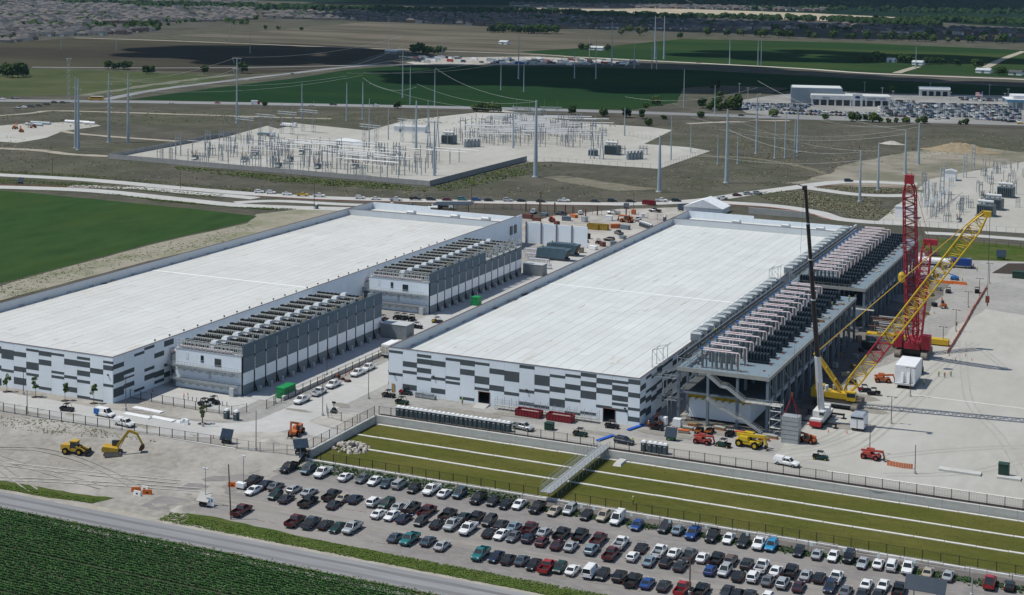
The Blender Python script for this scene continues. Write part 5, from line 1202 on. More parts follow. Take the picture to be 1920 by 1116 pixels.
# wheel loader
CATY = mat('digger_yellow', (.5,.31,.03), (.4,.25,.03), 1, .55)
t = thing('wheel_loader', 'yellow wheel loader parked on the bare dirt left', 'loader', at(141,851), R(-78)); 
q = MB(); q.frust(-1.0,1.0,-3.2,-.9,1.0,-.85,.85,-3.0,-.9,2.2); q.box(-.9,.9,-.9,1.6,.8,1.4); q.build('chassis', CATY, t)
q = MB(); q.box(-.75,.75,-.9,.7,1.4,2.9); q.build('cab', GLASS, t); q = MB(); q.box(-.85,.85,-1.0,.8,2.9,3.1); q.build('cab_roof', CATY, t)
for x in (-.8,.8):
    q = MB(); q.bar((x,.6,1.9),(x,3.2,.9),.25,.4); q.build('lift_arm', CATY, t)
q = MB(); q.prism([(3.0,.1),(4.3,.1),(4.1,.4),(3.4,.6),(3.2,1.4),(3.0,1.3)], 'x', -1.4, 1.4); q.build('bucket', BLACK, t)
q = MB(); q.box(-.7,.7,-3.25,-3.1,1.1,2.0); q.build('grille', BLACK, t)
for x in (-1.0,1.0):
    for y in (-1.9,1.5): wheel(t, x, y, .78, .55, CATY)
# excavator
t = thing('excavator', 'yellow tracked excavator with raised arm on the dirt', 'excavator', at(212,853), R(-60))
tracks(t, 0, 0, 2.2, 4.0, .7, .95)
q = MB(); q.box(-.9,.9,-1,1,.45,1.0); q.build('undercarriage', BLACK, t)
q = MB(); q.prism([(-2.3,1.05),(1.2,1.05),(1.2,1.8),(-.2,2.0),(-2.1,2.3),(-2.4,1.8)], 'x', -1.35, 1.35); q.build('upper_body', CATY, t)
q = MB(); q.box(-1.3,-.3,-.3,1.4,1.9,2.9); q.build('cab', GLASS, t); q = MB(); q.box(-1.32,-.28,-.35,1.45,2.9,3.02); q.build('cab_roof', BLACK, t)
A_ = Vector((.2,1.0,2.0)); B_ = Vector((.2,3.6,5.6)); C_ = Vector((.2,5.6,4.7)); D_ = Vector((.2,6.6,2.3))
q = MB(); q.bar(A_,B_,.4,.6); q.bar(B_,C_,.38,.5); q.build('boom', CATY, t); q = MB(); q.bar(C_+Vector((0,-.4,.4)),D_,.32,.4); q.build('arm', CATY, t)
q = MB(); q.tube(A_+Vector((0,.6,-.3)),B_+Vector((0,-.3,-.5)),.1,5); q.build('ram', SILVER, t)
q = MB(); q.prism([(6.3,2.4),(6.9,2.3),(7.0,1.5),(6.5,1.0),(5.8,1.1),(5.9,1.6)], 'x', -.45, .85); q.build('bucket', mat('bucket_brown', (.09,.06,.045), None, 1), t)
# small excavator and lifts by the orange netting
t = thing('mini_excavator', 'small orange excavator near the debris behind the red crane', 'excavator', at(1769,578), .4)
tracks(t, 0, 0, 1.6, 2.6, .5, .7); q = MB(); q.box(-.8,.8,-1.2,.6,.8,1.6); q.build('body', ORNG, t); q = MB(); q.bar((0,.5,1.4),(0,2.0,3.2),.25); q.bar((0,2.0,3.2),(0,3.0,1.4),.2); q.build('arm', ORNG, t); q = MB(); q.box(-.7,.1,-.5,.5,1.6,2.6); q.build('cab', GLASS, t)

# ------------------------------------------------------------------ skips, boxes, generators
def skip(px, py, L, W, H, col, rz, label, p=None):
    mt = mat('skip_'+col, {'red':(.24,.02,.03),'yellow':(.38,.24,.03),'green':(.01,.25,.07),'navy':(.02,.035,.06)}[col], None, .8, .55)
    t = thing('skip_container', label, 'skip', p or at(px,py), rz)
    q = MB(); q.box(-L/2,L/2,-W/2,W/2,.15,.3); q.build('floor', mt, t)
    for s in (-1,1):
        q = MB(); q.box(-L/2,L/2,s*W/2-.06,s*W/2+.06,.15,H)
        for i in range(int(L/.8)+1): q.box(-L/2+i*.8-.05,-L/2+i*.8+.05,s*(W/2+.11)-.05,s*(W/2+.11)+.05,.2,H)
        q.box(-L/2,L/2,s*(W/2+.08)-.06,s*(W/2+.08)+.06,H-.12,H); q.build('side', mt, t)
        q = MB(); q.box(s*L/2-.06,s*L/2+.06,-W/2+.07,W/2-.07,.15,H); q.build('end', mt, t)
    q = MB(); q.frust(-L/2+.1,L/2-.1,-W/2+.1,W/2-.1,.3,-L/2+1,L/2-1,-W/2+.4,W/2-.4,H*.8); q.build('load', mat('rubbish', (.35,.33,.3), (.15,.14,.13), 2), t)
    return t
skip(0,0,6.4,2.3,1.7,'red',-.02,'dark red open skip by the warehouse scaffold, left of two', Vector((-147.6,341.6,.03)))
skip(0,0,6.6,2.3,1.7,'red',-.02,'dark red open skip by the warehouse scaffold, right of two', Vector((-139.2,341.6,.03)))
skip(1113,430,5,2.6,2.4,'yellow',0,'yellow skip in the back yard, left of two'); skip(1130,431,5,2.6,2.4,'yellow',0,'yellow skip in the back yard, right of two'); skip(1217,384,6,2.4,2,'red',-.05,'red skip standing beside the queue road')
def bigbox(name, px, py, L, W, H, mt, rz, label, cat, p=None, parts=()):
    t = thing(name, label, cat, p or at(px,py), rz); q = MB(); q.box(-L/2,L/2,-W/2,W/2,.15,H); q.build('body', mt, t); q = MB(); q.box(-L/2-.08,L/2+.08,-W/2-.08,W/2+.08,H,H+.1); q.build('lid', mt if 'roof' not in parts else LGREY, t)
    q = MB(); q.box(-L/2+.2,L/2-.2,-W/2+.2,W/2-.2,0,.15); q.build('skid', BLACK, t)
    q = MB(); q.box(-L*.3,L*.3,-W/2-.04,-W/2-.005,.4,H-.3); q.build('door', mt, t); return t
GRN = mat('box_green', (.01,.24,.07), (.01,.2,.06), 1, .5); BGEN = mat('gen_blue', (.075,.125,.15), (.06,.1,.125), .6, .5); DGRN = mat('dark_green', (.02,.05,.035), (.015,.04,.03), 1, .6); GBOX = mat('store_grey', (.2,.22,.23), (.165,.185,.195), .6, .6)
bigbox('equipment_box',536,743,2.4,5.5,2.7,GRN,0,'bright green box beside the gate of the access road','box'); bigbox('equipment_box',893,572,2.4,3,2.7,GRN,0,'bright green box beside the rear cooling building','box')
bigbox('storage_box',745,632,8.5,5,4.2,GBOX,0,'grey storage shed between the two cooling buildings','shed',None,('roof',)); bigbox('storage_box',1003,515,7.5,4.5,4,GBOX,0,'grey storage shed near the far end of the rear cooling building','shed',None,('roof',))
for (x, y, lb) in ((1038,487,'blue-grey generator enclosure, nearer of two'),(1056,478,'blue-grey generator enclosure, farther of two')):
    t = thing('generator', lb, 'generator', at(x,y), 0, 'generators'); q = MB(); q.prism([(-6.5,.9),(5.2,.9),(6.6,4.4),(-6.0,4.4)], 'y', -2, 2); q.build('enclosure', BGEN, t); q = MB(); q.box(-6.8,6,-1.8,1.8,0,.9); q.build('base', mat('gen_base', (.1,.11,.115), None, 1), t)
    for i in range(8): q = MB(); q.box(-4+i*1.1,-3.1+i*1.1,-1.9,1.9,4.42,4.6); q.build('vent', BGEN, t)
    q = MB(); q.tube((-4.5,0,4.4),(-4.5,0,5.2),.35,8); q.build('stack', mat('tan_pipe', (.4,.35,.24), None, 1), t)
    q = MB(); q.prism([(5.3,1.0),(5.35,1.0),(6.7,4.3),(6.65,4.3)], 'y', -1.8, 1.8); q.build('louvre', BLACK, t)
bigbox('switch_cabinet',1882,893,2.2,2.0,2.8,DGRN,0,'dark green transformer box at the right edge of the pad','cabinet'); bigbox('switch_cabinet',1912,522,5,2.2,2.4,DGRN,0,'dark green container at the right edge behind the pad','cabinet')
bigbox('generator_box',1630,655,4.2,2.2,2.2,mat('gen_dark', (.02,.03,.03), None, 1, .5),0,'black generator in the shade of the steel platform','generator'); bigbox('site_box',1134,808,2.0,1.6,1.7,DGRN,0,'dark green waste bin beside the fence','bin',at(1030,806))
for (x,y,L,W,lb) in ((1830,896,9,2.2,'long white concrete slab lying beside the pad'),(1892,908,5,2.2,'pale concrete plinth of the green box')):
    q = MB(); q.box(-L/2,L/2,-W/2,W/2,0,.5); tag(q.build('concrete_slab', WALLC, None, at(x-30 if L == 9 else x,y-10)), lb, 'slab')
# wrapped module on its trailer with a blue-cab truck
t = thing('wrapped_module', 'huge white shrink-wrapped module on a low trailer', 'module', (-68.6,415.0,0)); WR = mat('shrink_wrap', (.74,.75,.76), (.66,.67,.68), .5, .4, bump=.6)
q = MB(); q.box(-2.6,2.6,-5.4,5.4,1.5,6.0); q.build('wrapped_load', WR, t)
for x in (-1.0,.6): q = MB(); q.frust(x,x+.7,-6.2,-5.41,1.5,x,x+.7,-5.6,-5.41,4.2); q.build('strut', WR, t)
q = MB(); q.box(-2.5,2.5,-6.4,5.6,1.0,1.45); q.build('trailer', LGREY, t)
for s in (-1.6,-.6,.6,1.6):
    for y in (-5.6,-4.5,-3.4): wheel(t, s, y, .5, .35)
t = thing('tractor_truck', 'white-roofed blue tractor truck pulling the wrapped module', 'truck', (-68.0,425.5,0))
q = MB(); q.box(-1.25,1.25,-1,3.4,1.0,1.5); q.build('chassis', BLACK, t); q = MB(); q.frust(-1.2,1.2,0,2.6,1.2,-1.1,1.1,.2,2.2,3.8); q.build('cab', mat('cab_blue', (.03,.13,.36), None, 1, .4), t); q = MB(); q.frust(-1.1,1.1,.2,2.2,3.8,-.9,.9,.4,1.8,4.3); q.build('cab_roof', WHITEP, t); q = MB(); q.box(-1.0,1.0,-.08,0,2.2,3.4); q.build('rear_window', GLASS, t)
for s in (-1.1,1.1):
    for y in (-.6,3.0): wheel(t, s, y, .52, .35)
t = thing('box_trailer', 'white and grey box trailer standing on the pale pad', 'trailer', at(1610,805), 0)
q = MB(); q.box(-1.6,1.6,-2.2,3.2,.8,3.6); q.build('body', WHITEP, t); q = MB(); q.frust(-1.65,1.65,-2.25,3.25,3.6,-1.3,1.3,-2.0,3.0,3.95); q.build('roof', mat('trailer_roof', (.28,.32,.36), None, 1), t); q = MB(); q.box(-1.5,1.5,-2.26,-2.21,3.1,3.5); q.build('vent_strip', BLACK, t); q = MB(); q.box(-.03,.03,-2.27,-2.215,.9,3.1); q.build('door_seam', TRIM, t)
for s in (-1.3,1.3):
    for y in (-1,.2): wheel(t, s, y, .4)
# yellow multi-axle trailer behind the red crane
t = thing('heavy_trailer', 'yellow multi-axle heavy trailer behind the red crane', 'trailer', (-78.0,462.5,0)); q = MB(); q.box(-11,7,-1.5,1.5,1.0,1.6); q.build('deck', CYEL, t)
for i in range(9):
    for y in (-1.1,1.1): wheel(t, -9.8+i*1.8, y, .5); t.children[-1].rotation_euler = (0,0,R(90)); t.children[-1].location = (0,0,0)
q = MB(); q.box(7.4,13,-1.4,1.4,.4,1.9); q.build('gooseneck', CYEL, t)
# stacked girders and timber under the rear platform front
for i in range(6):
    q = MB(); L = rnd.uniform(6,11); q.box(-L/2,L/2,-.25,.25,0,.6); tag(q.build('girder', [mat('rust_steel', (.2,.12,.09), (.15,.09,.07), 1), SBLUE, FASC][i % 3], None, (-82+rnd.uniform(-2,2), 455.5+i*1.1, .03+.62*(i % 2)), rnd.uniform(-.05,.05)), 'steel girder lying before the rear platform, %s from the front' % ORD[i], 'girder', 'girders on the ground')
# clutter in the shaded yard: crates, drums, pallets
CL = [('crate',mat('crate_wood', (.25,.17,.09), None, 2)),('pallet_load',GBOX),('crate',mat('crate_tan', (.32,.27,.2), None, 2)),('pallet_load',STEEL),('crate',BLACK)]
spots = sorted([(1560,650),(1575,668),(1590,640),(1566,690),(1600,690),(1584,705),(1610,640),(1620,600),(1598,720),(1572,735),(1556,705),(1640,610),(1660,600),(1700,610),(1690,590),(1730,560),(1745,555),(1720,545),(1760,545),(1735,590),(1755,520),(1725,510),(1770,505),(1742,492),(1615,660),(1605,672),(1548,676),(1578,652),(1630,640),(1612,620),(1650,625),(1668,612),(1712,602),(1722,575),(1708,560),(1752,575),(1716,528),(1748,508)])
for i, (x, y) in enumerate(spots):
    nm, mt = CL[i % 5]; t = thing(nm, 'small %s in the clutter right of the steel platforms, %s from the left' % (nm.replace('_',' '), nth(i)), 'crate', at(x,y), rnd.uniform(0,3)); a = rnd.uniform(1.2,2.6); b = rnd.uniform(.9,1.5); h = rnd.uniform(.8,1.7); q = MB(); q.box(-a/2,a/2,-b/2,b/2,.15,h); q.build('box', mt, t); q = MB(); q.box(-a/2-.1,a/2+.1,-b/2-.1,b/2+.1,0,.14); q.build('pallet', CL[0][1], t)
for i, (x, y) in enumerate(((1243,797),(1270,800))):
    t = thing('sack_pallet', 'tall white wrapped pallet by the steel column, %s' % ('left' if i == 0 else 'right'), 'pallet', at(x,y)); q = MB(); q.box(-1,1,-.8,.8,.15,1.1); q.build('lower_stack', WR, t); q = MB(); q.box(-.95,.95,-.78,.78,1.12,2.0); q.build('upper_stack', WR, t); q = MB(); q.box(-1.05,1.05,-.85,.85,0,.14); q.build('pallet', CL[0][1], t)
# blue trucks and white tank wagons behind the cranes
t = thing('tank_trailer', 'long white tank trailer behind the red crane', 'tank', at(1745,500), R(-80)); q = MB(); q.tube((0,-7,2.2),(0,7,2.2),1.3,12); q.build('tank', WHITEP, t); q = MB(); q.box(-1,1,-6,6,.6,1.0); q.build('frame', BLACK, t)
for y in (-5,-3.8,4,5.2):
    for s in (-1,1): wheel(t, s, y, .5)
t = thing('dump_trailer', 'blue box trailer in the yard behind the cranes', 'trailer', at(1799,502), 0); q = MB(); q.box(-4.2,4.2,-1.3,1.3,1.1,3.6); q.build('box', mat('deep_blue', (.015,.05,.22), None, 1, .5), t); q = MB(); q.box(-4.2,4.2,-1.2,1.2,.7,1.05); q.build('frame', STEEL, t)
for x in (-3,-1.8,3): wheel(t, 0, x, .5, 2.2); t.children[-1].rotation_euler = (0,0,R(90))
t = thing('semi_truck', 'white semi truck with red bumper next to the blue trailer', 'truck', at(1816,502), R(15)); q = MB(); q.frust(-1.2,1.2,-1,3.4,.7,-1.1,1.1,-.8,2.2,3.2); q.build('cab', WHITEP, t); q = MB(); q.box(-1.2,1.2,-1.6,-1,.4,1.0); q.build('bumper', CRED, t); q = MB(); q.box(-1.0,1.0,-1.02,-.95,1.9,2.8); q.build('windscreen', GLASS, t)
for s in (-1.1,1.1): wheel(t, s, -.4, .5); wheel(t, s, 2.6, .5)
for i in range(4):
    q = MB(); q.tube((0,-.9,.9),(0,.9,.9),.9,10); tag(q.build('cable_reel', mat('reel_blue', (.06,.09,.16), (.3,.16,.1), 1), None, at(1738+i*6,480), .1), 'blue cable reel in the row behind the tank trailer, %s from the left' % ORD[i], 'reel', 'cable reels')
t = thing('boom_lift', 'blue boom lift with folded arm in the yard behind the cranes', 'lift', at(1790,525), 1.4); q = MB(); q.box(-.9,.9,-1.2,1.2,.4,1.3); q.build('base', BLUEV, t); q = MB(); q.bar((0,-.8,1.4),(0,3.4,2.4),.25); q.bar((0,3.4,2.4),(0,4.8,.9),.2); q.build('arm', BLUEV, t); q = MB(); q.box(-.6,.6,4.6,5.6,.5,1.5); q.build('basket', STEEL, t)
for s in (-.9,.9):
    for y in (-.9,.9): wheel(t, s, y, .4)
for i, (x, y) in enumerate(((1770,531),(1797,533))):
    q = MB(); q.frust(-3,3,-.35,.35,0,-2.8,2.8,-.15,.15,.95); tag(q.build('traffic_barrier', mat('barrier_orange', (.55,.14,.03), (.46,.11,.03), 1), None, at(x,y), -.1), 'long orange barrier behind the cranes, %s' % ('left' if i == 0 else 'right'), 'barrier')
# orange netting along the pad
t = thing('safety_fence', 'sagging orange safety netting along the pale pad', 'netting', (0,0,0)); NET = mat('net_orange', (.62,.2,.1), (.5,.16,.08), 2, .8)
NP = PX((1850,540),(1838,560),(1824,582),(1812,605),(1800,625),(1788,645),(1776,664))
for a, b in zip(NP, NP[1:]):
    n = 8
    for i in range(n):
        p = a.lerp(b,i/n); r = a.lerp(b,(i+.92)/n); h = 1.1+rnd.uniform(-.25,.1); q = MB(); q.hexa([(p.x-.02,p.y,.03),(p.x+.02,p.y,.03),(r.x+.02,r.y,.03),(r.x-.02,r.y,.03),(p.x-.02,p.y,h),(p.x+.02,p.y,h),(r.x+.02,r.y,h-.1),(r.x-.02,r.y,h-.1)]); q.build('net_panel', NET, t)
    q = MB(); q.tube((a.x,a.y,0),(a.x,a.y,1.4),.05,4); q.build('stake', NET, t)
t = thing('safety_fence', 'orange netting panels at the near corner of the pad', 'netting', (0,0,0))
NP = PX((1663,873),(1690,878),(1712,880))
for a, b in zip(NP, NP[1:]):
    for i in range(5):
        p = a.lerp(b,i/5); r = a.lerp(b,(i+.9)/5); q = MB(); q.box(min(p.x,r.x),max(p.x,r.x),p.y-.02,p.y+.02,.05,1.2); q.build('net_panel', NET, t)
# electrical cabinets lined up by the warehouse wall, cable drums, and scaffold bundles
for i in range(8):
    t = thing('electrical_cabinet', 'small grey cabinet lined up before the middle warehouse, %s from the left' % ORD[i], 'cabinet', at(782+i*4.6,745+i*.7), rnd.uniform(-.2,.2)); q = MB(); q.box(-.4,.4,-.4,.4,.1,rnd.uniform(1.0,1.6)); q.build('body', GBOX, t); q = MB(); q.box(-.3,.3,-.43,-.405,.3,.9); q.build('door', STEEL, t)
for i, (x, y) in enumerate(((1290,806),(1282,812),(1300,800),(1350,806),(1388,815),(1432,826),(1448,822))):
    t = thing('material_stack', 'low stack of orange and timber site material before the steel platform, %s from the left' % ('second','first','third','fourth','fifth','sixth','seventh')[i], 'stack', at(x,y), rnd.uniform(-.2,.2))
    for k in range(3): q = MB(); q.box(-1.3,1.3,-.5,.5,k*.28,k*.28+.24); q.build('layer', (ORNG, CL[0][1], FASC)[(i+k) % 3], t)
for i, (x, y) in enumerate(((652,716),(640,712),(632,707),(608,712),(588,722))):
    t = thing('cable_drum', 'dark cable coil on the lane beside the cooling building, %s from the right' % ORD[i], 'cable', at(x,y)); q = MB(); q.lathe((0,0,0), ((.9,0),(1.0,.25),(.8,.5),(.4,.3)), 12); q.build('coil', BLACK, t); q = MB(); q.lathe((0,0,0), ((.35,0),(.35,.6)), 8); q.build('core', ORNG, t)
# long pipes and scaffold frames at the near end of the rear platform
for i in range(14):
    q = MB(); L = rnd.uniform(5,10); z = .3+(i % 5)*1.5; q.tube((-L/2,0,z),(L/2,0,z),.16,6); q.bar((-L/2+.5,0,0),(-L/2+.5,0,z),.1); q.bar((L/2-.5,0,0),(L/2-.5,0,z),.1); tag(q.build('racked_pipe', (SILVER, mat('rust_steel', (.2,.12,.09), (.15,.09,.07), 1), FASC)[i % 3], None, (-83+rnd.uniform(-2.5,2.5), 461+i*.42, .03), rnd.uniform(-.03,.03)), 'pipe on trestles before the rear platform, %s from the front' % nth(i), 'pipe', 'racked pipes')
# solar light towers
def solar(px, py, rz, label, s=1.0, mast=0, tilt=.5, green=False):
    t = thing('solar_trailer', label, 'solar trailer', at(px,py), rz); t.scale = (s,s,s); q = MB(); q.box(-.8,.8,-.5,.5,.4,1.0); q.build('battery_box', mat('john_green', (.05,.2,.06), None, 1) if green else BLACK, t)
    c = math.cos(tilt); n = math.sin(tilt); q = MB(); q.hexa([(-1.3,-1.1*c,1.7-1.1*n),(1.3,-1.1*c,1.7-1.1*n),(1.3,1.1*c,1.7+1.1*n),(-1.3,1.1*c,1.7+1.1*n),(-1.3,-1.1*c,1.78-1.1*n),(1.3,-1.1*c,1.78-1.1*n),(1.3,1.1*c,1.78+1.1*n),(-1.3,1.1*c,1.78+1.1*n)]); q.build('solar_panel', mat('pv_dark', (.018,.03,.045), (.025,.04,.058), 2, .2, 0, .6), t)
    q = MB(); q.tube((0,0,1.0),(0,0,1.7),.08,6); q.build('stand', STEEL, t)
    for x in (-.9,.9): wheel(t, x, 0, .32, .2)
    if mast:
        q = MB(); q.tube((0,.4,1.0),(0,.4,mast),.06,5); q.build('mast', STEEL, t); q = MB(); q.cbox(-.35,.4,mast,.4,.3,.35); q.cbox(.35,.4,mast,.4,.3,.35); q.build('lamps', WHITEP, t)
solar(1258,826,.1,'green solar trailer with tilted panels beside the small red telehandler',1.1,0,.9,True); solar(383,949,.05,'solar trailer with tall camera mast at the car park corner',1.1,7,.6); solar(425,832,.05,'black solar trailer behind the perimeter fence',1.2,0,1.1); solar(564,851,.7,'dark tilted solar panel at the left corner of the basin',1.3,0,.5); solar(39,345,.1,'small dark solar trailer on the planted island',1.2,0,1.0); solar(1277,396,.1,'small dark solar trailer near the tent',1.2,0,1.0); solar(1877,487,.1,'green-based solar trailer on the lawn',1.4,0,.9,True); solar(1174,392,0,'dark blue solar box beside the queue road',1.0,0,1.0)
t = thing('solar_array', 'large dark solar board on a post among the nearest cars', 'solar panel', Vector((at(1735,1128).x, at(1735,1128).y, LOW))); q = MB(); q.hexa([(-3.6,-1.4,2.2),(3.6,-1.4,2.2),(3.6,.9,4.1),(-3.6,.9,4.1),(-3.6,-1.45,2.3),(3.6,-1.45,2.3),(3.6,.85,4.2),(-3.6,.85,4.2)]); q.build('board', mat('pv_dark', (.018,.03,.045), None, 2, .2), t)
for x in (-2,2): q = MB(); q.tube((x,-.2,0),(x,-.2,3.1),.12,6); q.build('post', STEEL, t)
for (x, y, tp, lb) in ((452,917,866,'white diesel light tower at the car park entrance'),(819,0,0,'')):
    if not tp: continue
    t = thing('light_tower', lb, 'light tower', at(x,y)); q = MB(); q.box(-1,1,-.6,.6,.4,1.4); q.build('engine_box', WHITEP, t); q = MB(); q.tube((.6,0,1.4),(.6,0,7.2),.08,5); q.build('mast', STEEL, t); q = MB(); q.cbox(.35,0,7.2,.4,.3,.4); q.cbox(.85,0,7.2,.4,.3,.4); q.build('lamps', WHITEP, t); wheel(t, -.9, 0, .35); wheel(t, .9, 0, .35)
t = thing('camera_tower', 'small black camera trailer on the dirt island', 'trailer', at(626,775)); q = MB(); q.frust(-.9,.9,-.6,.6,.3,-.3,.3,-.3,.3,1.4); q.build('base', BLACK, t); q = MB(); q.tube((0,0,1.4),(0,0,2.6),.1,6); q.cbox(0,0,2.7,.9,.4,.4); q.build('camera_head', BLACK, t)
# jersey barriers, sign boards and a pile of white sheets
BW = mat('barrier_white', (.66,.65,.63), None, 1)
for i, (x, y, c, rz) in enumerate(((255,922,'o',.4),(272,920,'w',-.1),(258,929,'w',-.1),(276,927,'o',.4),(436,913,'o',.3))):
    t = thing('water_barrier', ['orange barrier at the back of the little square','white barrier at the back of the little square','white barrier at the front of the little square','orange barrier at the front of the little square','orange barrier beside the light tower'][i], 'barrier', at(x,y), rz); q = MB(); q.frust(-1,1,-.3,.3,0,-.95,.95,-.12,.12,1.0); q.build('block', mat('barrier_orange', (.55,.14,.03), (.46,.11,.03), 1) if c == 'o' else BW, t); q = MB(); q.cbox(0,-.23,.45,.5,.1,.25); q.build('fork_pocket', TRIM, t)
for i, (x, y, L, rz) in enumerate(((277,770,9,-.08),(258,781,8,-.06),(305,787,7,-.1))):
    q = MB(); q.box(-L/2,L/2,-.8,.8,0,.25); tag(q.build('panel_bundle', WHITEP, None, at(x,y)+Vector((0,0,.08)), rz), 'flat white bundle of panels on the planting strip, %s' % ('farthest','left','right')[i], 'panels')
for i, (x, y) in enumerate(((335,793),(345,792),(350,796))):
    q = MB(); q.frust(-.8,.8,-.5,.5,0,-.5,.6,-.3,.3,.5+.3*i); tag(q.build('wrapped_bale', WR, None, at(x,y)+Vector((0,0,.08)), i), 'small white wrapped bale beside the apron corner, %s' % ORD[i], 'bale')
for i, (x, y) in enumerate(((1135,823),(1192,803))):
    q = MB(); q.frust(-3,3,-.5,.5,.2,-3,3,-.5,.5,.35); o = q.build('ramp_mat', mat('mat_blue', (.03,.1,.42), None, 1), None, at(x,y), R(72)); tag(o, 'bright blue ramp mat %s' % ('at the bridge end' if i == 0 else 'by the warehouse corner'), 'mat')
p = at(394,952); t = thing('notice_board', 'white notice board beside the solar trailer', 'sign', p, .1); q = MB(); q.box(-.9,.9,-.03,.03,.4,2.2); q.build('board', WHITEP, t); q = MB(); q.box(-.6,-.1,-.045,-.035,1.2,1.9); q.box(.15,.6,-.045,-.035,1.2,1.9); q.build('print', mat('sign_blue', (.1,.25,.4), None, 1), t); q = MB(); q.bar((-.8,0,0),(-.8,0,.4),.08); q.bar((.8,0,0),(.8,0,.4),.08); q.build('legs', STEEL, t)
for i, x in enumerate((1121,1144,1185,1214,1245,1285,1352,1428,1546,1606,1669,1734)):
    yy = 893+(x-961)*.148
    p = Vector((at(x,yy+26).x, 286.6, LOW)); t = thing('parking_sign', 'small white parking sign on the verge, %s from the left' % nth(i), 'sign', p, 0, 'signs along the verge'); q = MB(); q.tube((0,0,0),(0,0,2.0),.03,4); q.build('post', FGAL, t); q = MB(); q.box(-.25,.25,-.02,.02,1.9,2.5); q.build('plate', mat('sign_pale', (.55,.68,.68), None, 2), t)
# scaffold against the warehouse front
t = thing('scaffold', 'low silver scaffold walkway along the warehouse front between the loading doors', 'scaffold', (0,0,0))
for i in range(15):
    x = -157.6+i*1.95; q = MB(); q.tube((x,344.6,0),(x,344.6,3.0),.05,5); q.tube((x,343.2,0),(x,343.2,3.0),.05,5); q.bar((x,343.2,1.0),(x,344.6,1.0),.05); q.build('standard', STEEL, t)
for z in (1.05,2.0,2.6):
    q = MB(); q.bar((-157.6,343.2,z),(-130.3,343.2,z),.05); q.build('rail', STEEL, t)
q = MB(); q.box(-157.6,-130.3,343.3,344.5,.92,1.0); q.build('deck', FASC, t)
for i in range(7):
    q = MB(); q.tube((-157.6+i*3.9,343.15,.1),(-155.7+i*3.9,343.15,2.0),.04,4); q.build('brace', STEEL, t)
# white marquee behind the middle warehouse
p = at(1325,397); t = thing('marquee', 'white pitched marquee tent behind the middle warehouse', 'tent', p, 0); q = MB(); q.box(-9,9,-6,6,0,2.6); q.build('side_wall', WHITEP, t); q = MB(); q.prism([(-9.4,2.6),(9.4,2.6),(0,6.4)], 'y', -6.4, 6.4); q.build('roof', mat('tent_white', (.72,.74,.76), (.62,.64,.66), .6), t)
p = at(1460,405); q = MB(); q.box(-14,14,-.3,.3,0,2.8); tag(q.build('garden_wall', mat('wall_grey', (.36,.36,.34), None, .6), None, p, -.02), 'long plain grey wall behind the middle warehouse', 'wall')
# canopy with solar roof behind the first warehouse
p = at(850,400); t = thing('car_canopy', 'dark ribbed shade canopy behind the first warehouse', 'canopy', p, .15)
q = MB(); q.hexa([(-9,-3,3.6),(9,-3,4.6),(9,3,5.2),(-9,3,4.2),(-9,-3,3.8),(9,-3,4.8),(9,3,5.4),(-9,3,4.4)]); q.build('roof', mat('pv_dark', (.018,.03,.045), None, 2, .2), t)
for x in (-7,0,7): q = MB(); q.bar((x,0,0),(x,0,4.2),.3); q.build('post', FRED, t)
# rack of pipework and white vessels between the generators and the rear cooling building
for i, (x, y, L) in enumerate(((1000,475,7),(1005,484,8),(1010,494,8),(1015,503,7))):
    t = thing('pipe_rack', 'silver pipe rack between rear cooling building and generators, %s from the back' % ORD[i], 'pipe rack', at(x,y)); 
    for k in range(3): q = MB(); q.tube((-L/2,k*.7-.7,1.6),(L/2,k*.7-.7,1.6),.28,7); q.build('pipe', PINK if k == 1 else SILVER, t)
    for k in range(5): q = MB(); q.bar((-L/2+k*L/4,-1,0),(-L/2+k*L/4,-1,1.4),.15); q.bar((-L/2+k*L/4,1,0),(-L/2+k*L/4,1,1.4),.15); q.bar((-L/2+k*L/4,-1,1.3),(-L/2+k*L/4,1,1.3),.15); q.build('support', STEEL, t)
# row of dark bollards on the apron and traffic cones
bo = MB(); bo.tube((0,0,0),(0,0,1.1),.1,6); bo = bo.mesh('bollard', mat('bollard_grey', (.1,.11,.11), None, 1))
for i in range(11): tag(link('bollard', bo, None, (-231.5+i*1.3, 315.6, .03)), 'slim dark bollard on the concrete apron, %s from the left' % nth(i), 'bollard', 'bollards on the apron')
co = MB(); co.lathe((0,0,0), ((.2,0),(.2,.04),(.13,.05),(.03,.75)), 7); co = co.mesh('traffic_cone', mat('cone_orange', (.6,.13,.03), (.5,.1,.03), 2))
cp = [(400,822),(286,735),(345,742),(352,741),(648,705),(655,700),(660,697),(617,730),(540,742),(563,738),(600,712),(1605,806),(1566,803),(1560,795),(1553,811),(1588,813),(1780,668),(1812,660),(1810,668),(1822,676),(1792,676),(1752,588),(1090,470),(1210,428),(1218,430)]
for i, (x, y) in enumerate(cp): tag(link('traffic_cone', co, None, at(x,y)+Vector((0,0,.06))), 'orange traffic cone, %s in left-to-right order on the site' % nth(sorted(cp).index((x,y))), 'cone', 'traffic cones')
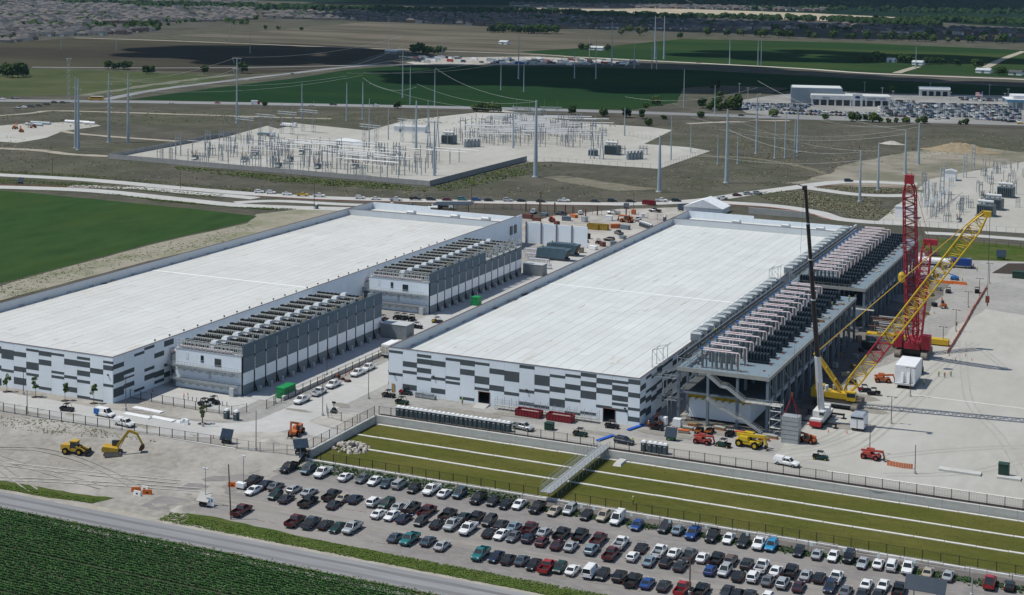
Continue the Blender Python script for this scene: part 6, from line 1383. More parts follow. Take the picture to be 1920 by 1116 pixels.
# ------------------------------------------------------------------ transmission poles and wires
POLEM = mat('pole_steel', (.36,.42,.455), (.31,.365,.395), .15, .55, .1)
POLET = mat('pole_white', (.45,.46,.45), (.38,.39,.38), .2, .6)
INSUL = mat('insulator', (.28,.42,.42), (.22,.34,.34), 1, .4)
POLES = []
def pylon(px, py, top, label, r=.55, arms=0, tee=False, mt=None):
    p = at(px, py); h = height_at(p, px, top); t = thing('transmission_pole', label, 'power pole', p, R(-20), 'steel transmission poles')
    q = MB(); n = 5
    for i in range(n):
        a = i/n; b = (i+1)/n; q.tube((0,0,h*a),(0,0,h*b),r*(1-.62*a),10,r*(1-.62*b)-.01)
    q.build('shaft', mt or POLEM, t); q = MB(); q.tube((0,0,-.2),(0,0,.35),r*1.5,10); q.build('footing', WALLC, t)
    for k in range(arms):
        z = h*(.95-.17*(k+.6))
        for s in (-1,1):
            q = MB(); q.bar((0,0,z),(s*2.3,0,z+.4),.12); q.tube((s*2.3,0,z+.4),(s*3.2,.3,z-.3),.17,5); q.build('insulator_arm', INSUL, t)
    if tee:
        for z, w in ((h*.99,5.6),(h*.83,5.2)):
            q = MB(); q.bar((-w,0,z+.3),(w,0,z+.3),.2); q.build('cross_arm', POLET, t)
            for s in (-1,1): q = MB(); q.tube((s*w*.9,0,z+.2),(s*w*.55,0,z-3.2),.1,4); q.build('insulator', INSUL, t)
    POLES.append((p, h)); return t
PL = [(142,278,145,'in the left foursome, front left',.95,4),(147,281,148,'in the left foursome, front right',1.0,4),(204.3,267,138,'in the left foursome, third',.95,3),(240.3,267,138,'in the left foursome, fourth',.95,3),
 (566,222,156,'behind the substation corner',.6,0),(650,226,155,'left of the white-topped pair',.65,0),(680,224,154,'right of the white-topped pair',.65,0),(769,196,125,'in the crop field beside the tee pole',.5,0),(815,198,130,'at the near edge of the crop field',.5,0),(939,169,112,'in the middle of the crop field, left',.5,0),(982,172,118,'in the middle of the crop field, right',.5,0),
 (1004,332,188,'standing tall in front of the substation',1.25,1),(972,148,68,'in cloud shadow at the back of the crop field',.7,0),(1077,147,95,'third along the back of the crop field',.55,0),(1117,148,75,'fourth along the back of the crop field',.6,0),(1147,123,40,'at the lane behind the crop field',.8,0),(1189,128,80,'short one right of the lane',.6,0),(1222,129,80,'left of a close pair',.6,0),(1231,130,82,'right of a close pair',.6,0),(1228,111,30,'left of the tall far pair',1.2,0),(1245,111,30,'right of the tall far pair',1.2,0),
 (1368,121,75,'by the farm road, left',.7,0),(1421,122,75,'by the farm road, left of a twin',.6,0),(1427,122,76,'by the farm road, right of a twin',.6,0),(1717,130,87,'beside the farmstead drive',.6,0),
 (1236,360,254,'thick one in front of the rear yard',1.1,0),(1362,343,205,'thickest in the brown scrub',1.1,0),(1345.7,308,254,'slim one left of the thickest',.45,0),(1383,307,253,'slim one right of the thickest',.45,0),(1418,288,176,'tall one in the scrub',.75,0),(1453,297,225,'first of four in the scrub',.6,0),(1472,296,210,'second of four in the scrub',.6,0),(1490,296,225,'third of four in the scrub',.6,0),(1495,286,197,'fourth of four in the scrub',.7,0),
 (1612,378,283,'nearest the loop road',.75,0),(1646,357,267,'on the planted island',.75,0),(1697,326,244,'on the bare dirt, left',.85,0),(1722,309,230,'on the bare dirt, right',.85,0),(1295,287,230,'beside the rear yard corner',.35,0),(1258,300,217,'inside the rear yard fence',.45,0),(1171,255,202,'at the back of the rear yard',.5,0),(962,278,197,'between the two yards',.6,0),(780,281,189,'tall one between the yards',.9,1),(814,330,227,'inside the front yard corner',.8,0),(692,280,185,'pale one in the front yard',.45,0),(728,262,199,'slim pale one behind the white shed',.4,0),(802,275,188,'slim pale one behind the frame',.4,0),(1282,203,130,'slim one at the field corner',.45,0)]
for x, y, tp, lb, r, a in PL: pylon(x, y, tp, 'grey steel pole '+lb, r, a)
pylon(444, 231, 109, 'grey steel pole with two wide cross arms', .8, 0, True); pylon(755, 183, 91, 'grey steel pole with cross arms in the crop field', .7, 0, True)
for i, (x, y, tp) in enumerate(sorted(((115,92,60),(218,95,63),(147,70,33),(431,79,32),(469,100,62),(729,92,62),(829,105,68),(1105,110,68),(729,55,30),(1340,215,160)))): pylon(x, y, tp, 'slim far pole out in the fields, %s from the left' % ORD[i], .45)
# lattice radio mast by the pasture
p = at(129,187); h = height_at(p,129,110); t = thing('radio_mast', 'lattice radio mast beside the highway with dishes on top', 'mast', p); lattice((0,0,0),(0,0,h),1.8,1.8,14,.09,taper=(1,.6)).build('lattice', POLET, t)
for s in (-1.6,1.6): q = MB(); q.tube((s,0,h-.6),(s,.6,h-.4),.9,10); q.build('dish', POLET, t)
WIRE = mat('conductor', (.5,.53,.5), (.42,.45,.42), .05, .5, .3)
def wire(a, za, b, zb, sag, label, r=.05):
    q = MB(); a = Vector(a[:2]); b = Vector(b[:2]); n = 14; P = []
    for i in range(n+1):
        f = i/n; c = a.lerp(b,f); P.append((c.x,c.y,za+(zb-za)*f-4*sag*f*(1-f)))
    q.path(P, r, 3); return tag(q.build('power_line', WIRE), label, 'wire', 'overhead wires')
wl = [((147,281),40,(444,231),46),((147,281),33,(444,231),38),((204,267),40,(566,222),33),((240,267),38,(650,226),32),((240,267),32,(680,224),32),((444,231),46,(755,183),52),((444,231),39,(769,196),38),((566,222),33,(755,183),44),((650,226),34,(939,169),30),((680,224),34,(982,172),30),((680,224),30,(780,281),38),((1004,332),40,(780,281),40),((1004,332),36,(692,280),40),((1236,360),24,(1612,378),20),((1362,343),35,(1646,357),20),((1362,343),28,(1612,378),24),((1345,308),20,(1697,326),22),((1383,307),20,(1722,309),22),((1418,288),44,(1697,326),24),((1295,287),22,(1453,297),27),((1258,300),33,(1472,296),30),((1171,255),26,(1418,288),40),((1490,296),27,(1722,309),24),((1228,111),92,(1368,121),60),((939,169),28,(1077,147),30),((982,172),28,(1117,148),34),((815,198),30,(1004,332),40),((769,196),36,(939,169),28)]
for i, (a, za, b, zb) in enumerate(wl): wire(at(*a), za, at(*b), zb, 5, 'thin overhead wire span, %s from the left end of the lines' % nth(i), .06)

# ------------------------------------------------------------------ substations
SUBG = mat('sub_galv', (.30,.33,.345), (.24,.265,.28), .8, .5, .3); BUS = mat('bus_tube', (.72,.71,.69), (.62,.61,.6), .3, .35, .3); PORC = mat('porcelain', (.16,.09,.075), (.12,.07,.06), 1, .3); TRF = mat('transformer_grey', (.16,.2,.215), (.13,.165,.18), .6, .5)
def frame(o, a, b):
    O, A, B = at(*o), at(*a), at(*b); return O, (A-O), (B-A)
protos = {}
def proto(kind):
    if kind in protos: return protos[kind]
    parts = []
    if kind == 'bus_support':
        q = MB(); q.bar((0,0,0),(0,0,4.4),.28); q.cbox(0,0,4.45,.7,.7,.1); parts.append(('post', q.mesh('post', SUBG))); q = MB(); q.lathe((0,0,4.5), ((.16,0),(.2,.3),(.14,.35),(.2,.8),(.14,.85),(.2,1.3),(.1,1.5)), 6); parts.append(('insulator', q.mesh('insulator', SUBG)))
    if kind == 'bus_portal':
        q = MB(); q.bar((-1.2,0,0),(-1.2,0,6.6),.3); q.bar((1.2,0,0),(1.2,0,6.6),.3); q.bar((-1.6,0,6.7),(1.6,0,6.7),.3); parts.append(('frame', q.mesh('frame', SUBG)))
        for x in (-1.2,0,1.2): q = MB(); q.lathe((x,0,6.8), ((.18,0),(.22,.4),(.14,.5),(.22,1.0),(.12,1.7)), 6); parts.append(('insulator', q.mesh('insulator', SUBG)))
    if kind == 'arrester_stand':
        for x in (-1.6,0,1.6): q = MB(); q.bar((x,0,0),(x,0,3.0),.2); q.lathe((x,0,3.0), ((.14,0),(.2,.4),(.12,.5),(.2,1.2),(.1,2.0)), 6); parts.append(('stand', q.mesh('stand', SUBG)))
        q = MB(); q.bar((-2,0,3.0),(2,0,3.0),.16); parts.append(('crossbar', q.mesh('crossbar', SUBG)))
    if kind == 'circuit_breaker':
        q = MB(); q.tube((-1.4,0,2.0),(1.4,0,2.0),.6,10); q.box(-1.5,1.5,-.7,.7,.1,.4); q.box(1.6,2.6,-.6,.6,.4,2.4); parts.append(('tank', q.mesh('tank', TRF)))
        for x, d in ((-1.1,-1.1),(-.5,-.5),(.5,.5),(1.1,1.1)): q = MB(); q.tube((x,0,2.5),(x+d,0,5.2),.2,6,.12); parts.append(('bushing', q.mesh('bushing', PORC)))
    if kind == 'disconnect_switch':
        q = MB()
        for x in (-2.4,0,2.4): q.bar((x,-.8,0),(x,-.8,3.6),.22); q.bar((x,.8,0),(x,.8,3.6),.22)
        q.bar((-2.8,-.8,3.7),(2.8,-.8,3.7),.25); q.bar((-2.8,.8,3.7),(2.8,.8,3.7),.25); q.bar((-2.4,-.8,.2),(2.4,-.8,3.6),.12); parts.append(('frame', q.mesh('frame', SUBG)))
        for x in (-2,0,2): q = MB(); q.lathe((x,-.8,3.8), ((.2,0),(.24,.5),(.14,.6),(.2,1.5)), 6); q.lathe((x,.8,3.8), ((.2,0),(.24,.5),(.14,.6),(.2,1.5)), 6); q.bar((x,-.8,5.3),(x,.8,5.5),.1); parts.append(('switch_blade', q.mesh('switch_blade', SUBG)))
    if kind == 'lattice_gantry':
        q = MB(); lattice((-5,0,0),(-5,0,15),1.6,1.6,7,.1,taper=(1.0,.5),q=q); q.bar((-5,0,15),(-5,0,21),.12); parts.append(('tower', q.mesh('tower', SUBG)))
        q = MB(); lattice((5,0,0),(5,0,15),1.6,1.6,7,.1,taper=(1.0,.5),q=q); q.bar((5,0,15),(5,0,21),.12); parts.append(('tower', q.mesh('tower', SUBG)))
        q = MB(); lattice((-8.5,0,14),(8.5,0,14),1.4,1.4,10,.11,taper=(1,1),q=q); parts.append(('beam', q.mesh('beam', SUBG)))
    if kind == 'a_frame':
        for x in (-6,0): q = MB(); q.tube((x-.9,-.8,0),(x,0,17),.35,6,.25); q.tube((x+.9,.8,0),(x,0,17),.35,6,.25); q.tube((x,0,17),(x,0,24),.25,6,.12); parts.append(('leg_pair', q.mesh('leg_pair', POLEM)))
        q = MB(); q.box(-9,3,-.4,.4,15.6,16.4); parts.append(('beam', q.mesh('beam', POLET))); q = MB(); q.bar((-6,0,8),(0,0,8),.2); parts.append(('tie', q.mesh('tie', POLEM)))
    if kind == 'transformer':
        q = MB(); q.box(-3,3,-1.8,1.8,.4,4.2); q.box(-3.4,3.4,-2.2,2.2,0,.4); parts.append(('tank', q.mesh('tank', TRF)))
        for s in (-1,1):
            q = MB()
            for i in range(8): q.box(-2.8+i*.75,-2.3+i*.75,s*2.1-.35,s*2.1+.35,.8,3.9)
            parts.append(('radiator', q.mesh('radiator', mat('radiator_dark', (.05,.07,.08), None, 1, .5))))
        q = MB(); q.tube((-2.8,-.6,5.4),(2.8,-.6,5.4),.6,10); parts.append(('conservator', q.mesh('conservator', LGREY)))
        for x in (-1.8,0,1.8): q = MB(); q.tube((x,.6,4.2),(x*1.2,.9,6.6),.25,6,.12); parts.append(('bushing', q.mesh('bushing', PORC)))
    if kind == 'reactor_bank':
        q = MB(); q.box(-4.6,4.6,-1.2,1.2,4.2,4.45); parts.append(('canopy', q.mesh('canopy', LGREY)))
        for i in range(5): q = MB(); q.lathe((-3.8+i*1.9,0,0), ((.85,.1),(.85,3.0),(.5,3.3),(.2,4.2)), 10); parts.append(('tank', q.mesh('tank', mat('tank_pale', (.3,.34,.36), None, 1, .5))))
    if kind == 'ladder_tower':
        q = MB(); q.bar((-1.6,0,0),(-1.6,0,16),.5); q.bar((1.6,0,0),(1.6,0,17.5),.5); parts.append(('leg_pair', q.mesh('leg_pair', POLEM)))
        for z in (4,8,12,14.5): q = MB(); q.bar((-1.6,0,z),(1.6,0,z),.35); parts.append(('rung', q.mesh('rung', POLEM)))
    protos[kind] = parts; return parts
def equip(kind, p, rz, label, group, s=1.0):
    t = thing(kind, label, kind.replace('_',' '), p, rz, group)
    if s != 1: t.scale = (s,s,s)
    for nm, me in proto(kind): link(nm, me, t)
    return t
def bus(p, q_, z, label, group, r=.22):
    m = MB(); m.tube((p.x,p.y,z),(q_.x,q_.y,z),r,6); return tag(m.build('bus_tube', BUS), label, 'bus tube', group)
YD = ['the large front substation yard','the rear substation yard','the right-hand substation yard']
O1, E1, N1 = frame((203,297),(806,349),(992,301)); r1 = math.atan2(E1.y, E1.x)
def y1(s, t): p = O1+E1*s+N1*t; p.z = .08; return p
g1 = 'equipment in the front substation'
for s in [.13+.03*i for i in range(27)]:
    for t_ in (.12,.24,.36,.5,.64,.78):
        if rnd.random() < .72 and not (s > .86 and t_ > .4): equip('bus_support' if (int(s*100)+int(t_*10)) % 3 else 'bus_portal', y1(s+rnd.uniform(-.006,.006), t_+rnd.uniform(-.03,.03)), r1, 'grey bus support standing in '+YD[0], g1, rnd.uniform(1.05,1.5))
for i, (s, t_) in enumerate(((.22,.16),(.36,.22),(.46,.34),(.5,.14),(.6,.2),(.68,.3),(.3,.45),(.4,.6))): equip('circuit_breaker', y1(s,t_), r1+1.4, 'breaker with splayed brown bushings, %s from the left in the front yard' % ORD[i], 'breakers in the front yard', 1.1)
for i, (s, t_) in enumerate(((.28,.08),(.42,.08),(.56,.07),(.66,.12),(.76,.12),(.2,.34),(.34,.36),(.52,.42),(.62,.46),(.72,.5),(.3,.7),(.44,.76))): equip('disconnect_switch', y1(s,t_), r1+(1.57 if i % 2 else 0), 'steel disconnect switch frame number %s from the front left in the front yard' % nth(i), 'switch frames in the front yard', 1.1)
for i, (s0, s1_, t_) in enumerate([(.3,.52,.62),(.32,.54,.66),(.36,.6,.7),(.36,.62,.75),(.40,.6,.56),(.42,.64,.6),(.26,.44,.5),(.28,.46,.54),(.5,.72,.36),(.52,.74,.4),(.54,.76,.44),(.56,.78,.5),(.58,.84,.3),(.6,.84,.34),(.64,.86,.26),(.66,.84,.2),(.7,.86,.16),(.72,.84,.62),(.74,.9,.68),(.78,.92,.74)]): bus(y1(s0,t_), y1(s1_,t_), 7.2+.5*(i % 3), 'pale horizontal bus tube, %s from the back left in the front yard' % nth(i), 'bus tubes in the front yard', .26)
for i in range(22):
    s0 = rnd.uniform(.12,.72); t_ = rnd.uniform(.1,.85); bus(y1(s0,t_), y1(min(s0+rnd.uniform(.06,.16),.92),t_), rnd.choice((5.9,6.4,8.6)), 'thin cross bus tube in the front yard, %s of the scattered ones' % nth(i), 'cross bus tubes in the front yard', .14)
for i, (x, y) in enumerate(((458,264),(498,258),(538,252),(578,248),(694,280),(765,268))): equip('lattice_gantry', at(x,y), r1-.2, 'lattice gantry with lightning spikes, %s from the left' % ORD[i], 'lattice gantries')
O2, E2, N2 = frame((620,272),(1000,300),(1080,236)); r2 = math.atan2(E2.y, E2.x)
g2 = 'equipment in the rear substation'
O2 = at(760,290); E2 = at(1190,300)-O2; N2 = at(850,235)-O2
def y2(s, t): p = O2+E2*s+N2*t; p.z = .06; return p
r2 = math.atan2(E2.y, E2.x)
for s in [.12+.036*i for i in range(21)]:
    for t_ in (.34,.45,.56,.67,.78,.9,1.02):
        if rnd.random() < .85 and s+.12*t_ < .86: equip('bus_support' if rnd.random() < .6 else 'bus_portal', y2(s+rnd.uniform(-.01,.01), t_+rnd.uniform(-.03,.03)), r2, 'grey bus support standing in '+YD[1], g2, rnd.uniform(1.05,1.45))
for i in range(44):
    s = rnd.uniform(.1,.6); t_ = .32+.72*(i/44); L = rnd.uniform(.14,.3); bus(y2(s,t_), y2(min(s+L,.85),t_), 7.4+.4*(i % 3), 'bright horizontal bus tube, %s from the front in the rear yard' % nth(i), 'bus tubes in the rear yard', .36)
for i, (s, t_) in enumerate(((.3,.62),(.42,.78),(.36,1.02),(.5,1.05))): equip('lattice_gantry', y2(s,t_), r2, 'lattice gantry in the rear yard, %s from the left' % ORD[i], 'lattice gantries rear', .9)
for i in range(70):
    p = y1(rnd.uniform(.12,.88), rnd.uniform(.08,.88)) if i < 40 else y2(rnd.uniform(.12,.72), rnd.uniform(.32,1.02)); equip('arrester_stand', p, r1, 'slim insulator stand in '+YD[0 if i < 40 else 1], g1 if i < 40 else g2, rnd.uniform(.9,1.4))
for i, (x, y) in enumerate(((820,279),(1128,299))): equip('a_frame', at(x,y), r1, 'tall tapered steel portal frame beside the %s transformer' % ('left rear','right rear')[i], 'portal frames')
for i, (x, y) in enumerate(((842,270),(1148,290),(1112,292))): equip('transformer', at(x,y), r1, 'blue-grey power transformer in the rear yard, %s' % ('left one','right one','small one by the frame')[i], 'transformers', (1.35,1.35,.8)[i])
for i, (x, y) in enumerate(((885,276),(1190,299))): equip('reactor_bank', at(x,y), r1+.9, 'row of pale round tanks under a canopy, %s bank' % ('left','right')[i], 'tank banks', 1.2)
for i, (x, y) in enumerate(((906,268),(1165,290),(1206,290),(1100,262),(1130,255))): equip('disconnect_switch', at(x,y), r1, 'switch frame beside the transformers, %s from the left' % ('first','fourth','fifth','second','third')[i], 'switch frames rear')
# right-hand yard
for i, (x, y) in enumerate(((1849,405),(1864,393),(1886,370))): equip('transformer', at(x,y), -.15, 'dark-finned power transformer at right, %s from the front' % ORD[i], 'transformers right', 1.25)
for i, (x, y) in enumerate(((1737,388),(1766,365),(1809,333),(1824,318))): equip('ladder_tower', at(x,y), R(60), 'ladder-like twin-leg steel tower, %s from the left' % ORD[i], 'ladder towers', (.75,.85,.75,.8)[i])
for i, (x, y) in enumerate(((1776,416),(1800,393),(1797,417),(1818,390),(1842,372),(1845,330),(1870,325),(1857,345),(1882,315))): equip('circuit_breaker' if i in (2,4) else 'disconnect_switch', at(x,y), R(60), 'small switchgear stand in the right-hand yard, %s from the left' % nth(i), 'switchgear right', .75)
for i in range(24): equip('bus_portal' if i % 2 else 'arrester_stand', at(1730+rnd.random()*185, 415-rnd.random()*75), R(60), 'steel switchyard stand in the right-hand yard, %s of the scattered ones' % nth(i), 'stands in the right-hand yard', rnd.uniform(.7,1.0))
for i in range(60):
    a = rnd.random(); b = rnd.random(); p = at(1726+a*70,414-b*50) if i < 28 else at(1835+a*95,345-b*36); equip('bus_support', p, 0, 'thin grey bus support in '+YD[2], 'equipment in the right-hand yard', rnd.uniform(.7,1.0))
for i in range(8): bus(at(1726+i*5,412-i*4), at(1760+i*5,396-i*5), 5.2, 'thin bus tube over the frames in the right-hand yard, %s' % ORD[i], 'bus tubes right', .12)
t = thing('control_shed', 'small white control shed by the ladder towers', 'shed', at(1782,338)); q = MB(); q.box(-3,3,-3,3,0,5); q.build('wall', WHITEP, t); q = MB(); q.prism([(-3.3,5),(3.3,5),(0,5.9)], 'y', -3.3, 3.3); q.build('roof', LGREY, t)
t = thing('control_shed', 'long pale control building behind the front substation', 'shed', at(770,248), r1+.2); q = MB(); q.box(-11,11,-3,3,0,4); q.build('wall', WHITEP, t); q = MB(); q.prism([(-3.4,4),(3.4,4),(0,5)], 'x', -11.4, 11.4); q.build('roof', LGREY, t); q = MB(); q.box(-7,-5.5,-3.05,-3,0,2.3); q.build('door', DARKG, t)
q = MB(); q.prism([(-12,0),(12,0),(9,2.2),(-3,3.0),(-9,1.4)], 'y', -6, 6); tag(q.build('covered_heap', WR, None, at(645,270)), 'white sheeted heap beside the front substation', 'heap')
t = thing('control_shed', 'white shed behind the red crane mast', 'shed', at(1697,408)); q = MB(); q.box(-4,4,-3,3,0,5); q.build('wall', WHITEP, t); q = MB(); q.box(-4.2,4.2,-3.2,3.2,5,5.2); q.build('roof', LGREY, t)
# yard walls
SW = mat('slat_wall', (.36,.355,.345), (.3,.295,.287), .5, .8); SW_SHADE = mat('slat_wall_shade', (.3,.297,.29), (.25,.247,.24), .5, .8)  # second, darker copy: shade of the side turned from the sun put into its colour
def slat_wall(label, pts, h, mt, sp=4.0):
    t = thing('screen_fence', label, 'fence', (0,0,0)); P = [at(*p) for p in pts]
    for a, b in zip(P, P[1:]):
        n = max(1, round((b-a).length/sp))
        for i in range(n):
            p = a.lerp(b,i/n); r = a.lerp(b,(i+.97)/n); q = MB(); q.bar((p.x,p.y,h/2+.1),(r.x,r.y,h/2+.1),.1,h); q.build('slat_panel', mt, t)
            q = MB(); q.bar((p.x,p.y,0),(p.x,p.y,h+.3),.16); q.build('post', mt, t)
slat_wall('pale slatted screen fence along the front of the front substation', [(203,297.5),(806,349.5)], 2.6, SW); slat_wall('shade-toned slatted screen fence on the right side of the front substation', [(806,349.5),(988,302)], 2.8, SW_SHADE); slat_wall('slatted screen fence on the left side of the front substation', [(203,297.5),(440,252)], 2.4, SW, 5)
fence('thin wire fence in front of the rear substation', [(p.x,p.y) for p in PX((1020,304),(1236,317),(1332,284),(1180,255))], h=2.6, sp=5, mt=FGAL, pick=0); fence('thin wire fence before the right-hand substation', [(p.x,p.y) for p in PX((1640,421),(1760,428),(1960,442))], h=2.6, sp=4, mt=FGAL, pick=0)
# pipes and machines in the yard at the left edge
for i, (x, y, L) in enumerate(((76,233,16),(64,236,14),(145,231,20),(168,233,9))):
    q = MB(); q.tube((-L/2,0,1.0),(L/2,0,1.0),.9,10); tag(q.build('pole_section', POLEM if i < 2 else WHITEP, None, at(x,y), r1+.1), 'large pipe section lying in the left yard, %s from the left' % ('second','first','third','fourth')[i], 'pipe')
for i, (x, y, rz) in enumerate(((40,248,1),(62,240,2.5),(28,242,.3))): telehandler(x, y, rz, 'orange', 'small orange lift in the left yard, %s' % ('front','right','left')[i], .9, .4)
for i, (x, y) in enumerate(((498,255),(540,238))):
    t = thing('flatbed_truck', ('dark flatbed truck behind the front substation','line of white and dark trucks behind the gantries')[i], 'truck', at(x,y), r1); q = MB(); q.box(-6,4,-1.2,1.2,.8,1.6); q.build('bed', DARKG if i == 0 else WHITEP, t); q = MB(); q.box(4.2,7,-1.2,1.2,.6,3.0); q.build('cab', WHITEP, t); q = MB(); q.tube((-5,0,2.1),(3.5,0,2.1),.6,7); q.build('load', POLEM if i == 0 else WHITEP, t)
    for x_ in (-5,-3.6,2,5.4):
        for s in (-1,1): wheel(t, s, x_, .5, .3); t.children[-1].rotation_euler = (0,0,R(-90))

# ------------------------------------------------------------------ traffic
def lane_dir(a, b): d = at(*b)-at(*a); return math.atan2(d.y, d.x)-math.pi/2
dq = lane_dir((640,372),(1150,382.5))
Q = [(486,362,'v','white'),(508,363.5,'v','white'),(538,366,'s','white'),(567,368,'p','yellow'),(598,369.5,'p','white'),(675,373,'v','white'),(705,375,'s','white'),(742,377,'p','white'),(779,375.5,'p','black'),(808,376,'v','black'),(838,376.5,'s','maroon'),(866,376,'v','teal'),(893,377,'v','blue'),(916,377.5,'s','black'),(952,378,'v','silver'),(978,378.5,'s','black'),(1014,379.5,'s','black'),(1057,379,'p','white'),(1116,379.5,'s','charcoal'),(1148,379,'v','black'),(1182,379.5,'s','black'),(1240,378.5,'p','white'),(1268,378.5,'v','black')]
for i, (x, y, ty, c) in enumerate(Q): car(ty, c, at(x,y)+Vector((0,0,.06)), dq+rnd.uniform(-.03,.03), '%s %s, %s from left in the queue on the perimeter road' % (SAY.get(c,c), MO[ty], nth(i)), 'cars queueing on the perimeter road')
for i, (x, y, ty, c) in enumerate(((1354,374,'p','white'),(1382,368,'s','maroon'),(1402,365.5,'v','silver'),(1420,364.5,'v','silver'),(1591,341,'v','navy'))): car(ty, c, at(x,y)+Vector((0,0,.06)), dq+.25, '%s %s on the curved road behind the middle warehouse, %s from left' % (SAY.get(c,c), MO[ty], ORD[i]), 'cars on the curved road')
dh = lane_dir((250,191),(640,197.5))
TX = sorted((5,28,102,118,126,321,408,584,625,704,990,1018,1390,1588,1612,1680,1730,1758,1895,1913,549,462,1310))
for i, (x, y, ty, c) in enumerate(((5,187,'s','white'),(28,186,'p','grey'),(102,193.5,'v','black'),(118,194,'v','black'),(126,192.5,'v','white'),(321,194,'s','white'),(408,194.5,'s','red'),(584,198.5,'s','white'),(625,198,'p','black'),(704,199.5,'p','white'),(990,206,'p','white'),(1018,208.5,'s','white'),(1390,218,'s','black'),(1588,222,'s','white'),(1612,221,'s','black'),(1680,226,'v','white'),(1730,222,'p','white'),(1758,225,'v','white'),(1895,230,'p','black'),(1913,233,'s','yellow'),(549,140,'s','charcoal'),(462,151.5,'s','white'),(1310,118.5,'p','black'))): car(ty, c, at(x,y)+Vector((0,0,.1)), dh+(0 if i < 20 else .2), '%s %s driving behind the substations, %s from the left' % (SAY.get(c,c), MO[ty], nth(TX.index(x))), 'traffic on the highway')
for i, (x, y, ty, c) in enumerate(((32,204,'p','silver'),(46,203,'v','white'),(58,201,'p','charcoal'),(73,199.5,'v','charcoal'),(88,197.5,'p','black'))): car(ty, c, at(x,y)+Vector((0,0,.1)), dh-.4, '%s %s waiting at the far left junction, %s from left' % (SAY.get(c,c), MO[ty], ORD[i]), 'cars at the junction')
t = thing('school_bus', 'yellow school bus on the highway at the far left', 'bus', at(180,188.5)+Vector((0,0,.1)), dh+math.pi); BY = mat('bus_yellow', (.6,.33,.03), None, 1, .4)
q = MB(); q.box(-1.3,1.3,-6,4.4,.7,3.2); q.frust(-1.2,1.2,4.4,6,.7,-1.1,1.1,4.4,5.8,1.9); q.build('body', BY, t); q = MB(); q.box(-1.25,1.25,-5.9,4.3,3.2,3.3); q.build('roof', WHITEP, t); q = MB(); q.box(-1.32,1.32,-5.6,4.0,2.1,2.8); q.build('windows', CGLASS, t)
for s in (-1.1,1.1):
    for y in (-3.6,4.4): wheel(t, s, y, .5)
t = thing('delivery_van', 'white and red delivery van on the highway', 'van', at(479,196)+Vector((0,0,.1)), dh); q = MB(); q.box(-1.2,1.2,-3.4,1.8,.7,3.1); q.build('box', WHITEP, t); q = MB(); q.box(-1.1,1.1,1.9,3.4,.6,2.3); q.build('cab', mat('van_red', (.3,.02,.03), None, 1), t)
for s in (-1,1):
    for y in (-2.4,2.6): wheel(t, s, y, .45)

# ------------------------------------------------------------------ car dealership
field('dealer_lot', [(1376,190),(1440,180),(1500,174),(1960,180),(1960,234),(1700,227),(1500,220),(1440,217),(1400,212),(1380,200)], mat('lot_concrete', (.24,.235,.225), (.2,.197,.19), .05, .9, big=((.33,.32,.3), .03, .6)), 'pale concrete lot of the car dealership', .12, 30, .6)
db = at(1590,199); rb_ = lane_dir((1500,221.5),(1920,233))+math.pi/2
t = thing('dealership', 'grey and white car showroom with columns and fascia lettering', 'showroom', db, rb_); WF = mat('fascia_white', (.6,.61,.62), None, .3)
q = MB(); q.box(-46,-4,14,44,0,13); q.build('workshop', mat('clad_bluegrey', (.2,.24,.28), (.17,.21,.245), .3), t); q = MB(); q.box(-45,-5,15,43,13,13.3); q.build('workshop_roof', MEMB, t)
q = MB(); q.box(-26,32,2,20,0,5); q.build('glass_wall', GLASS, t); q = MB(); q.box(-30,34,-1,24,5,8.4); q.build('fascia', WF, t); q = MB(); q.box(-29.5,33.5,-.5,23.5,8.4,8.6); q.build('roof', MEMB2, t)
for i in range(11): x = -29+i*6.2; q = MB(); q.box(x-.7,x+.7,-.8,.8,0,5); q.build('column', WF, t)
q = MB(); q.box(3.5,11.5,-2,2,0,10.2); q.build('entrance_arch', WF, t); q = MB(); q.box(5.5,9.5,-2.1,-2,0,5); q.build('entrance_glass', GLASS, t)
q = MB(); k = len(q.v); q.poly([(7.5+2.2*math.cos(math.tau*i/20),-2.12,7.6+1.0*math.sin(math.tau*i/20)) for i in range(20)][::-1]); q.build('oval_emblem', mat('emblem_blue', (.02,.05,.14), None, 1), t)
def words(txt, size, parent, loc, mt):
    cu = bpy.data.curves.new('lettering', 'FONT'); cu.body = txt; cu.size = size; cu.extrude = .05; cu.resolution_u = 2; cu.align_x = 'CENTER'; cu.materials.append(mt); tmp = bpy.data.objects.new('tmp', cu); COL.objects.link(tmp); bpy.context.view_layer.update(); me = bpy.data.meshes.new_from_object(tmp.evaluated_get(bpy.context.evaluated_depsgraph_get())); bpy.data.objects.remove(tmp); o = bpy.data.objects.new('lettering', me); COL.objects.link(o); o.parent = parent; o.location = loc; o.rotation_euler = (R(90),0,0); return o
INK = mat('letter_navy', (.05,.07,.12), None, 1)
words('COVERT FORD', 2.3, t, (22.5,-1.1,5.9), INK); words('SERVICE', 1.6, t, (-18,-1.1,6.1), INK)
t = thing('garage', 'long low garage with open bays behind the parked stock', 'garage', at(1753,181), rb_); q = MB(); q.box(-13,13,2,12,0,6); q.build('wall', WF, t); q = MB(); q.prism([(0,6),(13,6),(11,8),(3,8)], 'x', -13.5, 13.5); q.build('roof', LGREY, t)
for i in range(4): q = MB(); q.box(-11+i*6,-7+i*6,1.9,2.05,0,4.4); q.build('bay_door', BLACK, t)
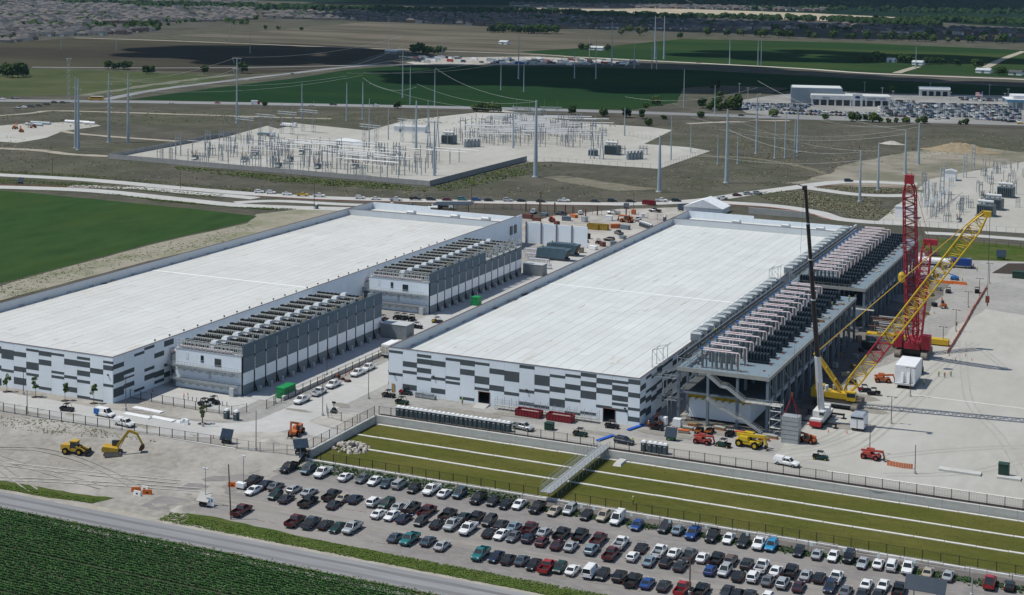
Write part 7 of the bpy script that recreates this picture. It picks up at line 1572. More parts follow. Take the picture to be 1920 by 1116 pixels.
t = thing('showroom', 'second showroom with blue-edged canopy at the right edge', 'showroom', at(1925,206), rb_); q = MB(); q.box(-10,40,4,26,0,11); q.build('wall', WF, t); q = MB(); q.box(-16,40,-3,6,6,8); q.build('canopy', mat('edge_blue', (.12,.28,.42), None, 1), t); q = MB(); q.box(-16,40,-3,26,8.02,8.3); q.build('canopy_top', WF, t)
for i in range(6): q = MB(); q.box(-15+i*6,-14+i*6,-2,-1,0,6); q.build('column', WF, t)
def onecar(ty, col):
    key = ('one', ty, col)
    if key in MATS: return MATS[key]
    hw, secs, gh, wr, ax = SP[ty]; q = MB(); loft(q, secs); greenhouse(q, hw, gh, 1); b_, yr, yf, tr, tf, zr = gh; q.box(-hw*.7,hw*.7,tr,tf,zr-.05,zr)
    if ty == 'p': q.box(-1.0,1.0,-2.9,-.72,.5,1.22)
    for s in (-1,1):
        for y in ax: q.cbox(s*hw*.92,y,wr,.24,wr*1.9,wr*1.9,2)
    MATS[key] = q.mesh('car', [paint(col), CGLASS, TYRE]); return MATS[key]
dcol = ['white','black','silver','grey','charcoal','slate','navy','steelblue','white','black','maroon','blue']; dty = ['v','p','s','p','v']
front = []
for row, (a, b) in enumerate((((1465,214),(1655,221)),((1490,209.5),(1655,216)),((1655,218),(1785,224)),((1830,224),(1918,231)))):
    A, B = at(*a), at(*b); n = int((B-A).length/3.1)
    for i in range(n): front.append(A.lerp(B,i/n))
for i, p in enumerate(front[:125]):
    ty = rnd.choice(dty); c = rnd.choice(dcol)
    o = link('parked_car', onecar(ty, c), None, (p.x,p.y,.13), rb_+rnd.choice((0,math.pi))+.3); tag(o, '%s %s for sale in the front dealership rows, %s along' % (SAY.get(c,c), MO[ty], nth(i)), 'car', 'cars for sale at the dealership')
stock = MB(); smats = [paint(c) for c in ('white','black','silver','grey','charcoal','slate','maroon','blue')]+[CGLASS]
def stock_car(p, rz, ci):
    c, s = math.cos(rz), math.sin(rz)
    def T(x, y, z): return (p.x+x*c-y*s, p.y+x*s+y*c, .13+z)
    for (x, y0, y1_, z0, z1, mi) in ((.92,-2.4,2.4,.25,1.0,ci),(.75,-1.9,1.0,1.0,1.5,8),(.68,-1.6,.4,1.5,1.56,ci)):
        stock.hexa([T(-x,y0,z0),T(x,y0,z0),T(x,y1_,z0),T(-x,y1_,z0),T(-x*.92,y0+.1,z1),T(x*.92,y0+.1,z1),T(x*.92,y1_-.2,z1),T(-x*.92,y1_-.2,z1)], mi)
for a, b, n in [((1378+i*2,205-i*3.2),(1432+i*10,208-i*3.4),20) for i in range(4)]+[((1540+i*4,175-i*.6),(1650,184-i*1.2),24) for i in range(3)]+[((1425+i*9,206-i*2.2),(1500+i*6,209-i*2.6),26) for i in range(5)]+[((1650,194+i*2.6),(1915,200+i*3.0),62) for i in range(9)]+[((1660,190),(1720,192),14),((1800,185),(1920,190),28),((1800,188),(1920,193),28)]:
    A, B = at(*a), at(*b)
    for i in range(n):
        if rnd.random() < .88: stock_car(A.lerp(B,i/n), rb_+.4, rnd.choice((0,1,0,2,3,4,2,5,0,0,6,7,2,2)))
tag(stock.build('dealer_stock', smats), 'dense mass of parked stock filling the back of the dealership lot', 'cars', kind='stuff')
for i, (x, y, tp) in enumerate(sorted(((1386,183,157),(1402,194,165),(1424,202,176),(1621,172,154),(1654,181,165),(1674,192,171),(1709,202,181),(1744,172,156),(1774,176,165),(1855,183,159),(1884,193,175),(1890,187,167),(1847,215,186),(1839,210,180),(1781,203,173),(1729,207,195)))):
    p = at(x,y); h = height_at(p,x,tp); t = thing('lamp_post', 'pale lot lamp post at the dealership, %s from the left' % nth(i), 'lamp post', p, 0, 'lamp posts at the dealership'); q = MB(); q.tube((0,0,0),(0,0,h),.25,5,.15); q.build('pole', POLET, t); q = MB(); q.box(-1.2,1.2,-.3,.3,h-.2,h+.1); q.build('lamp', POLET, t)
t = thing('flagpole', 'flagpole with a striped flag over the dealership lot', 'flagpole', at(1841,212)); q = MB(); q.tube((0,0,0),(0,0,17),.2,5); q.build('pole', POLET, t)
for i in range(7): q = MB(); q.box(-5.2,0,-.05,.05,13+i*.5,13.48+i*.5); q.build('stripe', mat('flag_red', (.4,.03,.05), None, 1) if i % 2 == 0 else WHITEP, t)
q = MB(); q.box(-2.2,0,-.08,-.06,14.8,16.5); q.build('canton', mat('flag_blue', (.03,.06,.2), None, 1), t)
# scrap and machinery yard beyond the crop field
yd = MB()
field('bare_patch', [(760,117),(840,108),(1000,106),(1180,116),(1200,120),(1000,122),(780,121)], DIRT, 'pale yard with rows of trucks beyond the crop field', .1, 20, 3)
MF = sorted(rnd.random() for _ in range(110))
for i in range(110):
    f = MF[i]; p = at(765+f*430, 108+f*7+rnd.uniform(0,10)); c = rnd.choice(['white','white','silver','grey','charcoal','blue','red','slate']); q = MB(); L = rnd.uniform(5,11); H_ = rnd.uniform(2,3.4)
    q.box(-L/2,L/2*.6,-1.2,1.2,.6,H_); q.frust(L/2*.64,L/2,-1.1,1.1,.5,L/2*.66,L/2-.3,-1,1,2.4); q.box(-L/2+.5,-L/2+1.5,-1.25,1.25,0,.8); q.box(L/2*.5,L/2*.5+1,-1.25,1.25,0,.8); tag(q.build('parked_truck', paint(c), None, (p.x,p.y,.1), rnd.uniform(-.5,.5)), '%s truck or trailer in the far machinery yard, %s from the left' % (SAY.get(c,c), nth(i)), 'truck', 'vehicles in the machinery yard')
for i, (x, y, L) in enumerate(((737,101,20),(946,83,14),(1120,94,22),(1672,117,10),(1722,122,13),(1845,137,16),(1905,141,14))):
    t = thing('farm_building', ['grey barn at the left of the machinery yard','white shed in the tan field','long white barn below the trees','small white farm shed among the trees','white farm bungalow with porch','low white canopy house at the right','grey farmhouse at the right edge'][i], 'barn', at(x,y), -.2); q = MB(); q.box(-L/2,L/2,-4.5,4.5,0,3.4); q.build('wall', WHITEP if i else GBOX, t); q = MB(); q.prism([(-5.2,3.4),(5.2,3.4),(0,5.6)], 'x', -L/2-.5, L/2+.5); q.build('roof', LGREY if i != 6 else mat('roof_dark', (.1,.1,.105), None, 1), t); q = MB(); q.box(-1.5,1.5,-4.58,-4.5,0,2.8); q.build('door', DARKG, t)

# ------------------------------------------------------------------ busy yard behind the two warehouses
for i, (x, y, ty, c, rz) in enumerate(((735,388,'p','white',1.5),(770,390,'p','brown',1.4),(812,392,'n','white',1.6),(1000,400,'p','white',.2),(1052,404,'p','charcoal',1.3),(1088,402,'v','white',.4),(1150,402,'p','silver',1.6),(1196,414,'p','white',.1),(1160,440,'p','grey',.8),(1142,452,'v','black',1.5),(1228,398,'p','black',1.5))): car(ty, c, at(x,y)+Vector((0,0,.05)), rz, '%s %s parked in the yard behind the warehouses, %s from the left' % (SAY.get(c,c), MO[ty], nth(sorted((735,770,812,1000,1052,1088,1150,1196,1160,1142,1228)).index(x))), 'vehicles in the back yard')
for i, (x, y) in enumerate(sorted(((990,410),(1006,414),(1020,404),(1044,424),(1062,414),(1076,408),(1096,416),(1142,414),(1154,428),(1172,430),(1188,402),(1206,408),(1212,424),(1100,448),(1130,462),(1150,462),(1078,462),(1090,474),(1112,468),(1168,448)))):
    nm, mt = CL[i % 5]; t = thing('site_container', 'small container or crate in the yard behind the warehouses, %s from the left' % nth(i), 'container', at(x,y), rnd.uniform(-.6,.6)); a = rnd.uniform(1.6,4.5); h = rnd.uniform(1,2.2); mt = (mt, ORNG, WHITEP, SBLUE, FRED)[rnd.randrange(5)]; q = MB(); q.box(-a/2,a/2,-.9,.9,.15,h); q.build('box', mt, t); q = MB(); q.box(-a/2-.08,a/2+.08,-.95,.95,h,h+.1); q.build('lid', mt, t); q = MB(); q.box(-a/2,a/2,-.8,.8,0,.14); q.build('skid', BLACK, t)
t = thing('cement_mixer', 'white cement mixer truck behind the first warehouse', 'truck', at(834,392)+Vector((0,0,.05)), R(-80)); q = MB(); q.box(-1.1,1.1,-4,2,.9,1.3); q.build('chassis', BLACK, t); q = MB(); q.frust(-1.1,1.1,2.1,4.2,.6,-1.0,1.0,2.2,4.0,2.8); q.build('cab', WHITEP, t); q = MB(); q.tube((0,-4.2,2.6),(0,-1.6,2.3),.7,10,1.3); q.tube((0,-1.6,2.3),(0,1.6,2.0),1.3,10,.8); q.build('drum', LGREY, t)
for s_ in (-1,1):
    for y_ in (-3,-1.8,3.2): wheel(t, s_*1.0, y_, .52)
for i, (x, y) in enumerate(sorted(((986,396),(1012,397),(1040,400),(1060,401),(1074,404),(1098,406),(1120,404),(1174,404)))):
    p = at(x,y); q = MB(); q.bar((0,0,0),(0,0,rnd.uniform(3,5)),.45); tag(q.build('steel_stanchion', FRED, None, p), 'rusty upright steel post in the yard behind the warehouses, %s from the left' % nth(i), 'post', 'steel uprights in the back yard')
# ------------------------------------------------------------------ trees
LEAF = [mat('leaf_a', (0.0562,0.0938,0.0263), (0.0375,0.0675,0.0195), .6, .7, obj=True), mat('leaf_b', (0.0413,0.0713,0.0263), (0.0285,0.0525,0.0195), .6, .7, obj=True), mat('leaf_c', (0.0825,0.1125,0.0375), (0.06,0.09,0.027), .6, .7, obj=True), mat('leaf_grey', (.13,.145,.08), (.1,.11,.06), .6, .7, obj=True)]
BARK = mat('bark', (.09,.07,.055), (.06,.047,.038), 3, .9)
def crown_mesh(seed, n, R_, H0, H1, leaf, lobes=9, mt=None):
    r = random.Random(seed); q = MB(); L = []
    for i in range(lobes):
        a = r.uniform(0,6.28); rr = R_*.62*math.sqrt(r.random()); z = r.uniform(H0+(H1-H0)*.2, H1-(H1-H0)*.2); L.append((rr*math.cos(a), rr*math.sin(a), z, R_*r.uniform(.32,.55)))
    L.append((0,0,H1-(H1-H0)*.3,R_*.5))
    for i in range(n):
        x, y, z, s = r.choice(L); d = Vector((r.gauss(0,1),r.gauss(0,1),r.gauss(0,1))).normalized()*s*r.uniform(.55,1.05); c = Vector((x,y,z))+Vector((d.x,d.y,d.z*.8))
        if c.z < H0: c.z = H0+r.random()*.4
        nrm = (d.normalized()+Vector((r.uniform(-.7,.7),r.uniform(-.7,.7),r.uniform(-.2,.9)))).normalized(); u = nrm.cross(Vector((r.random(),r.random(),r.random()))).normalized(); v = nrm.cross(u); l = leaf*r.uniform(.6,1.3)
        q.poly([c-u*l-v*l*.5, c+u*l*.3-v*l*.8, c+u*l+v*l*.4, c-u*l*.2+v*l*.9])
    return q.mesh('crown', mt or LEAF[0])
def trunk_mesh(h, r0, limbs, seed, spread):
    r = random.Random(seed); q = MB(); q.tube((0,0,0),(0,0,h*.55),r0,7,r0*.7); q.tube((0,0,h*.55),(.1,0,h*.9),r0*.7,6,r0*.2)
    for i in range(limbs):
        a = r.uniform(0,6.28); z = h*r.uniform(.35,.65); q.tube((0,0,z),(spread*math.cos(a),spread*math.sin(a),z+spread*.7),r0*.45,5,r0*.12)
    return q.mesh('trunk', BARK)
TREES = []
for i, (n, R_, H0, H1, lf, lb, mi) in enumerate(((420,5.2,1.6,10.5,.95,10,0),(420,4.2,1.4,8.6,.85,8,1),(360,5.8,1.0,7.5,1.0,12,2),(300,3.4,.4,5.0,.75,7,0),(380,4.8,1.8,9.5,.9,9,3))):
    TREES.append((crown_mesh(50+i, n, R_, H0, H1, lf, lb, LEAF[mi]), trunk_mesh(H1*.75, .3, 5, 80+i, R_*.5)))
def tree(p, k, s, label, group, name='tree'):
    t = thing(name, label, 'tree' if name == 'tree' else 'shrub', p, rnd.uniform(0,6.28), group); t.scale = (s*rnd.uniform(.85,1.2), s*rnd.uniform(.85,1.2), s*rnd.uniform(.85,1.1)); link('crown', TREES[k][0], t); link('trunk', TREES[k][1], t); return t
n_t = 0
def trees(pxs, label, group, smin=.8, smax=1.3, ks=(0,1,2,4), name='tree'):
    for i, (x, y) in enumerate(sorted(pxs)): tree(at(x,y), ks[rnd.randrange(len(ks))], rnd.uniform(smin,smax), label % nth(i), group, name)
trees([(5,143),(14,145),(24,146),(34,146),(44,144),(10,140),(28,140),(40,141)], 'tree in the big dark clump at the left edge, %s from the left', 'big left tree clump', 1.1, 1.5, (0,1))
trees([(202,130),(212,131),(222,130),(232,131),(240,130)], 'tree in the small clump above the pasture, %s from the left', 'pasture trees', .8,1.1,(0,1))
trees([(778,101),(786,101),(794,102),(803,103),(812,103),(822,102),(830,101),(774,100)], 'tree around the machinery yard barn, %s from the left', 'yard trees', 1.0,1.5,(1,4,0))
trees([(1092,93),(1100,94),(1108,93),(1140,96)], 'grey-green tree by the long barn, %s from the left', 'barn trees', .9,1.3,(4,2))
trees([(1615,117),(1624,118),(1634,118),(1645,117),(1655,116),(1690,118),(1700,119),(1708,120),(1735,121),(1745,122),(1755,121),(1765,122),(1795,124),(1830,127),(1836,127),(1871,141),(1880,141)], 'dark farmstead tree, %s from the left', 'farmstead trees', .9,1.4,(0,1))
trees([(1210,203),(1232,198),(1318,203),(1331,206),(1340,206),(1352,207),(1342,196),(1360,205),(1366,205),(1376,206),(1386,206),(1338,169),(1345,170),(1352,184),(1382,190)], 'bush or tree in the scrub corner by the highway, %s from the left', 'scrub corner trees', .8,1.3,(1,2,3))
trees([(893,209),(905,210),(915,210),(925,210),(935,211),(1072,215),(1134,218),(1175,221),(1205,223),(1245,224),(1218,236),(1316,221),(1448,219),(1547,224),(1600,227),(1610,228),(1622,228),(1635,229),(1650,229),(1665,230),(1680,230),(1700,231),(1720,231),(1735,232),(1800,234),(1812,234),(496,199),(745,204),(1673,172)], 'roadside bush along the highway, %s from the left', 'highway bushes', .5,.95,(3,2,1), 'bush')
trees([(1327,66),(1363,68),(1388,66),(1394,67),(1418,69),(1426,70),(1434,70),(1460,71),(1470,71),(1480,72),(1516,72),(1528,72),(1562,74),(1590,74),(1600,75),(1625,76),(1650,75),(1660,76),(1672,76),(1690,76),(1705,77),(1720,78),(1735,78),(1748,79),(1777,80),(1795,79),(1815,80),(1824,81),(1845,80),(1868,81),(1880,82),(1900,82),(1165,66),(1200,67),(1275,72),(1180,60),(1210,62)], 'tree in the line above the bright field, %s from the left', 'tree line above the right field', 1.0,1.7)
trees([(918+i*5.2, 60+rnd.uniform(-1.5,2)+i*.1) for i in range(25)], 'tree in the dark wood below the far houses, %s from the left', 'dark wood', 1.1,1.8,(0,1))
trees([(240+i*4.5, 50+rnd.uniform(-2,2)) for i in range(12)]+[(300,51),(315,49),(150,66)], 'tree beside the suburb pond, %s from the left', 'suburb edge trees', .8,1.4)
trees([(8,78),(20,76),(30,74),(44,70),(55,66),(62,64),(75,62),(498,56),(566,57),(522,57),(455,138),(384,139),(275,139),(285,139)], 'scattered field tree at upper left, %s from the left', 'scattered field trees', .7,1.2)
# saplings before the first warehouse
for i, (x, y, h) in enumerate(((13,735,5.6),(67,745,6.4),(122,752,5.2),(176,757,5.6),(379,795,5.2))):
    t = thing('young_tree', 'slender young tree on the planting strip, %s from the left' % ORD[i], 'tree', at(x,y), i, 'young trees'); link('crown', crown_mesh(300+i, 150, 1.1, 1.2, h, .28, 7, LEAF[2]), t); q = MB(); q.tube((0,0,0),(0,0,h*.85),.07,5,.03); q.build('trunk', BARK, t); q = MB(); q.lathe((0,0,.0), ((1.1,.07),(.5,.16)), 10); q.build('mulch_ring', MULCH, t)
# far woods as masses
def mass(name, label, lines, n, s0, s1, seed, mi=1):
    r = random.Random(seed); q = MB()
    for i in range(n):
        a, b, w = r.choice(lines); f = r.random(); p = at(a[0]+(b[0]-a[0])*f, a[1]+(b[1]-a[1])*f+r.uniform(-w,w)); s = r.uniform(s0,s1)
        for k in range(14):
            d = Vector((r.gauss(0,1),r.gauss(0,1),abs(r.gauss(0,1)))).normalized(); c = Vector((p.x+d.x*s,p.y+d.y*s,s*.5+d.z*s*.9)); u = d.cross(Vector((0,0,1))).normalized() if abs(d.z) < .95 else Vector((1,0,0)); v = d.cross(u); l = s*.55
            q.poly([c-u*l-v*l*.6, c+u*l*.5-v*l, c+u*l+v*l*.5, c-u*l*.3+v*l])
    tag(q.build(name, LEAF[mi]), label, 'wood', kind='stuff')
mass('far_wood', 'dark woodland belts near the top edge', [((500,16),(760,20),1.5),((700,22),(1000,24),1.5),((1000,24),(1290,36),2),((1290,34),(1760,44),2.5),((1560,40),(1760,50),2),((1290,6),(1920,14),3),((1400,16),(1920,26),3),((1000,6),(1300,6),2),((1740,38),(1920,46),2)], 1500, 5, 9, 5)
mass('suburb_trees', 'scattered garden trees among the far houses', [((0,12),(480,22),4),((0,30),(480,40),8),((20,50),(300,55),5),((500,26),(1000,40),6),((1000,40),(1290,50),5),((1290,46),(1920,66),4)], 420, 4, 7, 9, 0)
mass('wood_edge', 'tree belt behind the suburb rows', [((120,8),(480,14),2),((230,14),(640,20),1.6)], 260, 6, 10, 12, 1)

# ------------------------------------------------------------------ far houses
HR = [mat('shingle_a', (0.1123,0.108,0.1123), (0.0907,0.0864,0.0907), .4, .9), mat('shingle_b', (0.153,0.1395,0.135), (0.126,0.1153,0.1125), .4, .9), mat('shingle_c', (0.072,0.072,0.0778), (0.0576,0.0576,0.0626), .4, .9)]
HW = [mat('brick_a', (0.288,0.248,0.216), (0.24,0.208,0.18), .5, .9), mat('brick_b', (0.48,0.4416,0.3936), (0.4128,0.384,0.3456), .5, .9), mat('brick_c', (.25,.17,.14), (.2,.14,.115), .5, .9)]
HM = []
for i in range(6):
    L = (15,17,14,16,18,13)[i]; W = (12,13,12,14,12,12)[i]; h = (3.4,3.4,6,3.4,5.8,3.6)[i]; ht = (3.6,4.2,3.2,4.4,3.4,3.8)[i]
    q = MB(); q.box(-L/2,L/2,-W/2,W/2,0,h); q.box(L*.1,L*.42,-W/2-3,-W/2,0,h*.95); wl_ = q.mesh('wall', HW[i % 3])
    q = MB(); e = .6; q.frust(-L/2-e,L/2+e,-W/2-e,W/2+e,h,-L*.16,L*.16,-.15,.15,h+ht); q.frust(L*.1-e,L*.42+e,-W/2-3-e,-W/2+3,h,L*.26-.1,L*.26+.1,-W/2-1.2,-W/2+3,h+ht*.62); rf = q.mesh('roof', HR[(i*2+1) % 3])
    q = MB(); q.box(L*.14,L*.38,-W/2-3.06,-W/2-3,0,2.3); gd = q.mesh('garage_door', WHITEP); q = MB(); q.box(-L*.3,-L*.18,-W/2-.06,-W/2,1,2.4); wn = q.mesh('window', GLASS)
    HM.append((wl_, rf, gd, wn, L, W, h, ht))
def inside(poly, x, y):
    c = False; n = len(poly)
    for i in range(n):
        (x1, y1_), (x2, y2_) = poly[i], poly[(i+1) % n]
        if (y1_ > y) != (y2_ > y) and x < (x2-x1)*(y-y1_)/(y2_-y1_)+x1: c = not c
    return c
def project(p):
    d = Vector((p[0],p[1],-CAM_H)); w = d.dot(CFW); return 960+F_PX*d.dot(CRT)/w, PP_Y-F_PX*d.dot(CUP)/w
AREAS = [[(-40,10),(60,6),(230,10),(470,16),(480,36),(440,40),(390,42),(300,42),(230,45),(-40,46)],[(-40,48),(130,49),(240,56),(300,58),(250,64),(60,70),(60,76),(-40,84)],[(500,24),(640,24),(1000,30),(1290,42),(1290,55),(1160,54),(1000,52),(640,38),(500,36)],[(1290,40),(1420,44),(1590,49),(1590,52),(1420,56),(1290,58)],[(1600,50),(1960,60),(1960,70),(1600,60)],[(960,8),(1290,12),(1560,19),(1560,22),(1290,17),(960,12)],[(0,0),(470,0),(480,8),(200,4),(0,4)]]
HP = []
rh = random.Random(3)
for ai, A in enumerate(AREAS):
    W_ = [at(*p) for p in A]; x0 = min(p.x for p in W_); x1_ = max(p.x for p in W_); y0 = min(p.y for p in W_); y1_ = max(p.y for p in W_); th = R(12+ai*7); c, s = math.cos(th), math.sin(th); cx, cy = (x0+x1_)/2, (y0+y1_)/2; Rm = math.hypot(x1_-x0, y1_-y0)/2
    v = -Rm; ri = 0
    while v < Rm:
        u = -Rm
        while u < Rm:
            X = cx+u*c-v*s; Y = cy+u*s+v*c
            if Y > 100:
                px, py = project((X,Y))
                if inside(A, px, py) and -30 < px < 1950 and rh.random() < .9: HP.append((py, px, X+rh.uniform(-1.5,1.5), Y+rh.uniform(-2,2), th+(0 if ri % 2 == 0 else math.pi), ai))
            u += 19.5
        v += 24 if ri % 2 else 33; ri += 1
HP.sort(key=lambda h: -h[0])
far = MB(); fm = HR+HW
AN = ['the left suburb','the near left suburb','the dark middle suburb','the upper right suburb','the far right row','the pale new street','the top edge']
NEAR = HP[:300]
HC = {}
def house_label(k): HC[k] = HC.get(k,0)+1; return 'house in %s, %s counted back from the near edge' % (AN[k], nth(HC[k]-1) if HC[k] < 100 else ('hundredth' if HC[k] == 100 else 'hundred and '+nth(HC[k]-101)))
for i, (py, px, X, Y, th, ai) in enumerate(NEAR):
    wl_, rf, gd, wn, L, W, h, ht = HM[rh.randrange(6)]; t = thing('house', house_label(ai), 'house', (X,Y,.05), th, 'houses in '+AN[ai]); link('wall', wl_, t); link('roof', rf, t); link('garage_door', gd, t); link('window', wn, t)
for i, (py, px, X, Y, th, ai) in enumerate(HP[300:6000]):
    wl_, rf, gd, wn, L, W, h, ht = HM[i % 6]; c, s = math.cos(th), math.sin(th); ri = (i*7) % 3; wi = 3+(i*5) % 3
    def T(x, y, z): return (X+x*c-y*s, Y+x*s+y*c, z)
    far.hexa([T(-L/2,-W/2,0),T(L/2,-W/2,0),T(L/2,W/2,0),T(-L/2,W/2,0),T(-L/2,-W/2,h),T(L/2,-W/2,h),T(L/2,W/2,h),T(-L/2,W/2,h)], wi)
    far.hexa([T(-L/2-.5,-W/2-.5,h),T(L/2+.5,-W/2-.5,h),T(L/2+.5,W/2+.5,h),T(-L/2-.5,W/2+.5,h),T(-L*.16,-.1,h+ht),T(L*.16,-.1,h+ht),T(L*.16,.1,h+ht),T(-L*.16,.1,h+ht)], ri)
tag(far.build('far_houses', fm), 'dense mass of roofs in the suburbs towards the top edge', 'houses', kind='stuff')

# ------------------------------------------------------------------ ground vegetation
def tufts(name, label, spots, mt, size, blades=5, hz=.6):
    q = MB()
    for (x, y, z) in spots:
        s = size*rnd.uniform(.5,1.4)
        for b in range(blades):
            a = rnd.uniform(0,6.28); d = Vector((math.cos(a),math.sin(a),0)); o = Vector((x+rnd.uniform(-.4,.4)*s,y+rnd.uniform(-.4,.4)*s,z)); w = Vector((-d.y,d.x,0))*s*.28; tip = o+d*s*.5+Vector((0,0,s*hz*rnd.uniform(.6,1.2)))
            q.poly([o-w, o+w, tip+w*.4, tip-w*.4])
    return tag(q.build(name, mt), label, None, kind='stuff')
def scatter_px(poly, n, z=None):
    xs = [p[0] for p in poly]; ys = [p[1] for p in poly]; out = []
    W_ = [(p.x,p.y) for p in (at(*q) for q in poly)]; x0 = min(w[0] for w in W_); x1_ = max(w[0] for w in W_); y0 = min(w[1] for w in W_); y1_ = max(w[1] for w in W_); k = 0
    while len(out) < n and k < n*8:
        k += 1; X = rnd.uniform(x0,x1_); Y = rnd.uniform(y0,y1_)
        if inside(W_, X, Y) and noise.noise(Vector((X*.05,Y*.05,2)))+rnd.uniform(-.5,.5) > -.1: out.append((X,Y,hgt(X,Y)))
    return out
T1 = mat('tuft_green', (.12,.155,.055), (.09,.12,.042), .3, .8); T2 = mat('tuft_olive', (.24,.225,.15), (.17,.165,.105), .3, .8); T3 = mat('tuft_verge', (0.126,0.1733,0.0434), (0.0866,0.1339,0.0331), .3, .8)
tufts('weeds', 'low dry weeds on the planted islands behind the middle warehouse', scatter_px([(1400,362),(1480,357),(1640,372),(1690,395),(1640,412),(1570,405),(1530,392),(1460,381)], 2200)+scatter_px([(1530,353),(1600,350),(1730,356),(1730,362),(1620,362)], 700), T2, .75, 5, .4)
tufts('weeds', 'green weeds along the kerbs of the left concrete roads', scatter_px([(0,336),(160,343),(330,358),(420,366),(400,372),(250,356),(0,345)], 1500)+scatter_px([(190,361),(300,374),(430,388),(560,392),(500,394),(300,378)], 1100)+scatter_px([(0,320),(200,331),(500,358),(500,362),(160,334),(0,324)], 900), T1, .6, 5, .4)
tufts('weeds', 'green growth along the foot of the substation fence', scatter_px([(330,312),(806,352),(800,360),(560,345),(330,318)], 1800)+scatter_px([(806,352),(990,305),(1040,310),(1000,325),(830,362)], 900), T1, .9, 5, .4)
tufts('scrub_weeds', 'rough dry scrub on the open land round the substations', scatter_px([(0,250),(200,300),(806,360),(1004,350),(1236,330),(1400,260),(1700,262),(1500,345),(1150,376),(600,366),(0,322)], 1700)+scatter_px([(1260,236),(1960,250),(1960,282),(1500,320),(1320,280)], 1200), T2, .9, 4, .3)
tufts('scrub_weeds', 'green bushes and grass along the railway and pasture', scatter_px([(0,206),(640,212),(1280,232),(1280,240),(600,230),(0,240)], 900), T1, 1.0, 4, .35)
tufts('weeds', 'weeds on the dirt strip beside the left crop field', scatter_px([(0,530),(300,458),(470,420),(480,440),(300,480),(0,568)], 800), T1, .45, 5, .4)
tufts('weeds', 'thin weeds on the graded bank at the left', scatter_px([(0,780),(120,790),(300,830),(100,815),(0,800)], 500), T1, .3, 5, .4)
vs_ = []
for i in range(9000):
    x = rnd.uniform(-188,-40); y = rnd.uniform(247.6,252.2); vs_.append((x,y,LOW+.06))
for i in range(2600):
    x = rnd.uniform(-260,-206); y = rnd.uniform(247.8,250.2)+(x+230)*.06; vs_.append((x,y,LOW+.06))
tufts('verge_grass', 'long green grass on the road verges', vs_, T3, .3, 5, .4)
vs_ = []
for i in range(8000):
    x = rnd.uniform(-180,40); y = rnd.gauss(287.4,.75) if x > -128 else rnd.uniform(286.4,292.3); vs_.append((x,y,LOW+.03))
tufts('verge_weeds', 'dark green weedy bank between the car park and the basin', vs_, mat('weed_dark', (0.068,0.112,0.044), (0.048,0.084,0.0336), .4, .8), .4, 5, .6)
vs_ = [(rnd.uniform(-180.5,30), rnd.uniform(293.9,324.2), LOW+.02) for i in range(9000)]
tufts('turf_tufts', 'uneven tufts in the basin turf', vs_, mat('turf_tuft', (0.108,0.1216,0.0316), (0.081,0.0946,0.0244), .3, .9), .22, 3, .35)
# dry fringe between the road shoulder and the crop
vs_ = [(rnd.uniform(-260,-95), rnd.gauss(238.4,.55), LOW+.03) for i in range(5000)]
tufts('dry_fringe', 'yellow dry grass fringe along the crop edge', vs_, mat('dry_grass', (0.165,0.1375,0.055), (0.11,0.1045,0.0385), .4, .9), .32, 4, .5)
# crop rows in the foreground
rown = 0; q = MB(); y = 238.2; CROPM = [mat('crop_leaf_a', (0.1067,0.2133,0.0711), (0.0782,0.1706,0.0568), .5, .7), mat('crop_leaf_b', (0.0711,0.1563,0.0512), (0.054,0.128,0.0427), .5, .7)]
while y > 199:
    x = -268.0
    while x < -95:
        px, py = project((x, y)); 
        if -20 < px < 940 and py < 1140 and rnd.random() < .93+.3*noise.noise(Vector((x*.05,y*.2,7))):
            s = rnd.uniform(.32,.5); z0 = LOW+.03; mi = 0 if rnd.random() < .6 else 1
            for b in range(4):
                a = rnd.uniform(0,6.28); d = Vector((math.cos(a),math.sin(a),0)); w = Vector((-d.y,d.x,0))*s*.36; o = Vector((x+rnd.uniform(-.06,.06),y+rnd.uniform(-.08,.08),z0)); m1 = o+d*s*.3+Vector((0,0,s*.95)); m2 = o+d*s*.75+Vector((0,0,s*.75))
                q.poly([m1-w, o+Vector((0,0,.1)), m1+w, m2], mi)
        x += .27
    rown += 1; y -= .93 if rown % 17 else 1.35
tag(q.build('crop_plants', CROPM), 'rows of leafy green crop plants filling the foreground corner', 'crop', kind='stuff')

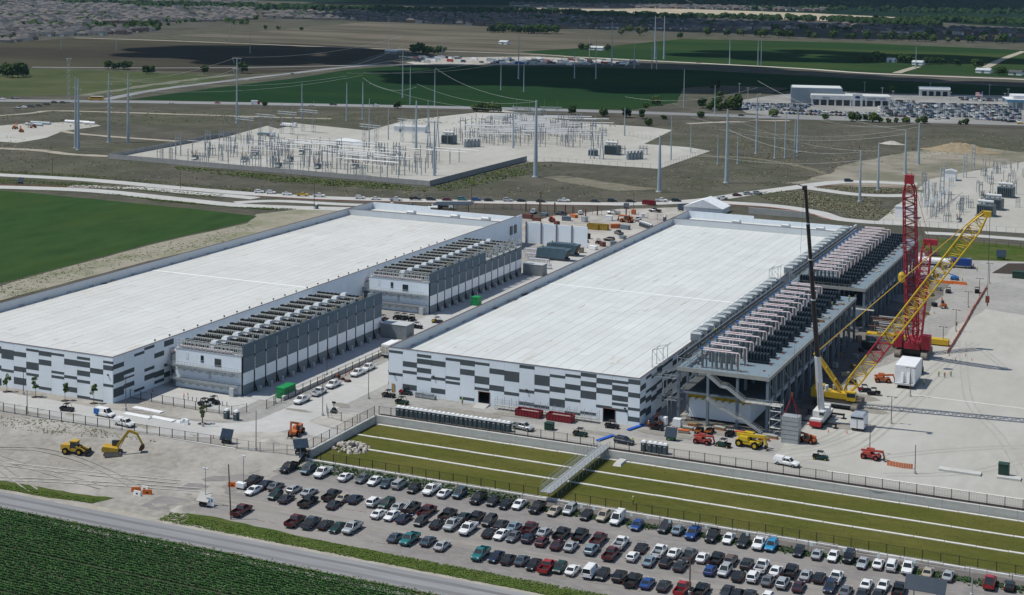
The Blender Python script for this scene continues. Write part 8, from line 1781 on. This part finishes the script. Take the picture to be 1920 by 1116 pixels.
# ------------------------------------------------------------------ people
def person_mesh(pose, vest, pants, hat):
    V = []; E_ = []; Rr = []
    def add(p, r, par=None):
        V.append(p); Rr.append(r)
        if par is not None: E_.append((par, len(V)-1))
        return len(V)-1
    st = .18 if pose == 'walk' else .0
    pel = add((0,0,.95), (.16,.11)); ch = add((0,0,1.22), (.17,.12), pel); sh = add((0,0,1.43), (.16,.1), ch); nk = add((0,0,1.53), (.06,.06), sh); hd = add((0,.02,1.66), (.095,.11), nk); add((0,.02,1.76), (.08,.09), hd)
    for s in (-1,1):
        hp = add((s*.1,0,.9), (.1,.1), pel); kn = add((s*.11,s*st+.03,.5), (.07,.075), hp); an = add((s*.11,s*st*1.4-.02,.1), (.05,.055), kn); add((s*.12,s*st*1.4+.14,.05), (.05,.035), an)
        shd = add((s*.21,0,1.4), (.065,.065), sh); el = add((s*.27,-s*st*.5,1.12), (.05,.05), shd); wr = add((s*.27,.12-s*st*.6,.9), (.04,.04), el); add((s*.27,.16-s*st*.6,.82), (.035,.03), wr)
    me = bpy.data.meshes.new('body'); me.from_pydata(V, E_, []); o = bpy.data.objects.new('tmp_body', me); COL.objects.link(o)
    o.modifiers.new('Skin', 'SKIN'); o.modifiers.new('Sub', 'SUBSURF').levels = 1
    for i, r in enumerate(Rr): me.skin_vertices[0].data[i].radius = r; me.skin_vertices[0].data[i].use_root = (i == 0)
    bpy.context.view_layer.update(); ev = o.evaluated_get(bpy.context.evaluated_depsgraph_get()); m2 = bpy.data.meshes.new_from_object(ev); bpy.data.objects.remove(o)
    m2.name = 'person'; m2.materials.clear()
    for c in (mat('skin', (.35,.2,.14), None, 3), vest, pants, TRIM): m2.materials.append(c)
    for p in m2.polygons:
        z = p.center.z; x = abs(p.center.x); p.material_index = 0 if z > 1.5 or (x > .22 and z < 1.15) else (1 if z > .95 else (2 if z > .12 else 3))
    return m2
VESTS = [mat('vest_lime', (.45,.6,.05), None, 2), mat('vest_orange', (.65,.2,.03), None, 2)]; PANT = mat('jeans', (.04,.05,.075), None, 2)
PM = [person_mesh('stand', VESTS[0], PANT, 0), person_mesh('walk', VESTS[0], PANT, 0), person_mesh('stand', VESTS[1], PANT, 0)]
for me_ in PM: me_.polygons.foreach_set('use_smooth', [True]*len(me_.polygons))
hat = MB(); hat.lathe((0,.02,1.72), ((.15,0),(.13,.05),(.11,.11),(.04,.15)), 9); hat = hat.mesh('hard_hat', WHITEP)
WK = [(1187,947,1,.8,'person in lime vest and white hard hat walking on the asphalt path'),(1732,724,0,.3,'person in lime vest standing alone on the pale pad'),(1760,707,0,0,'person in lime vest at the end of a pole on the pad'),(1771,709,2,.2,'person in orange vest between two lime-vested workers'),(1783,707,0,1,'person in lime vest at the right of the trio on the pad'),(1712,712,0,2,'person in lime vest beside the wrapped module, left of two'),(1718,714,1,2,'person in lime vest beside the wrapped module, right of two'),(867,759,0,1,'person in dark clothes and lime vest by the warehouse front'),(924,803,2,0,'person in orange vest beside the long toilet row'),(1832,509,0,1,'person in lime vest by the open road behind the cranes'),(1825,503,2,1,'person in orange vest next to the semi truck'),(1805,528,0,2,'person in lime vest at the basket of the blue lift'),(1794,612,0,1,'person in lime vest by the orange netting'),(1216,803,2,0,'person in orange vest at the warehouse corner'),(1186,834,1,0,'person in lime vest beside the dark SUV')]
for i, (x, y, k, rz, lb) in enumerate(WK):
    o = tag(link('person', PM[k], None, at(x,y)+Vector((0,0,.05)), rz), lb, 'person', 'workers on site'); link('hard_hat', hat, o)
for i, (x, y, z, k) in enumerate(((1560,578,13.2,0),(1592,566,13.2,1),(1340,626,15.5,0))):
    o = tag(link('person', PM[k], None, at(x,y,z), i), ['person in lime vest on the steel deck near the coolers','person in lime vest at the far corner of the steel deck','person in lime vest on the pipe rack'][i], 'person', 'workers on site'); link('hard_hat', hat, o)

# ------------------------------------------------------------------ clouds overhead, outside the picture, whose shade lies on the far fields
CLM = mat('cloud_white', (.85,.86,.88), (.78,.79,.82), .01, 1.0, spec=0)
CH = 900.0; coff = Vector((math.sin(SUN_AZ), math.cos(SUN_AZ), 0))*(CH/math.tan(SUN_EL))
def cloud(label, poly, n, r0, r1, seed):
    r = random.Random(seed); W_ = [(p.x,p.y) for p in (at(*q) for q in poly)]; x0 = min(w[0] for w in W_); x1_ = max(w[0] for w in W_); y0 = min(w[1] for w in W_); y1_ = max(w[1] for w in W_); q = MB(); k = 0; c = 0
    while c < n and k < n*30:
        k += 1; X = r.uniform(x0,x1_); Y = r.uniform(y0,y1_)
        if not inside(W_, X, Y): continue
        c += 1; R_ = r.uniform(r0,r1); ox, oy = X-coff.x, Y-coff.y; q.lathe((ox,oy,CH), [(R_*math.sin(math.pi*j/7)+.5, R_*.45*(1-math.cos(math.pi*j/7))) for j in range(8)], 12)
    return tag(q.build('cloud', CLM), label, None, kind='structure')
cloud('broad cumulus cloud shading the large crop field', [(700,124),(1000,120),(1300,124),(1560,140),(1700,150),(1480,166),(1260,178),(1120,172),(960,160),(800,158),(720,146)], 150, 26, 55, 1)
cloud('cumulus cloud shading the fallow field', [(270,100),(330,86),(560,88),(730,95),(660,118),(520,122),(300,112)], 60, 30, 70, 2)
cloud('wide cloud bank shading the far suburbs', [(620,20),(1000,24),(1290,44),(1600,52),(1920,62),(1920,78),(1600,70),(1290,58),(1000,50),(640,36)], 190, 60, 120, 3)
cloud('far cloud bank shading the top edge', [(560,2),(1000,-6),(1920,-6),(1920,20),(1500,14),(1290,10),(900,16)], 220, 120, 220, 4)
cloud('scattered small clouds over the right field', [(1280,92),(1600,98),(1920,112),(1920,126),(1640,120),(1400,110),(1280,102)], 30, 25, 60, 6)
cloud('cloud shading the field behind the dealership', [(1520,152),(1920,160),(1920,182),(1600,172)], 40, 25, 50, 8)

# ------------------------------------------------------------------ the air
hz = bpy.data.materials.new('haze_air'); hz.use_nodes = True; hn = hz.node_tree.nodes; hn.remove(hn['Principled BSDF']); pv = hn.new('ShaderNodeVolumePrincipled'); pv.inputs['Color'].default_value = (.5,.8,1.0,1); pv.inputs['Density'].default_value = .000018; pv.inputs['Anisotropy'].default_value = .2
hz.node_tree.links.new(pv.outputs[0], hn['Material Output'].inputs['Volume'])
q = MB(); q.box(-9000,5000,-2600,16000,-4,135); tag(q.build('haze', hz), 'thin bluish haze over the whole plain', kind='stuff')
